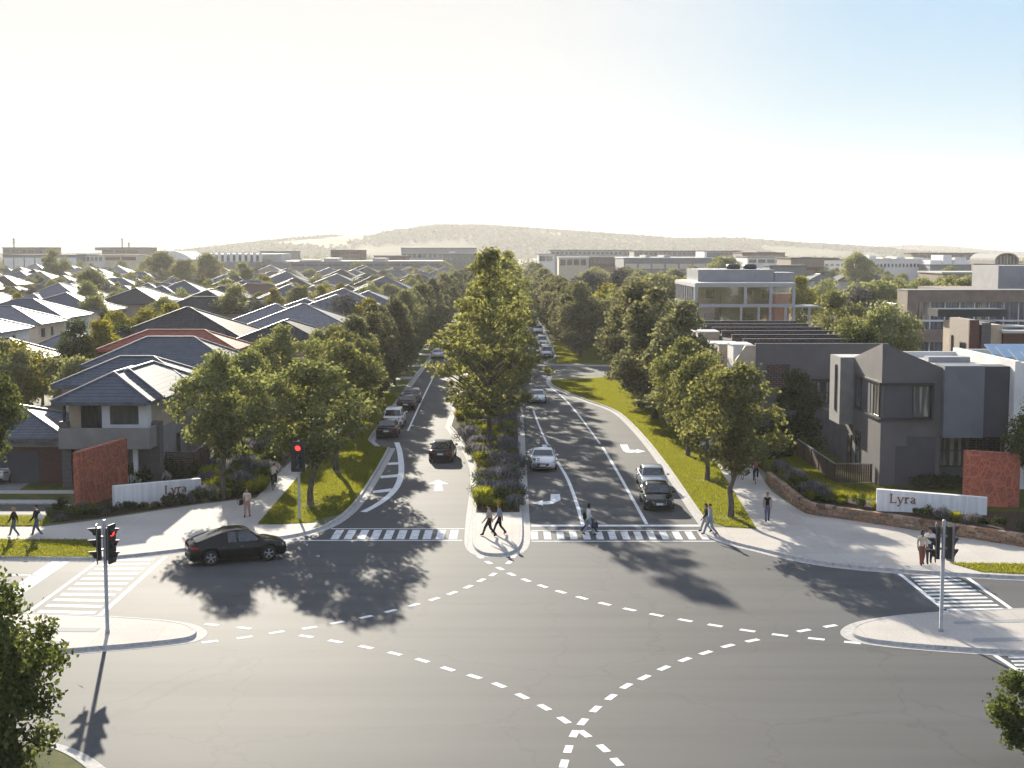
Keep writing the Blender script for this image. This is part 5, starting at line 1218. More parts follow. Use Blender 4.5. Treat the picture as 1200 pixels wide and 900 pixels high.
    gquad('windscreen', (D, belt), (Cx+.12, zr-.07), .06, .93, 1)
    gquad('rear_screen', (A+.02, trunk), (Bx-.16, zr-.07), .10, .92, -1)
    for s in (-1, 1):
        lo, hi = belt+.045, zr-.085
        xa = lambda z: A+.02+(Bx-.18-A)*(z-belt)/(zr-.07-belt); xd = lambda z: D+(Cx+.18-D)*(z-belt)/(zr-.085-belt)
        bp_ = (Bx+Cx)/2-.05
        def pane(x0l, x0h, x1l, x1h):
            g = MB().m('car_glass'); g.extr([(x0l, s*(half(lo)+.004), lo), (x1l, s*(half(lo)+.004), lo), (x1h, s*(half(hi)+.004), hi), (x0h, s*(half(hi)+.004), hi)], (0, s*.008, .002)); sub('side_window', g)
        pane(bp_+.06, bp_+.06, xd(lo)-.2, xd(hi)-.1)
        pane(max(xa(lo)+.35, xa(hi)+.12-.35*0), xa(hi)+.14, bp_-.04, bp_-.04)
        mr_ = MB().m('car_paint'); mr_.ball((D-.28, s*(hw+.06), belt+.07), .1, 8, 6, (.7, 1.15, .75)); sub('mirror', mr_)
        for x0, x1 in ((bp_+.02, min(D-.02, wx[1]-wr-.12)), (max(A+.72, wx[0]+wr+.10), bp_-.02)):      # doors with seams and handles
            d_ = MB().m('car_paint'); d_.smooth = True; g5 = []
            for i in range(7):
                x = x0+(x1-x0)*i/6; ss = sec(x); g5.append([d_.P((x, s*(y*1.0+.006), z)) for y, z in ss[2:6]])
            for i in range(6):
                for j in range(3): d_.face((g5[i][j], g5[i+1][j], g5[i+1][j+1], g5[i][j+1]) if s < 0 else (g5[i][j], g5[i][j+1], g5[i+1][j+1], g5[i+1][j]))
            dr = sub('door', d_); h_ = MB().m('chrome'); ss = sec(x0+.15); h_.box(x0+.08, x0+.26, min(s*(ss[4][0]+.005), s*(ss[4][0]+.03)), max(s*(ss[4][0]+.005), s*(ss[4][0]+.03)), ss[4][1]-.02, ss[4][1]+.01); sub('handle', h_, dr)
        for x in wx:
            t_ = MB().m('rubber'); t_.lathe([(wr*.62, -.10), (wr*.94, -.11), (wr, -.07), (wr, .07), (wr*.94, .11), (wr*.62, .10)], 22, (x, s*(hw-.115), wr), 'Y', cap=False); wo_ = sub('wheel', t_)
            r_ = MB().m('alloy'); yo = s*(hw-.115)+s*.06
            r_.lathe([(wr*.58, -.02), (wr*.66, .0), (wr*.66, .03), (wr*.58, .03)], 22, (x, yo, wr), 'Y', cap=False)
            for q in range(5):
                a = 2*math.pi*q/5+.3; ca, sa = math.cos(a), math.sin(a)
                for dd in (-.11, .11):
                    cb, sb = math.cos(a+dd), math.sin(a+dd)
                    r_.tube([(x+ca*wr*.1, yo+s*.02, wr+sa*wr*.1), (x+cb*wr*.6, yo+s*.015, wr+sb*wr*.6)], wr*.055, 4)
            r_.lathe([(.0, .0), (wr*.16, .0), (wr*.16, .035), (.0, .04)], 10, (x, yo, wr), 'Y'); sub('rim', r_, wo_)
            k_ = MB().m('trim'); k_.lathe([(0, 0), (wr*.62, 0), (wr*.62, .01), (0, .01)], 16, (x, yo-s*.05, wr), 'Y'); sub('brake_disc', k_, wo_)
        y0, y1 = .42*hw, .80*hw
        hl = MB().m('lamp_clear'); xf = L-.20; zf = zt(L-.2)
        hl.extr([(L-.02, s*y0, zf-.19), (L-.02, s*y0, zf-.08), (L-.15, s*y1, zf-.04), (L-.28, s*hw*.90, zf-.05), (L-.24, s*hw*.90, zf-.16)], (.03, 0, -.002)); sub('headlight', hl)
        tl = MB().m('lamp_red'); zf = trunk-.12
        tl.extr([(-.005, s*.50*hw, zf-.13), (-.005, s*.50*hw, zf), (.10, s*.90*hw, zf+.02), (.10, s*.90*hw, zf-.13)], (-.025, 0, 0)); tl.extr([(.10, s*.905*hw, zf-.13), (.10, s*.905*hw, zf+.02), (.38, s*.985*hw, zf-.01), (.38, s*.985*hw, zf-.10)], (0, s*.02, 0)); sub('tail_light', tl)
    gr = MB().m('trim'); gt, gb = hood-.25, .43 if clear < .24 else .52; gw = .46*hw
    gr.extr([(L+.002, -gw*.82, gb), (L+.002, gw*.82, gb), (L+.002, gw, gt-.05), (L+.002, gw*.9, gt), (L+.002, -gw*.9, gt), (L+.002, -gw, gt-.05)], (.02, 0, 0)); gr.box(L-.10, L+.004, -.60*hw, .60*hw, .30, gb-.05)
    for s in (-1, 1): gr.extr([(L-.05, s*.60*hw, .33), (L-.05, s*.60*hw, .47), (L-.12, s*.76*hw, .47), (L-.12, s*.76*hw, .35)], (.06, 0, 0))
    sub('grille', gr)
    ch_ = MB().m('chrome'); ch_.tube([(L+.022, -gw*.82, gb), (L+.022, gw*.82, gb), (L+.022, gw, gt-.05), (L+.022, gw*.9, gt), (L+.022, -gw*.9, gt), (L+.022, -gw, gt-.05), (L+.022, -gw*.82, gb)], .012, 5)
    for k in range(3): z_ = gb+(gt-gb)*(k+1)/4; ch_.box(L+.021, L+.027, -gw*.85, gw*.85, z_-.006, z_+.006)
    sub('grille_frame', ch_)
    for xx in (L+.025, -.03):
        p_ = MB().m('plate'); p_.box(xx, xx+.012, -.2, .2, .44, .55) if xx > 0 else p_.box(xx, xx+.03, -.22, .22, trunk-.36, trunk-.24); sub('number_plate', p_)
    lo_ = MB().m('trim'); lo_.box(-.012, .12, -.72*hw, .72*hw, .30, .44); lo_.box(.1, L-.2, -.8*hw, .8*hw, clear-.03, clear+.06); sub('lower_trim', lo_)
    PROTO[key] = (root, L); return root
car_proto('sedan', L=4.75, W=1.84, H=1.44, belt=.92, trunk=.99, A=.62, Bx=1.5, Cx=2.72, D=3.5, wx=(.98, 3.80))
car_proto('suvcoupe', L=4.88, W=1.98, H=1.68, belt=1.06, hood=1.0, trunk=1.14, A=.16, Bx=1.95, Cx=2.85, D=3.78, wr=.40, wx=(.98, 3.92), clear=.28, front='suv')
car_proto('suv', L=4.6, W=1.87, H=1.72, belt=1.05, hood=.98, trunk=1.05, A=.12, Bx=.55, Cx=2.72, D=3.5, wr=.37, wx=(.88, 3.62), clear=.25, front='suv')
car_proto('wagon', L=4.7, W=1.84, H=1.50, belt=.95, trunk=.98, A=.15, Bx=.75, Cx=2.72, D=3.5, wx=(.95, 3.75))
car_proto('coupe', L=4.75, W=1.92, H=1.36, belt=.92, hood=.88, trunk=1.0, A=.45, Bx=1.65, Cx=2.45, D=3.22, wr=.35, wx=(.98, 3.72))
car_proto('sports', L=4.45, W=1.92, H=1.26, belt=.84, hood=.74, trunk=.92, A=.6, Bx=1.75, Cx=2.35, D=3.2, wr=.34, wx=(.9, 3.55), clear=.16)

def car(kind, x, y, heading, colour, label, group=None, z=.004):
    """x, y: middle of the car; heading in degrees, 0 = +X"""
    root, L = PROTO[kind]; h = R(heading)
    c = copy_tree(root, (x-math.cos(h)*L/2, y-math.sin(h)*L/2, z), h, label, group, mats=None if colour == 'black' else {'car_paint': M['paint_'+colour]})
    return c
# the turning coupe SUV: placed by its near wheels
p0 = Vector(G(248, 663.5)); p1 = Vector(G(314, 657.5)); dh = math.degrees(math.atan2(p1.y-p0.y, p1.x-p0.x)); h_ = R(dh); c_ = (p0+p1)/2 + Vector((-math.sin(h_), math.cos(h_)))*.93
car('suvcoupe', c_.x, c_.y, dh, 'black', 'black coupe SUV with alloy wheels turning past the left corner')
car('sedan', -5.25, 102.6, 88, 'black', 'black sedan seen from behind, driving away in the left lane')
PK = 'cars parked along the left kerb'
car('sedan', -10.55, 115.6, 90.5, 'black', 'black sedan at the near end of the left parking row', PK)
car('suv', -10.6, 122.6, 90.5, 'white', 'white SUV with tall red tail lamps parked behind the black sedan', PK)
car('sedan', -10.5, 135.5, 91, 'black', 'black sedan parked ahead of the white SUV, with a gap between', PK)
car('wagon', -10.4, 142.0, 91, 'grey', 'grey wagon parked ahead of the second black sedan', PK)
car('sedan', -10.9, 200, 91, 'silver', 'silver sedan parked alone further up the left kerb', PK)
car('wagon', -10.9, 234, 91, 'white', 'white wagon far up the left kerb, half hidden by the median tree', PK)
car('sedan', -10.9, 258, 91, 'silver', 'distant silver car beyond the white wagon on the left kerb', PK)
car('coupe', 2.25, 98.6, -91, 'white', 'white muscle coupe waiting in the turning lane beside the median')
car('sports', 2.6, 142, -92, 'white', 'low white sports car approaching behind the white muscle coupe')
car('sedan', 9.35, 90.2, -90.5, 'silver', 'silver sedan waiting behind the black one at the right kerb')
car('sedan', 8.95, 83.6, -91, 'black', 'black sedan stopped at the line in the right kerb lane')
PR_ = 'cars parked along the right kerb'
car('suv', 5.15, 201.5, -90, 'silver', 'silver SUV at the near end of the right parking row', PR_)
car('sedan', 5.1, 209, -90, 'white', 'white sedan second in the right parking row', PR_)
car('suv', 5.0, 226, -90, 'white', 'white SUV third in the right parking row', PR_)
car('sedan', 5.0, 234.5, -90, 'silver', 'silver sedan fourth in the right parking row', PR_)
car('wagon', 5.0, 262, -90, 'white', 'small distant white car last in the right parking row', PR_)
x_, y_ = G(18, 567, GZ); car('sedan', x_-1.1, y_+1.9, 84, 'silver', 'silver car parked in the driveway of the front house', z=GZ+.01)
# ------------------------------------------------------------------ people
M['skin'] = surf('skin', (.42, .25, .18), (.36, .21, .15), 6, .6, .3); M['skin_dark'] = surf('darker_skin', (.20, .11, .075), (.16, .09, .06), 6, .6, .3)
def cloth(n, c): M[n] = surf(n, c, tuple(x*.8 for x in c), 9, .9, .1, .2, 40)
for n, c in (('cloth_black', (.014,.014,.016)), ('cloth_navy', (.03,.035,.06)), ('cloth_denim', (.10,.125,.18)), ('cloth_paledenim', (.24,.27,.33)), ('cloth_white', (.66,.64,.61)), ('cloth_cream', (.56,.48,.38)), ('cloth_beige', (.42,.34,.26)), ('cloth_greyblue', (.22,.27,.34)), ('cloth_grey', (.3,.3,.31)), ('cloth_red', (.45,.07,.05)), ('cloth_rust', (.22,.09,.06)), ('cloth_pattern', (.12,.13,.19)), ('cloth_pink', (.40,.22,.19)), ('hair_black', (.012,.01,.01)), ('hair_brown', (.06,.03,.018)), ('hair_blonde', (.4,.27,.12)), ('hair_red', (.22,.06,.025)), ('shoe_white', (.6,.6,.6)), ('shoe_black', (.02,.02,.02)), ('shoe_red', (.3,.06,.04)), ('eye', (.02,.02,.02))): cloth(n, c)

def lerp3(a, b, t): return tuple(a[i]+(b[i]-a[i])*t for i in range(3))
def pose_walk(stride=.3, arm=.2, lean=.02, carry=None):
    """joints, facing +Y, standing height 1.75 on z=0; right side is +x"""
    J = {}
    dz = .03 if stride > .2 else 0
    J['pelvis'] = (0, 0, .95-dz); J['belly'] = (0, lean*.3, 1.10-dz); J['chest'] = (0, lean*.7, 1.30-dz); J['neck0'] = (0, lean, 1.46-dz); J['neck'] = (0, lean+.015, 1.53-dz)
    J['head'] = (0, lean+.03, 1.62-dz); J['crown'] = (0, lean+.025, 1.71-dz)
    for s, n, f in ((1, 'R', 1), (-1, 'L', -1)):
        J['hip'+n] = (s*.095, 0, .90-dz); ft = f*stride
        if f > 0: J['knee'+n] = (s*.10, .60*ft+.02, .49-dz*.5); J['ankle'+n] = (s*.10, ft, .085); J['toe'+n] = (s*.115, ft+.16, .05 if stride > .2 else .035)
        else: J['knee'+n] = (s*.10, .30*ft+.04, .48-dz*.5); J['ankle'+n] = (s*.10, ft-.02, .13 if stride > .2 else .085); J['toe'+n] = (s*.11, ft+.13, .035)
        J['heel'+n] = tuple(np.array(J['ankle'+n])+np.array((0, -.045, -.045)))
        J['sho'+n] = (s*.186, lean, 1.415-dz); a = -f*arm
        J['elb'+n] = (s*.215, lean+a*.45-.02, 1.13-dz); J['wri'+n] = (s*.215, lean+a+.06, .90-dz)
    return J
def pose_stand(): return pose_walk(.05, .06)
def pose_ride():
    J = {'pelvis': (0,-.12,.98), 'belly': (0,-.04,1.13), 'chest': (0,.10,1.30), 'neck0': (0,.20,1.42), 'neck': (0,.24,1.48), 'head': (0,.29,1.56), 'crown': (0,.29,1.65)}
    for s, n, (ky, kz, ay, az) in ((1,'R',(.26,.78,.16,.40)), (-1,'L',(.22,.60,.05,.20))):
        J['hip'+n] = (s*.10,-.12,.93); J['knee'+n] = (s*.12,ky,kz); J['ankle'+n] = (s*.12,ay,az); J['toe'+n] = (s*.12,ay+.17,az-.04); J['heel'+n] = (s*.12,ay-.05,az-.05)
        J['sho'+n] = (s*.18,.17,1.38); J['elb'+n] = (s*.26,.33,1.16); J['wri'+n] = (s*.25,.50,1.04)
    return J
SKEL_R = {'pelvis': .135, 'belly': .118, 'chest': .138, 'neck0': .075, 'neck': .05, 'head': .088, 'crown': .066}
def person(label, x, y, z, heading, J, top, legs, shoe='shoe_black', skin='skin', hair='hair_black', hairstyle='short', height=1.75, sleeve=True, bare=0.0, female=False, group=None):
    """one skinned body; heading: direction the person faces, degrees, 0=+X"""
    names = list(J); V = [J[n] for n in names]; rad = []; E = []; seg = []
    ix = {n: k for k, n in enumerate(names)}
    def rr(n):
        b = n.rstrip('RL') if n[-1] in 'RL' else n
        d = {**SKEL_R, 'hip': .105, 'knee': .068, 'ankle': .047, 'toe': .036, 'heel': .038, 'sho': .072, 'elb': .054, 'wri': .036}
        f = .9 if female and b in ('chest', 'belly', 'sho', 'elb', 'neck') else 1
        return d[b]*f*1.16
    rad = [rr(n) for n in names]
    def edge(a, b, m_): E.append((ix[a], ix[b])); seg.append((J[a], J[b], m_))
    edge('pelvis', 'belly', top); edge('belly', 'chest', top); edge('chest', 'neck0', top); edge('neck0', 'neck', skin); edge('neck', 'head', skin); edge('head', 'crown', skin)
    for n in 'RL':
        edge('pelvis', 'hip'+n, legs); edge('hip'+n, 'knee'+n, legs); edge('knee'+n, 'ankle'+n, skin if bare else legs); edge('ankle'+n, 'toe'+n, shoe); edge('ankle'+n, 'heel'+n, shoe)
        edge('chest', 'sho'+n, top); edge('sho'+n, 'elb'+n, top if sleeve is not None else skin); edge('elb'+n, 'wri'+n, top if sleeve else skin)
        w_ = Vector(J['wri'+n]); d = (w_-Vector(J['elb'+n])).normalized(); sx = 1 if n == 'R' else -1
        fw = Vector((0, 1, 0)); fw = (fw-d*fw.dot(d)).normalized(); sd = d.cross(fw)
        def nv(p, r, par, m_):
            V.append(tuple(p)); rad.append(r); k = len(V)-1; E.append((par, k)); seg.append((V[par], V[k], m_)); return k
        palm = nv(w_+d*.075, .032, ix['wri'+n], skin)
        for q, L in zip((-1.5, -.5, .5, 1.5), (.062, .076, .080, .070)):
            f1 = nv(w_+d*(.10+L*.45)+fw*q*.021, .0095, palm, skin); nv(w_+d*(.10+L)+fw*q*.022-sd*sx*.02, .008, f1, skin)
        t1 = nv(w_+d*.065+fw*.045, .0105, palm, skin); nv(w_+d*.10+fw*.058-sd*sx*.01, .009, t1, skin)
    hd = Vector(J['head'])
    def nv2(p, r, par):
        V.append(tuple(p)); rad.append(r); k = len(V)-1; E.append((par, k)); seg.append((V[par], V[k], skin))
    me = bpy.data.meshes.new('body'); me.from_pydata(V, E, []); o = bpy.data.objects.new('body', me); COL.objects.link(o)
    md = o.modifiers.new('s', 'SKIN'); md.use_smooth_shade = True; md.branch_smoothing = .4
    for k, sv in enumerate(me.skin_vertices[0].data): sv.radius = (rad[k], rad[k]*(.82 if k < len(names) and names[k] in ('pelvis', 'belly', 'chest') else 1)); sv.use_root = (k == ix['pelvis'])
    o.modifiers.new('u', 'SUBSURF').levels = 1
    dg = bpy.context.evaluated_depsgraph_get(); body = bpy.data.meshes.new_from_object(o.evaluated_get(dg)); bpy.data.objects.remove(o); body.name = 'body'
    mats = []; 
    for a, b, m_ in seg:
        if m_ not in mats: mats.append(m_)
    for m_ in mats: body.materials.append(M[m_])
    A = np.array([s[0] for s in seg]); Bv = np.array([s[1] for s in seg]); D = Bv-A; DD = (D*D).sum(1)+1e-9
    mi = np.zeros(len(body.polygons), dtype=np.int32)
    for p in body.polygons:
        c = np.array(p.center); t = np.clip(((c-A)*D).sum(1)/DD, 0, 1); d = np.linalg.norm(A+D*t[:, None]-c, axis=1)/np.array([1.0+.0 for _ in seg])
        k = int(d.argmin()); m_ = seg[k][2]
        if m_ == top and c[2] < J['pelvis'][2]-.01: m_ = legs
        mi[p.index] = mats.index(m_)
    body.polygons.foreach_set('material_index', mi); body.polygons.foreach_set('use_smooth', np.ones(len(body.polygons), dtype=bool))
    # nose, ears pulled out of the head's own surface
    for v in body.vertices:
        r = v.co-hd
        if r.length < .14:
            r.x *= .86; v.co.x = hd.x+r.x
            if r.y > .06 and abs(r.x) < .02 and -.03 < r.z < .02: v.co.y += .02
    r = thing('person', (x, y, z), label, 'person', group, R(heading)-math.pi/2); s = height/1.75; r.scale = (s, s, s)
    bo = add('body', body, r)
    h_ = MB().m(hair); h_.smooth = True; cr = (hd.x, hd.y-.012, hd.z+.045)
    if hairstyle in ('short', 'bob', 'pony', 'bun', 'long'):
        h_.ball(cr, .098, 12, 8, (.90, 1.05, .88))
        if hairstyle in ('bob', 'long'): h_.ball((hd.x, hd.y-.05, hd.z-.03), .10, 10, 8, (.98, .75, 1.05 if hairstyle == 'bob' else 1.7))
        if hairstyle == 'pony': h_.tube([(hd.x, hd.y-.10, hd.z+.05), (hd.x, hd.y-.16, hd.z-.02), (hd.x, hd.y-.14, hd.z-.22)], [.035, .04, .012], 8)
        if hairstyle == 'bun': h_.ball((hd.x, hd.y-.11, hd.z+.08), .045, 8, 6)
    # the face stays clear: pull the hair back from it
    vv = []
    for p in h_.v:
        if p[1] > hd.y+.035 and p[2] < hd.z+.055: p = (p[0]*.9, hd.y+.03, p[2])
        vv.append(p)
    h_.v = vv; h_.build('hair', r)
    for sx in (-1, 1):
        e = MB().m('eye'); e.ball((sx*.03, hd.y+.083, hd.z+.012), .011, 6, 4); e.build('eye', r)
        e = MB().m(skin); e.ball((sx*.083, hd.y-.005, hd.z), .024, 6, 4, (.4, .8, 1.2)); e.build('ear', r)
    e = MB().m('cloth_rust'); e.box(-.022, .022, hd.y+.078, hd.y+.088, hd.z-.05, hd.z-.042); e.build('mouth', r)
    return r
def bag(name, label, x, y, z, kind, mat, cat='bag', rz=0.0):
    mb = MB().m(mat)
    if kind == 'round': mb.ball((0,0,0), .2, 12, 8, (.75, 1.0, 1.05))
    elif kind == 'pack': mb.smooth = True; mb.ball((0,0,0), .2, 10, 8, (.8, .55, 1.15)); mb.ball((0,-.08,-.05), .11, 8, 6, (1, .6, 1))
    else: mb.box(-.17, .17, -.06, .06, -.16, .14); mb.tube([(-.1,0,.14),(-.09,0,.3),(0,0,.36),(.09,0,.3),(.1,0,.14)], .012, 6)
    r = thing(name, (x, y, z), label, cat, None, rz); mb.build('shell', r)
    mb = MB().m('cloth_black'); mb.tube([(-.12,.06,.16),(-.13,.16,.2),(-.12,.2,.0),(-.12,.08,-.16)], .014, 5); mb.build('strap', r)
    return r
def P_(px, py, z): return G(px, py, z)
# left footpath walkers
x, y = P_(17, 629, GZ); person('blonde woman in a black top and jeans walking left on the left footpath', x, y, GZ, 178, pose_walk(), 'cloth_black', 'cloth_denim', 'shoe_white', 'skin', 'hair_blonde', 'pony', 1.68, female=True)
x, y = P_(44, 629, GZ); person('man in a dark jacket and grey jeans walking left behind the blonde woman', x, y, GZ, 176, pose_walk(.32), 'cloth_black', 'cloth_denim', 'shoe_white', 'skin', 'hair_black', 'short', 1.82)
bag('backpack', 'white and rust backpack worn by the man in the dark jacket', x+.24, y-.12, GZ+1.12, 'round', 'cloth_white')
x, y = P_(290, 605.5, GZ); person('woman in a cream top and pink trousers walking towards the road on the left plaza', x, y, GZ, -95, pose_walk(.16, .12), 'cloth_cream', 'cloth_pink', 'shoe_black', 'skin', 'hair_brown', 'bun', 1.72, sleeve=False, female=True)
bag('handbag', 'black handbag hanging beside the woman in the cream top', x-.34, y-.06, GZ+.88, 'tote', 'cloth_black', rz=1.4)
# median pair
x, y = P_(573.5, 628.5, GZ); person('man in a cream shirt and black trousers walking left on the median nose', x, y, GZ, 176, pose_walk(.36), 'cloth_beige', 'cloth_black', 'shoe_black', 'skin', 'hair_black', 'short', 1.8)
x, y = P_(585.5, 625.5, GZ); person('red-haired woman in a grey shirt and black trousers on the median nose', x, y, GZ, 172, pose_walk(.36), 'cloth_greyblue', 'cloth_black', 'shoe_red', 'skin', 'hair_red', 'bob', 1.72, female=True, sleeve=False)
# crossing
x, y = P_(689.5, 627.5, 0); person('man in a white shirt and pale jeans crossing on the zebra stripes', x, y, .008, 12, pose_walk(.26), 'cloth_white', 'cloth_paledenim', 'shoe_black', 'skin_dark', 'hair_black', 'bob', 1.84)
bag('backpack', 'dark backpack on the man in the white shirt', x-.22, y-.05, 1.12, 'pack', 'cloth_black', rz=1.5); bag('carry_bag', 'dark blue bag carried low by the man in the white shirt', x+.34, y-.16, .60, 'tote', 'cloth_navy', rz=.2)
person('person in dark clothes and red shoes crossing just behind the man in white', x+.06, y+.75, .008, 8, pose_walk(.42), 'cloth_grey', 'cloth_navy', 'shoe_red', 'skin', 'hair_black', 'short', 1.68)
x, y = P_(832.5, 627.5, 0); person('man in a grey-blue shirt and pale trousers stepping onto the zebra from the right', x, y, .012, 186, pose_walk(.34), 'cloth_greyblue', 'cloth_paledenim', 'shoe_red', 'skin', 'hair_black', 'short', 1.82)
person('dark-haired person half hidden behind the man in the grey-blue shirt', x-.12, y+.85, .008, 186, pose_walk(.3), 'cloth_black', 'cloth_grey', 'shoe_black', 'skin', 'hair_black', 'bob', 1.66)
x, y = P_(899, 611, GZ); person('runner in a black vest and patterned leggings on the right footpath', x, y, GZ, -93, pose_walk(.18, .10), 'cloth_black', 'cloth_pattern', 'shoe_black', 'skin', 'hair_red', 'pony', 1.72, sleeve=None, female=True)
x, y = P_(1080, 662, GZ); person('woman in a cream blouse and brown trousers waiting at the right kerb', x, y, GZ, -80, pose_walk(.10, .08), 'cloth_cream', 'cloth_rust', 'shoe_black', 'skin_dark', 'hair_black', 'bob', 1.76, female=True)
x, y = P_(1088.5, 660.5, GZ); person('man in a white shirt and dark trousers waiting beside the woman in the cream blouse', x, y, GZ, -95, pose_walk(.12, .08), 'cloth_white', 'cloth_navy', 'shoe_black', 'skin', 'hair_brown', 'short', 1.84)
# cyclists
def bike_proto():
    root = bpy.data.objects.new('bicycle', None); root['category'] = 'bicycle'
    def sub(n, mb, par=root): o = bpy.data.objects.new(n, mb.mesh(n, False)); o.parent = par; return o
    for y0 in (-.52, .53):
        mb = MB().m('rubber'); n = 20; mb.tube([(0, y0+.33*math.cos(2*math.pi*k/n), .345+.33*math.sin(2*math.pi*k/n)) for k in range(n+1)], .018, 6, False); wh = sub('wheel', mb)
        mb = MB().m('antenna')
        for k in range(10): a = math.pi*2*k/10; mb.tube([(0, y0, .345), (0, y0+.31*math.cos(a), .345+.31*math.sin(a))], .003, 3)
        sub('rim', mb, wh)
    mb = MB().m('trim'); bb, st, hd, rw, fw = (0,-.05,.30), (0,-.18,.86), (0,.36,.88), (0,-.52,.345), (0,.53,.345)
    for a, b in ((bb,st),(bb,(0,.38,.80)),((0,-.16,.80),hd),(bb,rw),((0,-.16,.80),rw),(hd,fw)): mb.tube([a,b], .018, 6)
    sub('frame', mb)
    mb = MB().m('trim'); mb.tube([hd,(0,.35,.98),(.0,.42,1.0)], .014, 6); mb.tube([(-.28,.44,1.01),(-.1,.45,1.0),(.1,.45,1.0),(.28,.44,1.01)], .013, 6); sub('handlebar', mb)
    mb = MB().m('cloth_black'); mb.ball((0,-.2,.89), .12, 8, 6, (.6,1.1,.3)); sub('saddle', mb)
    mb = MB().m('antenna'); mb.tube([(-.1,-.05+.12,.33),(-.02,-.05,.30),(.02,-.05,.30),(.1,-.05-.1,.24)], .012, 5); sub('crank', mb)
    PROTO['bike'] = (root, 1)
bike_proto()
def cyclist(px, py, heading, lab_p, lab_b, **kw):
    x, y = P_(px, py, GZ); copy_tree(PROTO['bike'][0], (x, y, GZ), R(heading)-math.pi/2, lab_b)
    person(lab_p, x, y, GZ, heading, pose_ride(), **kw)
cyclist(321, 573, 92, 'cyclist in a cream shirt riding away along the left footpath', 'bicycle ridden away along the left footpath', top='cloth_cream', legs='cloth_black', hair='hair_black', sleeve=False)
cyclist(867.5, 561, 95, 'cyclist in a red top riding away under the right-hand trees, farther left of two', 'bicycle under the left one of the two right-hand cyclists', top='cloth_red', legs='cloth_black', hair='hair_brown', shoe='shoe_white')
cyclist(885.5, 566, 80, 'cyclist in a dull red top nearest the end of the stone wall', 'bicycle nearest the end of the stone wall', top='cloth_rust', legs='cloth_black', hair='hair_black')
# ------------------------------------------------------------------ signs, wall, signals
def rust_mat():
    m, nt, out = new_mat('rust_panel'); p = N(nt, 'ShaderNodeBsdfPrincipled'); p.inputs['Roughness'].default_value = .75
    nt.links.new(p.outputs[0], out.inputs['Surface']); uv = N(nt, 'ShaderNodeUVMap')
    v = N(nt, 'ShaderNodeTexVoronoi', feature='DISTANCE_TO_EDGE'); v.inputs['Scale'].default_value = 1.7
    mp = N(nt, 'ShaderNodeMapping'); mp.inputs['Scale'].default_value = (1.3, .8, 1); mp.inputs['Rotation'].default_value = (0, 0, .6)
    nt.links.new(uv.outputs[0], mp.inputs['Vector']); nt.links.new(mp.outputs[0], v.inputs['Vector'])
    v2 = N(nt, 'ShaderNodeTexVoronoi', feature='DISTANCE_TO_EDGE'); v2.inputs['Scale'].default_value = 5.5; nt.links.new(mp.outputs[0], v2.inputs['Vector'])
    a = N(nt, 'ShaderNodeMath', operation='GREATER_THAN'); a.inputs[1].default_value = .06; nt.links.new(v.outputs['Distance'], a.inputs[0])
    b = N(nt, 'ShaderNodeMath', operation='GREATER_THAN'); b.inputs[1].default_value = .05; nt.links.new(v2.outputs['Distance'], b.inputs[0])
    c = N(nt, 'ShaderNodeMath', operation='MULTIPLY'); nt.links.new(a.outputs[0], c.inputs[0]); nt.links.new(b.outputs[0], c.inputs[1])
    col = ramp(nt, c.outputs[0], [(.0, (.44, .125, .07)), (1.0, (.22, .058, .035))]); no = N(nt, 'ShaderNodeTexNoise'); no.inputs['Scale'].default_value = 2.2; no.inputs['Detail'].default_value = 6
    nt.links.new(uv.outputs[0], no.inputs['Vector']); mx = N(nt, 'ShaderNodeMix', data_type='RGBA'); nt.links.new(ramp(nt, no.outputs['Fac'], [(.45, (0,0,0)), (.7, (.6,.6,.6))]), mx.inputs[0])
    nt.links.new(col, mx.inputs[6]); mx.inputs[7].default_value = (.40, .15, .095, 1); nt.links.new(mx.outputs[2], p.inputs['Base Color'])
    bp = N(nt, 'ShaderNodeBump', invert=True); bp.inputs['Strength'].default_value = .6; bp.inputs['Distance'].default_value = .03; nt.links.new(c.outputs[0], bp.inputs['Height']); nt.links.new(bp.outputs[0], p.inputs['Normal'])
    return m
M['rust'] = rust_mat(); M['rust_plain'] = surf('rust_letter', (.17, .065, .035), (.26, .10, .05), 8, .7, .3)
M['board_concrete'] = surf('board_marked_concrete', (.80, .785, .775), (.66, .65, .645), 1.2, .8, .2, .15, 20, stretch=(3.5, 3.5, .25))
M['rust_edge'] = surf('rust_edge', (.36, .12, .08), (.28, .09, .06), 3, .7, .3)
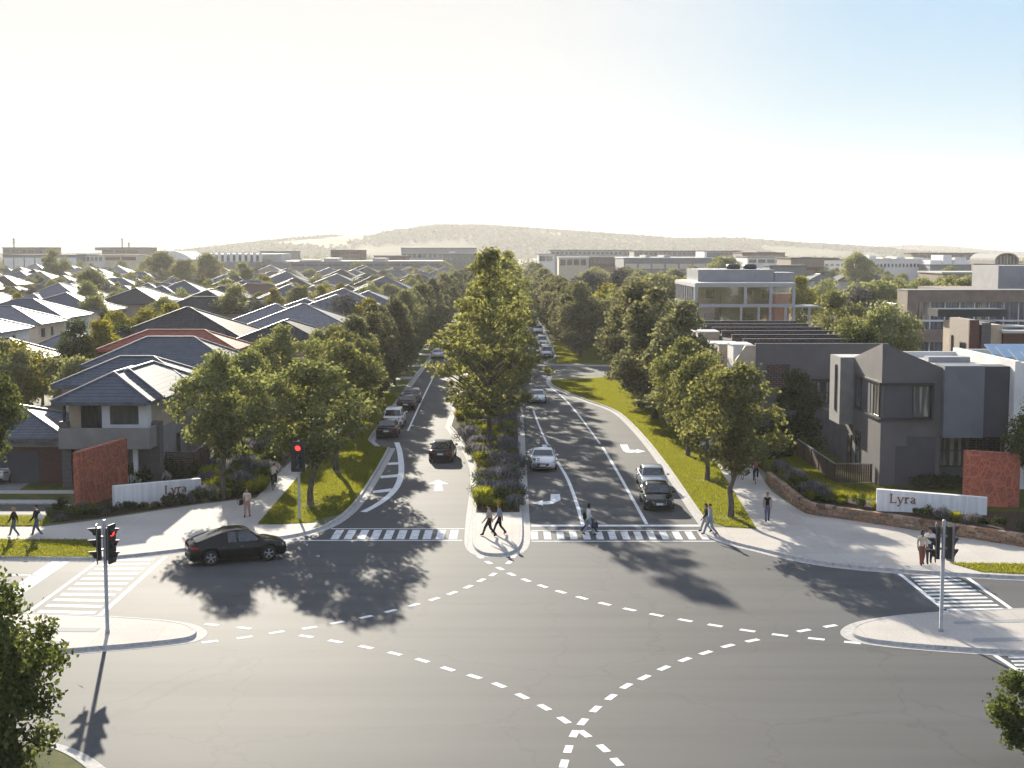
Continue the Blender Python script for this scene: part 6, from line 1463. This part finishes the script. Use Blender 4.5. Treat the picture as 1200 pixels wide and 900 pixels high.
def letters(parent, text, origin, dirv, up_h, width):
    """serif wording as solid letters standing on a wall face, built stroke by stroke"""
    d = Vector((dirv[0], dirv[1], 0)).normalized(); n = Vector((d.y, -d.x, 0))
    o = Vector(origin); adv = 0; hx = up_h*.66; mb = MB().m('rust_plain'); dp = n*.07
    def bar(a, b, w0, w1=None):
        a, b = Vector((a[0], a[1])), Vector((b[0], b[1])); t = (b-a).normalized(); q = Vector((-t.y, t.x)); w1 = w1 or w0
        pts = [a+q*w0/2, b+q*w1/2, b-q*w1/2, a-q*w0/2]; mb.extr([o+d*p.x+Vector((0,0,p.y)) for p in pts], dp)
    s = up_h; k = width/(s*2.42); T = s*.135; th = s*.06
    X = 0
    def X_(v): return (X+v*s)*k
    # L
    bar((X_(.12), 0), (X_(.12), s), T); bar((X_(.0), s-th/2), (X_(.26), s-th/2), th); bar((X_(.0), th/2), (X_(.55), th/2), th); bar((X_(.55), 0), (X_(.58), s*.22), th)
    X += .66*s                      # y
    bar((X_(.08), hx), (X_(.30), .02*s), T*.95, T*.8); bar((X_(.54), hx), (X_(.30), .0), th*1.1); bar((X_(.31), .04*s), (X_(.17), -.27*s), th*1.2); bar((X_(.19), -.27*s), (X_(.02), -.30*s), th*1.4, T*.9); bar((X_(-.02), hx-th/2), (X_(.19), hx-th/2), th); bar((X_(.43), hx-th/2), (X_(.62), hx-th/2), th)
    X += .66*s                      # r
    bar((X_(.12), 0), (X_(.12), hx), T*.95); bar((X_(.0), hx-th/2), (X_(.14), hx-th/2), th); bar((X_(.0), th/2), (X_(.27), th/2), th); bar((X_(.15), hx*.68), (X_(.27), hx*.95), th); bar((X_(.25), hx*.95), (X_(.42), hx*.90), T*.9)
    X += .48*s                      # a
    bar((X_(.40), .0), (X_(.40), hx*.82), T*.95); bar((X_(.10), hx*.86), (X_(.24), hx*.98), th*1.3); bar((X_(.22), hx*.97), (X_(.40), hx*.80), th*1.2); bar((X_(.38), hx*.55), (X_(.14), hx*.42), th*1.1); bar((X_(.13), hx*.44), (X_(.10), hx*.16), T*.9); bar((X_(.10), hx*.14), (X_(.24), .02*s), th*1.3); bar((X_(.22), .02*s), (X_(.40), hx*.2), th*1.1); bar((X_(.38), th/2), (X_(.52), th/2), th)
    return mb.build('lettering', parent)
def slab_wall(name, label, a, b, z0, ha, hb, th, mat, cat, face_lit=None):
    a, b = Vector(a), Vector(b); d = (b-a).normalized(); n = Vector((-d.y, d.x))
    r = thing(name, (a.x, a.y, z0), label, cat); mb = MB().m(mat)
    A, Bq = a, b; pts = [(0,0,-.3), (b.x-a.x, b.y-a.y, -.3), (b.x-a.x, b.y-a.y, hb), (0,0,ha)]
    mb.extr(pts, (n.x*th, n.y*th, 0)); o = mb.build('panel' if 'panel' in name else 'wall', r); return r, a, b, d, n
# left entry
r, a, b, d, n = slab_wall('sign_wall', 'white board-marked concrete sign wall with rust lettering on the left corner', G(135, 596.5, GZ), G(236, 583, GZ), GZ, 1.40, 1.22, .35, 'board_concrete', 'sign')
L = (Vector(b)-Vector(a)).length; p = Vector((0, 0)) + d*(L*.565)
letters(r, '', (p.x, p.y, .52), d, .52, 1.55)
pa, pb = G(94, 595.5, GZ), G(150.5, 577, GZ)
r, a, b, d, n = slab_wall('entry_panel', 'tall rust red patterned panel beside the left sign wall', pa, pb, GZ, 3.42, 3.55, .40, 'rust', 'panel')
def ribs(r, a, b, h, segs):
    d = Vector(b)-Vector(a); L = d.length; d.normalize(); q = Vector((d.y, -d.x)); mb = MB().m('rust_edge')
    for (u0, v0, u1, v1) in segs:
        p0 = Vector((d.x*u0*L, d.y*u0*L, v0*h)); p1 = Vector((d.x*u1*L, d.y*u1*L, v1*h)); t = (p1-p0).normalized(); nn = Vector((q.x, q.y, 0)); s = t.cross(nn)*.035
        mb.extr([p0+s, p1+s, p1-s, p0-s], nn*.03)
    mb.build('rib', r)
ribs(r, pa, pb, 3.45, [(.10,.0,.10,.98),(.74,.0,.72,.98),(.16,.40,.98,.78),(.16,.36,.30,.02),(.02,.0,.02,.98)])
# right entry, on the terrace behind the stone wall
Z1 = .8
WL_px = [(898,564),(905,571),(914,577),(922,584),(932,592.5),(941,599),(950,602.5),(963,604.5),(1000,610),(1060,619),(1120,628.5),(1200,641),(1275,653)]
WL = smooth(gp(WL_px, GZ), 1)
TR = [(60, WL[-1][1])] + [(60, 104), (17.9, 104), (17.9, WL[0][1]+.4)]
slab('terrace', [tuple(p) for p in off(WL, .15)] + TR, Z1 - .03, 'lawn', .9)
def stone_mat():
    m, nt, out = new_mat('dry_stone'); p = N(nt, 'ShaderNodeBsdfPrincipled'); p.inputs['Roughness'].default_value = .85
    nt.links.new(p.outputs[0], out.inputs['Surface']); ge = N(nt, 'ShaderNodeNewGeometry'); col = ramp(nt, ge.outputs['Random Per Island'], [(0, (.15,.095,.06)), (.3, (.36,.23,.14)), (.55, (.22,.18,.145)), (.75, (.42,.19,.10)), (1, (.42,.33,.24))])
    tc = N(nt, 'ShaderNodeTexCoord'); no = N(nt, 'ShaderNodeTexNoise'); no.inputs['Scale'].default_value = 9; no.inputs['Detail'].default_value = 6; nt.links.new(tc.outputs['Object'], no.inputs['Vector'])
    mx = N(nt, 'ShaderNodeMix', data_type='RGBA', blend_type='MULTIPLY'); mx.inputs[0].default_value = 1; nt.links.new(col, mx.inputs[6]); nt.links.new(ramp(nt, no.outputs['Fac'], [(.3, (.65,.65,.65)), (.7, (1.15,1.15,1.15))]), mx.inputs[7]); nt.links.new(mx.outputs[2], p.inputs['Base Color'])
    b = N(nt, 'ShaderNodeBump'); b.inputs['Strength'].default_value = .6; b.inputs['Distance'].default_value = .03; nt.links.new(no.outputs['Fac'], b.inputs['Height']); nt.links.new(b.outputs[0], p.inputs['Normal']); return m
M['stone'] = stone_mat()
def stone_wall():
    rs = random.Random(3); r = thing('stone_wall', (WL[4][0], WL[4][1], GZ), 'low dry-stone retaining wall curving along the right footpath', 'wall')
    mb = MB().m('mulch'); o1 = off(WL, .08); o2 = off(WL, .42); strip(mb, o1, o1, 0, Z1-.06); strip(mb, o1, o2, Z1-.06, Z1-.06); strip(mb, o2, o2, Z1-.06, 0); B('core', mb, r)
    cum = [0.0]
    for p, q in zip(WL, WL[1:]): cum.append(cum[-1]+(Vector(q)-Vector(p)).length)
    def at(s):
        s = min(max(0, s), cum[-1]-1e-3); k = max(i for i in range(len(cum)-1) if cum[i] <= s); t = (s-cum[k])/(cum[k+1]-cum[k]); p, q = Vector(WL[k]), Vector(WL[k+1]); d = (q-p).normalized(); return p+(q-p)*t, d, Vector((-d.y, d.x))
    mb = MB().m('stone'); z = GZ-.05; row = 0
    while z < Z1:
        h = rs.uniform(.09, .17); h = min(h, Z1+.02-z) if Z1-z < .2 else h; s = rs.uniform(-.3, 0)
        while s < cum[-1]:
            w_ = rs.uniform(.22, .62); p, d, n = at(s+w_/2); w2 = w_/2-.012; f = rs.uniform(-.03, .04); hh = h-.014; j = lambda: rs.uniform(-.015, .015)
            fr = [p-d*w2+n*(-f+j()), p+d*w2+n*(-f+j())]; bk = [p+d*w2+n*.34, p-d*w2+n*.34]
            zt_ = [z+hh+j()*.8 for _ in range(2)]; zb_ = [z+j()*.5 for _ in range(2)]
            i = [mb.P((fr[0].x,fr[0].y,zb_[0])), mb.P((fr[1].x,fr[1].y,zb_[1])), mb.P((bk[0].x,bk[0].y,zb_[1])), mb.P((bk[1].x,bk[1].y,zb_[0])), mb.P((fr[0].x,fr[0].y,zt_[0])), mb.P((fr[1].x,fr[1].y,zt_[1])), mb.P((bk[0].x,bk[0].y,zt_[1])), mb.P((bk[1].x,bk[1].y,zt_[0]))]
            for q in ((4,5,6,7),(0,1,5,4),(1,2,6,5),(2,3,7,6),(3,0,4,7)): mb.face([i[t] for t in q])
            s += w_
        z += h
    B('stonework', mb, r)
stone_wall()
r, a, b, d, n = slab_wall('sign_wall', 'white board-marked concrete sign wall with rust lettering above the stone wall', G(1027, 598.5, Z1), G(1156.5, 603.5, Z1), Z1, 1.25, .98, .4, 'board_concrete', 'sign')
L = (Vector(b)-Vector(a)).length; p = d*(L*.12); letters(r, '', (p.x, p.y, .50), d, .52, 1.5)
r, a, b, d, n = slab_wall('entry_panel', 'tall rust red patterned panel beside the right sign wall', G(1128, 592, Z1), G(1194, 594.5, Z1), Z1, 3.25, 3.15, .4, 'rust', 'panel')
ribs(r, G(1128, 592, Z1), G(1194, 594.5, Z1), 3.2, [(.02,0,.02,.98),(.98,0,.98,.96),(.35,.1,.6,.9),(.1,.3,.9,.65),(.55,.3,.9,.1)])
slab('garden_bed', [tuple(p) for p in off(WL, .3)][6:] + [G(1275,608,Z1), G(1200,600,Z1), G(1120,598,Z1), G(1020,590,Z1), G(960,572,Z1), G(915,556,Z1)], Z1 - .015, 'mulch', 0)

# traffic signals
M['pole'] = surf('galvanised_steel', (.36, .36, .35), (.28, .28, .28), 4, .45, .5, metal=.5)
M['signal_black'] = surf('signal_black', (.018, .018, .018), (.03, .03, .03), 5, .6, .3); M['signal_back'] = surf('signal_board_grey', (.34, .31, .28), (.28, .25, .23), 5, .6, .3)
M['lens_red'] = emit_mat('red_lamp', (1.0, .03, .025), .9); M['lens_off'] = surf('unlit_lens', (.05, .05, .05), (.08, .08, .08), 5, .2, .6)
def signal(label, x, y, z, h, heads, r0=.075):
    """heads: list of (facing degrees, centre height, board w, board h, offset from pole, red lit?)"""
    r = thing('traffic_signal', (x, y, z), label, 'traffic light'); mb = MB().m('pole'); mb.lathe([(r0*1.25, -.1), (r0*1.25, .12), (r0, .13), (r0, h-.04), (r0*.6, h)], 16); mb.build('pole', r)
    for (fd, hc, bw, bh, of, lit) in heads:
        rot = Matrix.Rotation(R(fd)-math.pi/2, 4, 'Z'); X = Matrix.Translation((0, 0, hc)) @ rot @ Matrix.Translation((0, of, 0))   # local +Y is the facing direction
        mb = MB().m('signal_back'); mb.xf = X
        c = .06; pts = [(-bw/2+c,0,-bh/2),(bw/2-c,0,-bh/2),(bw/2,0,-bh/2+c),(bw/2,0,bh/2-c),(bw/2-c,0,bh/2),(-bw/2+c,0,bh/2),(-bw/2,0,bh/2-c),(-bw/2,0,-bh/2+c)]
        mb.m('signal_black'); mb.extr(pts, (0, .03, 0)); mb.m('signal_back'); mb.extr([(p_[0], -.012, p_[2]) for p_ in pts], (0, .011, 0)); bd = mb.build('backboard', r)
        mb = MB().m('signal_black'); mb.xf = X; mb.box(-.16, .16, -.16, -.013, -bh*.42, bh*.42); mb.build('housing', r)
        mb = MB().m('pole'); mb.xf = X; mb.box(-.04, .04, -of if of > .17 else -.2, -.16, -.3, -.22); mb.box(-.04, .04, -of if of > .17 else -.2, -.16, .22, .3); mb.build('bracket', r)
        for k, zz in enumerate((bh*.30, 0, -bh*.30)):
            ld = .30 if bh < 1.45 else .33; mb = MB().m('lens_red' if (lit and k == 0) else 'lens_off'); mb.xf = X @ Matrix.Translation((0, .03, zz)); mb.lathe([(ld*.5, 0), (ld*.46, .03), (ld*.3, .05), (0, .06)], 16, axis='Y'); mb.build('lens', r)
            mb = MB().m('signal_black'); mb.xf = X @ Matrix.Translation((0, .03, zz)); n = 12; rad = ld*.56; ln = .34
            for q in range(n):
                a0, a1 = -.55+(math.pi+1.1)*q/n, -.55+(math.pi+1.1)*(q+1)/n; cut = lambda a: ln*(.35+.65*max(0, math.sin(max(0, min(math.pi, a)))))
                P = lambda a, rr, y_: (rr*math.cos(a), y_, rr*math.sin(a))
                mb.poly([P(a0, rad, 0), P(a1, rad, 0), P(a1, rad*.97, cut(a1)), P(a0, rad*.97, cut(a0))]); mb.poly([P(a0, rad-.012, 0), P(a0, rad*.97-.012, cut(a0)), P(a1, rad*.97-.012, cut(a1)), P(a1, rad-.012, 0)])
            mb.build('visor', r)
    return r
x, y = G(126, 741.5, GZ); signal('traffic signal on the left island with two back-to-back heads, one showing red', x, y, GZ, 4.7, [(194, 3.72, .62, 1.6, .30, False), (-13, 3.72, .62, 1.6, .30, True)])
x, y = G(1102.5, 739.5, GZ); signal('traffic signal on the right island with two unlit-looking heads', x, y, GZ, 4.65, [(166, 3.70, .62, 1.6, .30, False), (13, 3.70, .62, 1.6, .30, False)])
x, y = G(351, 609.5, GZ); signal('traffic signal on the corner lawn facing the junction with its red lamp lit', x, y, GZ, 4.7, [(-88, 3.75, .82, 1.75, .24, True)])

# ------------------------------------------------------------------ planting
def blades(name, polys, dens, h, wd, mat, z, seed):
    rng = np.random.default_rng(seed); out = []
    for poly in polys:
        P = np.array(poly); lo, hi = P.min(0), P.max(0); n = int((hi-lo).prod()*dens); q = lo+(hi-lo)*rng.random((n, 2))
        ins = np.zeros(n, bool); j = len(P)-1
        for i in range(len(P)):
            c = (P[i, 1] > q[:, 1]) != (P[j, 1] > q[:, 1]); xx = (P[j, 0]-P[i, 0])*(q[:, 1]-P[i, 1])/(P[j, 1]-P[i, 1]+1e-12)+P[i, 0]; ins ^= c & (q[:, 0] < xx); j = i
        out.append(q[ins])
    q = np.concatenate(out); n = len(q); a = rng.random(n)*2*np.pi; hh = h*(.5+rng.random(n)); w_ = wd*(.6+.8*rng.random(n)); t = np.stack([np.cos(a), np.sin(a)], 1); ln = (rng.random((n, 2))-.5)*h*1.2
    v = np.empty((n, 4, 3)); v[:, 0, :2] = q-t*w_[:, None]/2; v[:, 1, :2] = q+t*w_[:, None]/2; v[:, 2, :2] = q+ln+t*w_[:, None]*.2; v[:, 3, :2] = q+ln-t*w_[:, None]*.2
    v[:, :2, 2] = z-.01; v[:, 2:, 2] = (z+hh)[:, None]
    return leaf_mesh(name, v.reshape(-1, 3), mat)
M['grass_blade'] = leaf_mat('lawn_blade', (.095, .115, .018), (.20, .20, .042), .5, (2.0, 1.8, .8), .7, .15)
lp = [LW + kin2[:len(kin2)] + [(-14.83, 400), (-14.83, 95)]]
lp = [[p for p in lp[0] if p[1] < 150] + [(-12.0, 150), (-14.83, 150), (-14.83, 95)]]
lp = [LW + [p for p in kin2 if p[1] < 150] + [(-12.2, 150), (-14.83, 150), (-14.83, 95)], gp([(-60,632),(104,632.5),(112,640),(112,653),(60,652.8),(-60,652)], GZ), gp([(-60,605),(55,605),(62,611),(48,616),(-60,616.5)], GZ),
      kr3 + [(14.9, 170), (14.9, 100), G(838,541,GZ), G(886,619,GZ), G(850,617,GZ)], gp([(1112,659.5),(1260,661.5),(1260,674),(1200,673),(1150,670.5)], GZ), [p for p in kr4[::-1] if p[1] < 240][:0] + [(6.9, 205), (6.9, 235), (13.8, 235), (13.8, 189), (6.4, 189.5)]]
tag(add('grass', blades('grass', lp, 400, .07, .034, 'grass_blade', GZ, 1)), kind='stuff')
tp = [tuple(p) for p in off(WL, .5)][2:10] + [G(1024,585,Z1), (24.5, 85.8), (20.9, 87.2), (20.9, 99), (18.2, 99)]
tag(add('grass', blades('grass', [tp], 330, .08, .035, 'grass_blade', Z1-.03, 2)), kind='stuff')

M['shrub_green'] = leaf_mat('shrub_leaf', (.030, .045, .014), (.09, .11, .035), .35); M['shrub_lime'] = leaf_mat('lime_tuft', (.10, .115, .016), (.20, .20, .03), .45)
M['shrub_dark'] = leaf_mat('dark_shrub_leaf', (.014, .022, .010), (.05, .06, .026), .25); M['lav_grey'] = leaf_mat('lavender_leaf', (.07, .075, .065), (.16, .16, .15), .3, (1.6, 1.5, 1.4)); M['lav_bloom'] = leaf_mat('lavender_bloom', (.10, .097, .112), (.19, .185, .205), .3, (1.4, 1.35, 1.5)); M['white_bloom'] = leaf_mat('white_bloom', (.5, .48, .46), (.7, .68, .62), .3, (1.1, 1.1, 1.1))
def shrub_proto(key, name, seed, r, h, n, ls, leaf, bloom=None, spiky=False, cat='shrub'):
    rng = np.random.default_rng(seed); root = bpy.data.objects.new(name, None); root['category'] = cat
    if spiky:
        a = rng.random(n)*2*np.pi; out_ = r*(.3+.7*rng.random(n)); hh = h*(.5+.6*rng.random(n)); base = rng.normal(size=(n, 2))*r*.18; t = np.stack([-np.sin(a), np.cos(a)], 1); v = np.empty((n, 4, 3)); tip = base+np.stack([np.cos(a), np.sin(a)], 1)*out_[:, None]
        v[:, 0, :2] = base-t*ls/2; v[:, 1, :2] = base+t*ls/2; v[:, :2, 2] = 0; v[:, 2, :2] = tip+t*ls*.3; v[:, 3, :2] = tip-t*ls*.3; v[:, 2:, 2] = hh[:, None]
        v = v.reshape(-1, 3)
    else:
        k = 12; cen = rng.normal(size=(k, 3))*np.array([r*.42, r*.42, h*.18]); cen[:, 2] = np.abs(cen[:, 2])+h*.42; v = leaves(rng, cen, np.full(k, min(r, h)*.42), n, ls, .2, .9, 0, .5); v[:, 2] = np.maximum(v[:, 2], .0)
    o = bpy.data.objects.new('foliage', leaf_mesh('foliage', v, leaf)); o.parent = root
    if bloom:
        m_ = 190; a = rng.random(m_)*2*np.pi; rad = r*np.sqrt(rng.random(m_))*.95; q = np.stack([rad*np.cos(a), rad*np.sin(a)], 1); z0 = h*np.sqrt(np.maximum(.05, 1-(rad/r)**2))*.8; w_ = .022; L = .20+.14*rng.random(m_); out_ = q*.25
        v = np.empty((m_, 4, 3)); t = np.stack([np.cos(a*3), np.sin(a*3)], 1)*w_; v[:, 0, :2] = q-t; v[:, 1, :2] = q+t; v[:, :2, 2] = z0[:, None]; v[:, 2, :2] = q+out_+t*.5; v[:, 3, :2] = q+out_-t*.5; v[:, 2:, 2] = (z0+L)[:, None]
        o = bpy.data.objects.new('bloom', leaf_mesh('bloom', v.reshape(-1, 3), bloom)); o.parent = root
    PROTO[key] = (root, h)
for i in range(2):
    shrub_proto(f'sg{i}', 'round_shrub', 201+i, .55, .8, 900, .10, 'shrub_green'); shrub_proto(f'sd{i}', 'dark_shrub', 211+i, .55, .85, 900, .10, 'shrub_dark')
    shrub_proto(f'tl{i}', 'grass_tuft', 221+i, .55, .65, 420, .035, 'shrub_lime', None, True, 'grass tuft'); shrub_proto(f'lv{i}', 'lavender_bush', 231+i, .7, .75, 1100, .09, 'lav_grey', 'lav_bloom', cat='lavender')
    shrub_proto(f'mb{i}', 'flowering_shrub', 241+i, .6, .75, 800, .09, 'shrub_green', 'lav_bloom')
shrub_proto('wb0', 'white_flowering_shrub', 251, .6, .7, 800, .09, 'shrub_green', 'white_bloom')
KINDN = {'sg': 'round green shrub', 'sd': 'dark green shrub', 'tl': 'lime-green grass tuft', 'lv': 'grey lavender bush', 'mb': 'mauve-flowering shrub', 'wb': 'white-flowering shrub'}
rp = random.Random(21)
def planting(where, group, spots, z, weights, smin=.8, smax=1.25, order='from the front'):
    spots = sorted(spots, key=lambda s: (s[1] if order == 'from the front' else PX(s[0], s[1], z)[0])); cnt = {}
    for (x, y) in spots:
        k = rp.choices(list(weights), list(weights.values()))[0]; cnt[k] = cnt.get(k, 0)+1; key = k+('0' if k == 'wb' else str(rp.randint(0, 1)))
        s = rp.uniform(smin, smax); copy_tree(PROTO[key][0], (x, y, z-.02), rp.uniform(0, 6.28), f'{ordn(cnt[k])} {KINDN[k]} {where}, counted {order}', group, (s, s, s*rp.uniform(.85, 1.15)))
def scatter_poly(poly, n, mind):
    P = poly; xs_ = [p[0] for p in P]; ys_ = [p[1] for p in P]; out = []; tr = 0
    while len(out) < n and tr < n*60:
        tr += 1; x, y = rp.uniform(min(xs_), max(xs_)), rp.uniform(min(ys_), max(ys_)); ins = False; j = len(P)-1
        for i in range(len(P)):
            if (P[i][1] > y) != (P[j][1] > y) and x < (P[j][0]-P[i][0])*(y-P[i][1])/(P[j][1]-P[i][1])+P[i][0]: ins = not ins
            j = i
        if ins and all((x-a)**2+(y-b)**2 > mind**2 for a, b in out): out.append((x, y))
    return out
# median bed
mp_ = gp([(564,597),(604,597),(604,560),(603,525),(600,505),(540,505),(548,520),(562,545),(565,575)], GZ)
planting('in the front of the median bed', 'planting in the median bed', scatter_poly(mp_, 74, .62), GZ, {'lv': 3.4, 'tl': 3.8, 'sg': 3, 'mb': .8}, .85, 1.5)
planting('far along the median bed', 'planting further along the median', scatter_poly([(-5.0, 121), (.1, 121), (-.1, 185), (-5.1, 185)], 70, 1.3), GZ, {'lv': 2, 'tl': 2, 'sg': 3}, 1.2, 1.9)
# left sign bed and flower meadow
sp = []
for (px, py) in ((62,608),(72,611),(84,609),(95,606),(104,603),(112,606),(122,603),(132,602.5),(146,600),(157,598.5),(168,597),(182,595.5),(196,594),(209,592),(222,590.5),(231,588.5),(70,603),(82,603),(97,600)): sp.append(G(px, py, GZ))
planting('at the foot of the left sign wall', 'shrubs at the left sign wall', sp, GZ, {'sd': 4, 'sg': 2, 'mb': 1.5}, .6, .95, 'from the left')
mp2 = gp([(240,587),(284,582.5),(299,580),(318,560),(322,538),(262,545),(243,552)], GZ)
planting('in the flower bed beside the left footpath', 'flower bed beside the left footpath', scatter_poly(mp2, 88, .62), GZ, {'tl': 4.2, 'mb': 1.3, 'lv': .8, 'sg': 3, 'wb': .7}, .8, 1.4)
planting('in the shady bed along the slatted fence', 'shrubs along the slatted fence', scatter_poly([(-21.3, 94), (-17, 94), (-16.9, 118), (-21.3, 118)], 40, .95), GZ, {'sd': 3, 'sg': 2, 'lv': 1, 'tl': 1}, 1.1, 1.9)
planting('below the front house', 'shrubs below the front house', [G(x, y, GZ) for x, y in ((62,556),(72,553),(84,560),(152,572),(160,570),(168,569),(178,566),(190,565),(205,563),(216,566),(228,562))], GZ, {'sd': 3, 'sg': 1, 'wb': .8}, 1.0, 1.7, 'from the left')
# right beds
wsp = []; o6 = off(WL, .75)
for k, (p, q) in enumerate(zip(o6, o6[1:])):
    L = (Vector(q)-Vector(p)).length
    for i in range(max(1, int(L/.75))): t = (i+.5)/max(1, int(L/.75)); wsp.append((p[0]+(q[0]-p[0])*t+rp.uniform(-.1, .1), p[1]+(q[1]-p[1])*t+rp.uniform(-.12, .3)))
wsp = [s for s in wsp if PX(s[0], s[1], Z1)[0] < 1210]
hid = lambda s: 1040 < PX(s[0], s[1], Z1)[0] < 1072
planting('on top of the stone wall', 'planting on the stone wall', [s for s in wsp if not hid(s)], Z1, {'lv': 1, 'mb': 1, 'sg': 3, 'tl': 2, 'sd': 1.6}, .45, .8, 'from the left')
planting('in the second row above the stone wall', 'planting behind the stone wall', [(s[0]+.2, s[1]+.85) for s in wsp if PX(s[0], s[1], Z1)[0] < 1018], Z1, {'lv': .8, 'mb': 1, 'sg': 2.5, 'tl': 3}, .6, 1.0, 'from the left')
planting('against the dark townhouse wall', 'shrubs against the townhouse', [G(x, y, Z1) for x, y in ((1086,572),(1100,573),(1112,572),(1124,572),(1076,573))], Z1, {'sd': 1}, 1.0, 1.4, 'from the left')
planting('under the trees along the right path', 'shrubs along the right path', scatter_poly([(18.2, 97), (22.2, 100), (22.2, 112), (18.0, 108)], 22, 1.0), Z1-.3, {'sd': 2, 'sg': 2}, 1.2, 2.0)
# ------------------------------------------------------------------ hills
def hills(name, y0, depth, pts, seed, mat, rough=5.0, nx=420, ny=26):
    """pts: ridge line seen from the site (px, py); built as land at y0 with real height and depth"""
    xs_ = np.array([p[0] for p in pts]); ys_ = np.array([p[1] for p in pts])
    V = []; Fc = []
    for j in range(ny):
        t = j/(ny-1); y = y0 + depth*(t-.5)
        prof = max(0.0, math.sin(math.pi*min(1, t*1.0)))**.8
        for i in range(nx):
            px = xs_[0] + (xs_[-1]-xs_[0])*i/(nx-1)
            py = np.interp(px, xs_, ys_)
            x, _, z = HY(px, py, y0)
            n = mnoise.noise((x*.0016+seed, y*.0016, 0))*.3
            tr = 0
            V.append((x, y, max(-2, z*prof*(1+n*(1-prof)*.8)) + (tr*prof if z > 4 else 0) - 1))
    for j in range(ny-1):
        for i in range(nx-1):
            a = j*nx+i; Fc.append((a, a+1, a+nx+1, a+nx))
    me = bpy.data.meshes.new(name); me.from_pydata(V, [], Fc); me.materials.append(M[mat])
    o = tag(add(name, me), kind='structure')
    # the woods that cover it, far beyond telling one tree from another
    rg = np.random.default_rng(int(seed*10)); Va = np.array(V).reshape(ny, nx, 3); k_ = 26000; fj = rg.random(k_)*(ny//2+1); fi = rg.random(k_)*(nx-1.01); j0 = fj.astype(int); i0 = fi.astype(int); tj = (fj-j0)[:, None]; ti = (fi-i0)[:, None]
    q = (Va[j0, i0]*(1-ti)+Va[j0, i0+1]*ti)*(1-tj) + (Va[j0+1, i0]*(1-ti)+Va[j0+1, i0+1]*ti)*tj
    den = np.array([mnoise.noise((a*.004+seed, b*.004, 2)) for a, b in q[:, :2]]); q = q[(q[:, 2] > 1) & (den > -.12 + .3*(rg.random(k_)-.5))]
    q[:, 2] += 2.5; tag(add('woodland', leaf_mesh('woodland', leaves(rg, q, np.full(len(q), rough*.7), len(q)*2, rough*2.1, .3, .8, 0, .4), 'leaf_hill')), kind='stuff')
    return o
M['leaf_hill'] = leaf_mat('hill_tree_leaf', (.02, .026, .014), (.05, .055, .028), .1, (1, 1, 1), .9, .0)
M['hill_wood'] = surf('hill_woodland', (.045, .048, .026), (.12, .108, .055), .006, .95, .05, .6, .05, detail=8, lo=.42, hi=.66)
hills('hills', 3400, 1200, [(-120,300),(120,300),(230,297),(280,289),(320,284),(350,281),(400,277),(440,273.5),(475,270),(515,266),(560,266),(600,268),(640,271),(700,275),(740,278),(775,280.5),(800,282),(840,281),(875,282),(920,286),(960,288.5),(1000,291),(1040,296),(1080,300)], 2.0, 'hill_wood')
hills('hills', 4600, 1000, [(700,300),(860,296),(940,290),(1000,291),(1050,290),(1065,289),(1110,291),(1150,295),(1200,298),(1300,300)], 9.0, 'hill_wood', 5)
hills('hills', 6800, 900, [(-300,268),(-40,263),(40,262),(100,267),(150,272),(200,279),(240,286),(330,298)], 5.0, 'hill_wood', 6)
# far woodland between and beyond the far buildings: too far to tell one tree from another
rng = np.random.default_rng(77); n_ = 2600; yy = 830+rng.random(n_)**1.3*1500; xx = (rng.random(n_)-.5)*2*(yy*.42+60); keep = np.array([mnoise.noise((a*.006, b*.006, 1.3)) > -.12 for a, b in zip(xx, yy)]); xx, yy = xx[keep], yy[keep]
hh_ = 5+5*rng.random(len(xx)); cen_ = np.stack([xx, yy, hh_*.55], 1)
tag(add('wood', leaf_mesh('wood', leaves(rng, cen_, hh_*.5, 70000, 1.5, .2, .9, 0, .6), 'leaf_far')), kind='stuff')
# ------------------------------------------------------------------ air
m, nt, out = new_mat('air'); pv = N(nt, 'ShaderNodeVolumePrincipled')
pv.inputs['Color'].default_value = (.97, .945, .90, 1); pv.inputs['Density'].default_value = .00016; pv.inputs['Anisotropy'].default_value = .2
nt.links.new(pv.outputs[0], out.inputs['Volume'])
mb = MB(); mb.mats = [m]; mb.box(-6500, 6500, -80, 7900, -1.1, 235)
hz = tag(mb.build('haze'), kind='stuff');
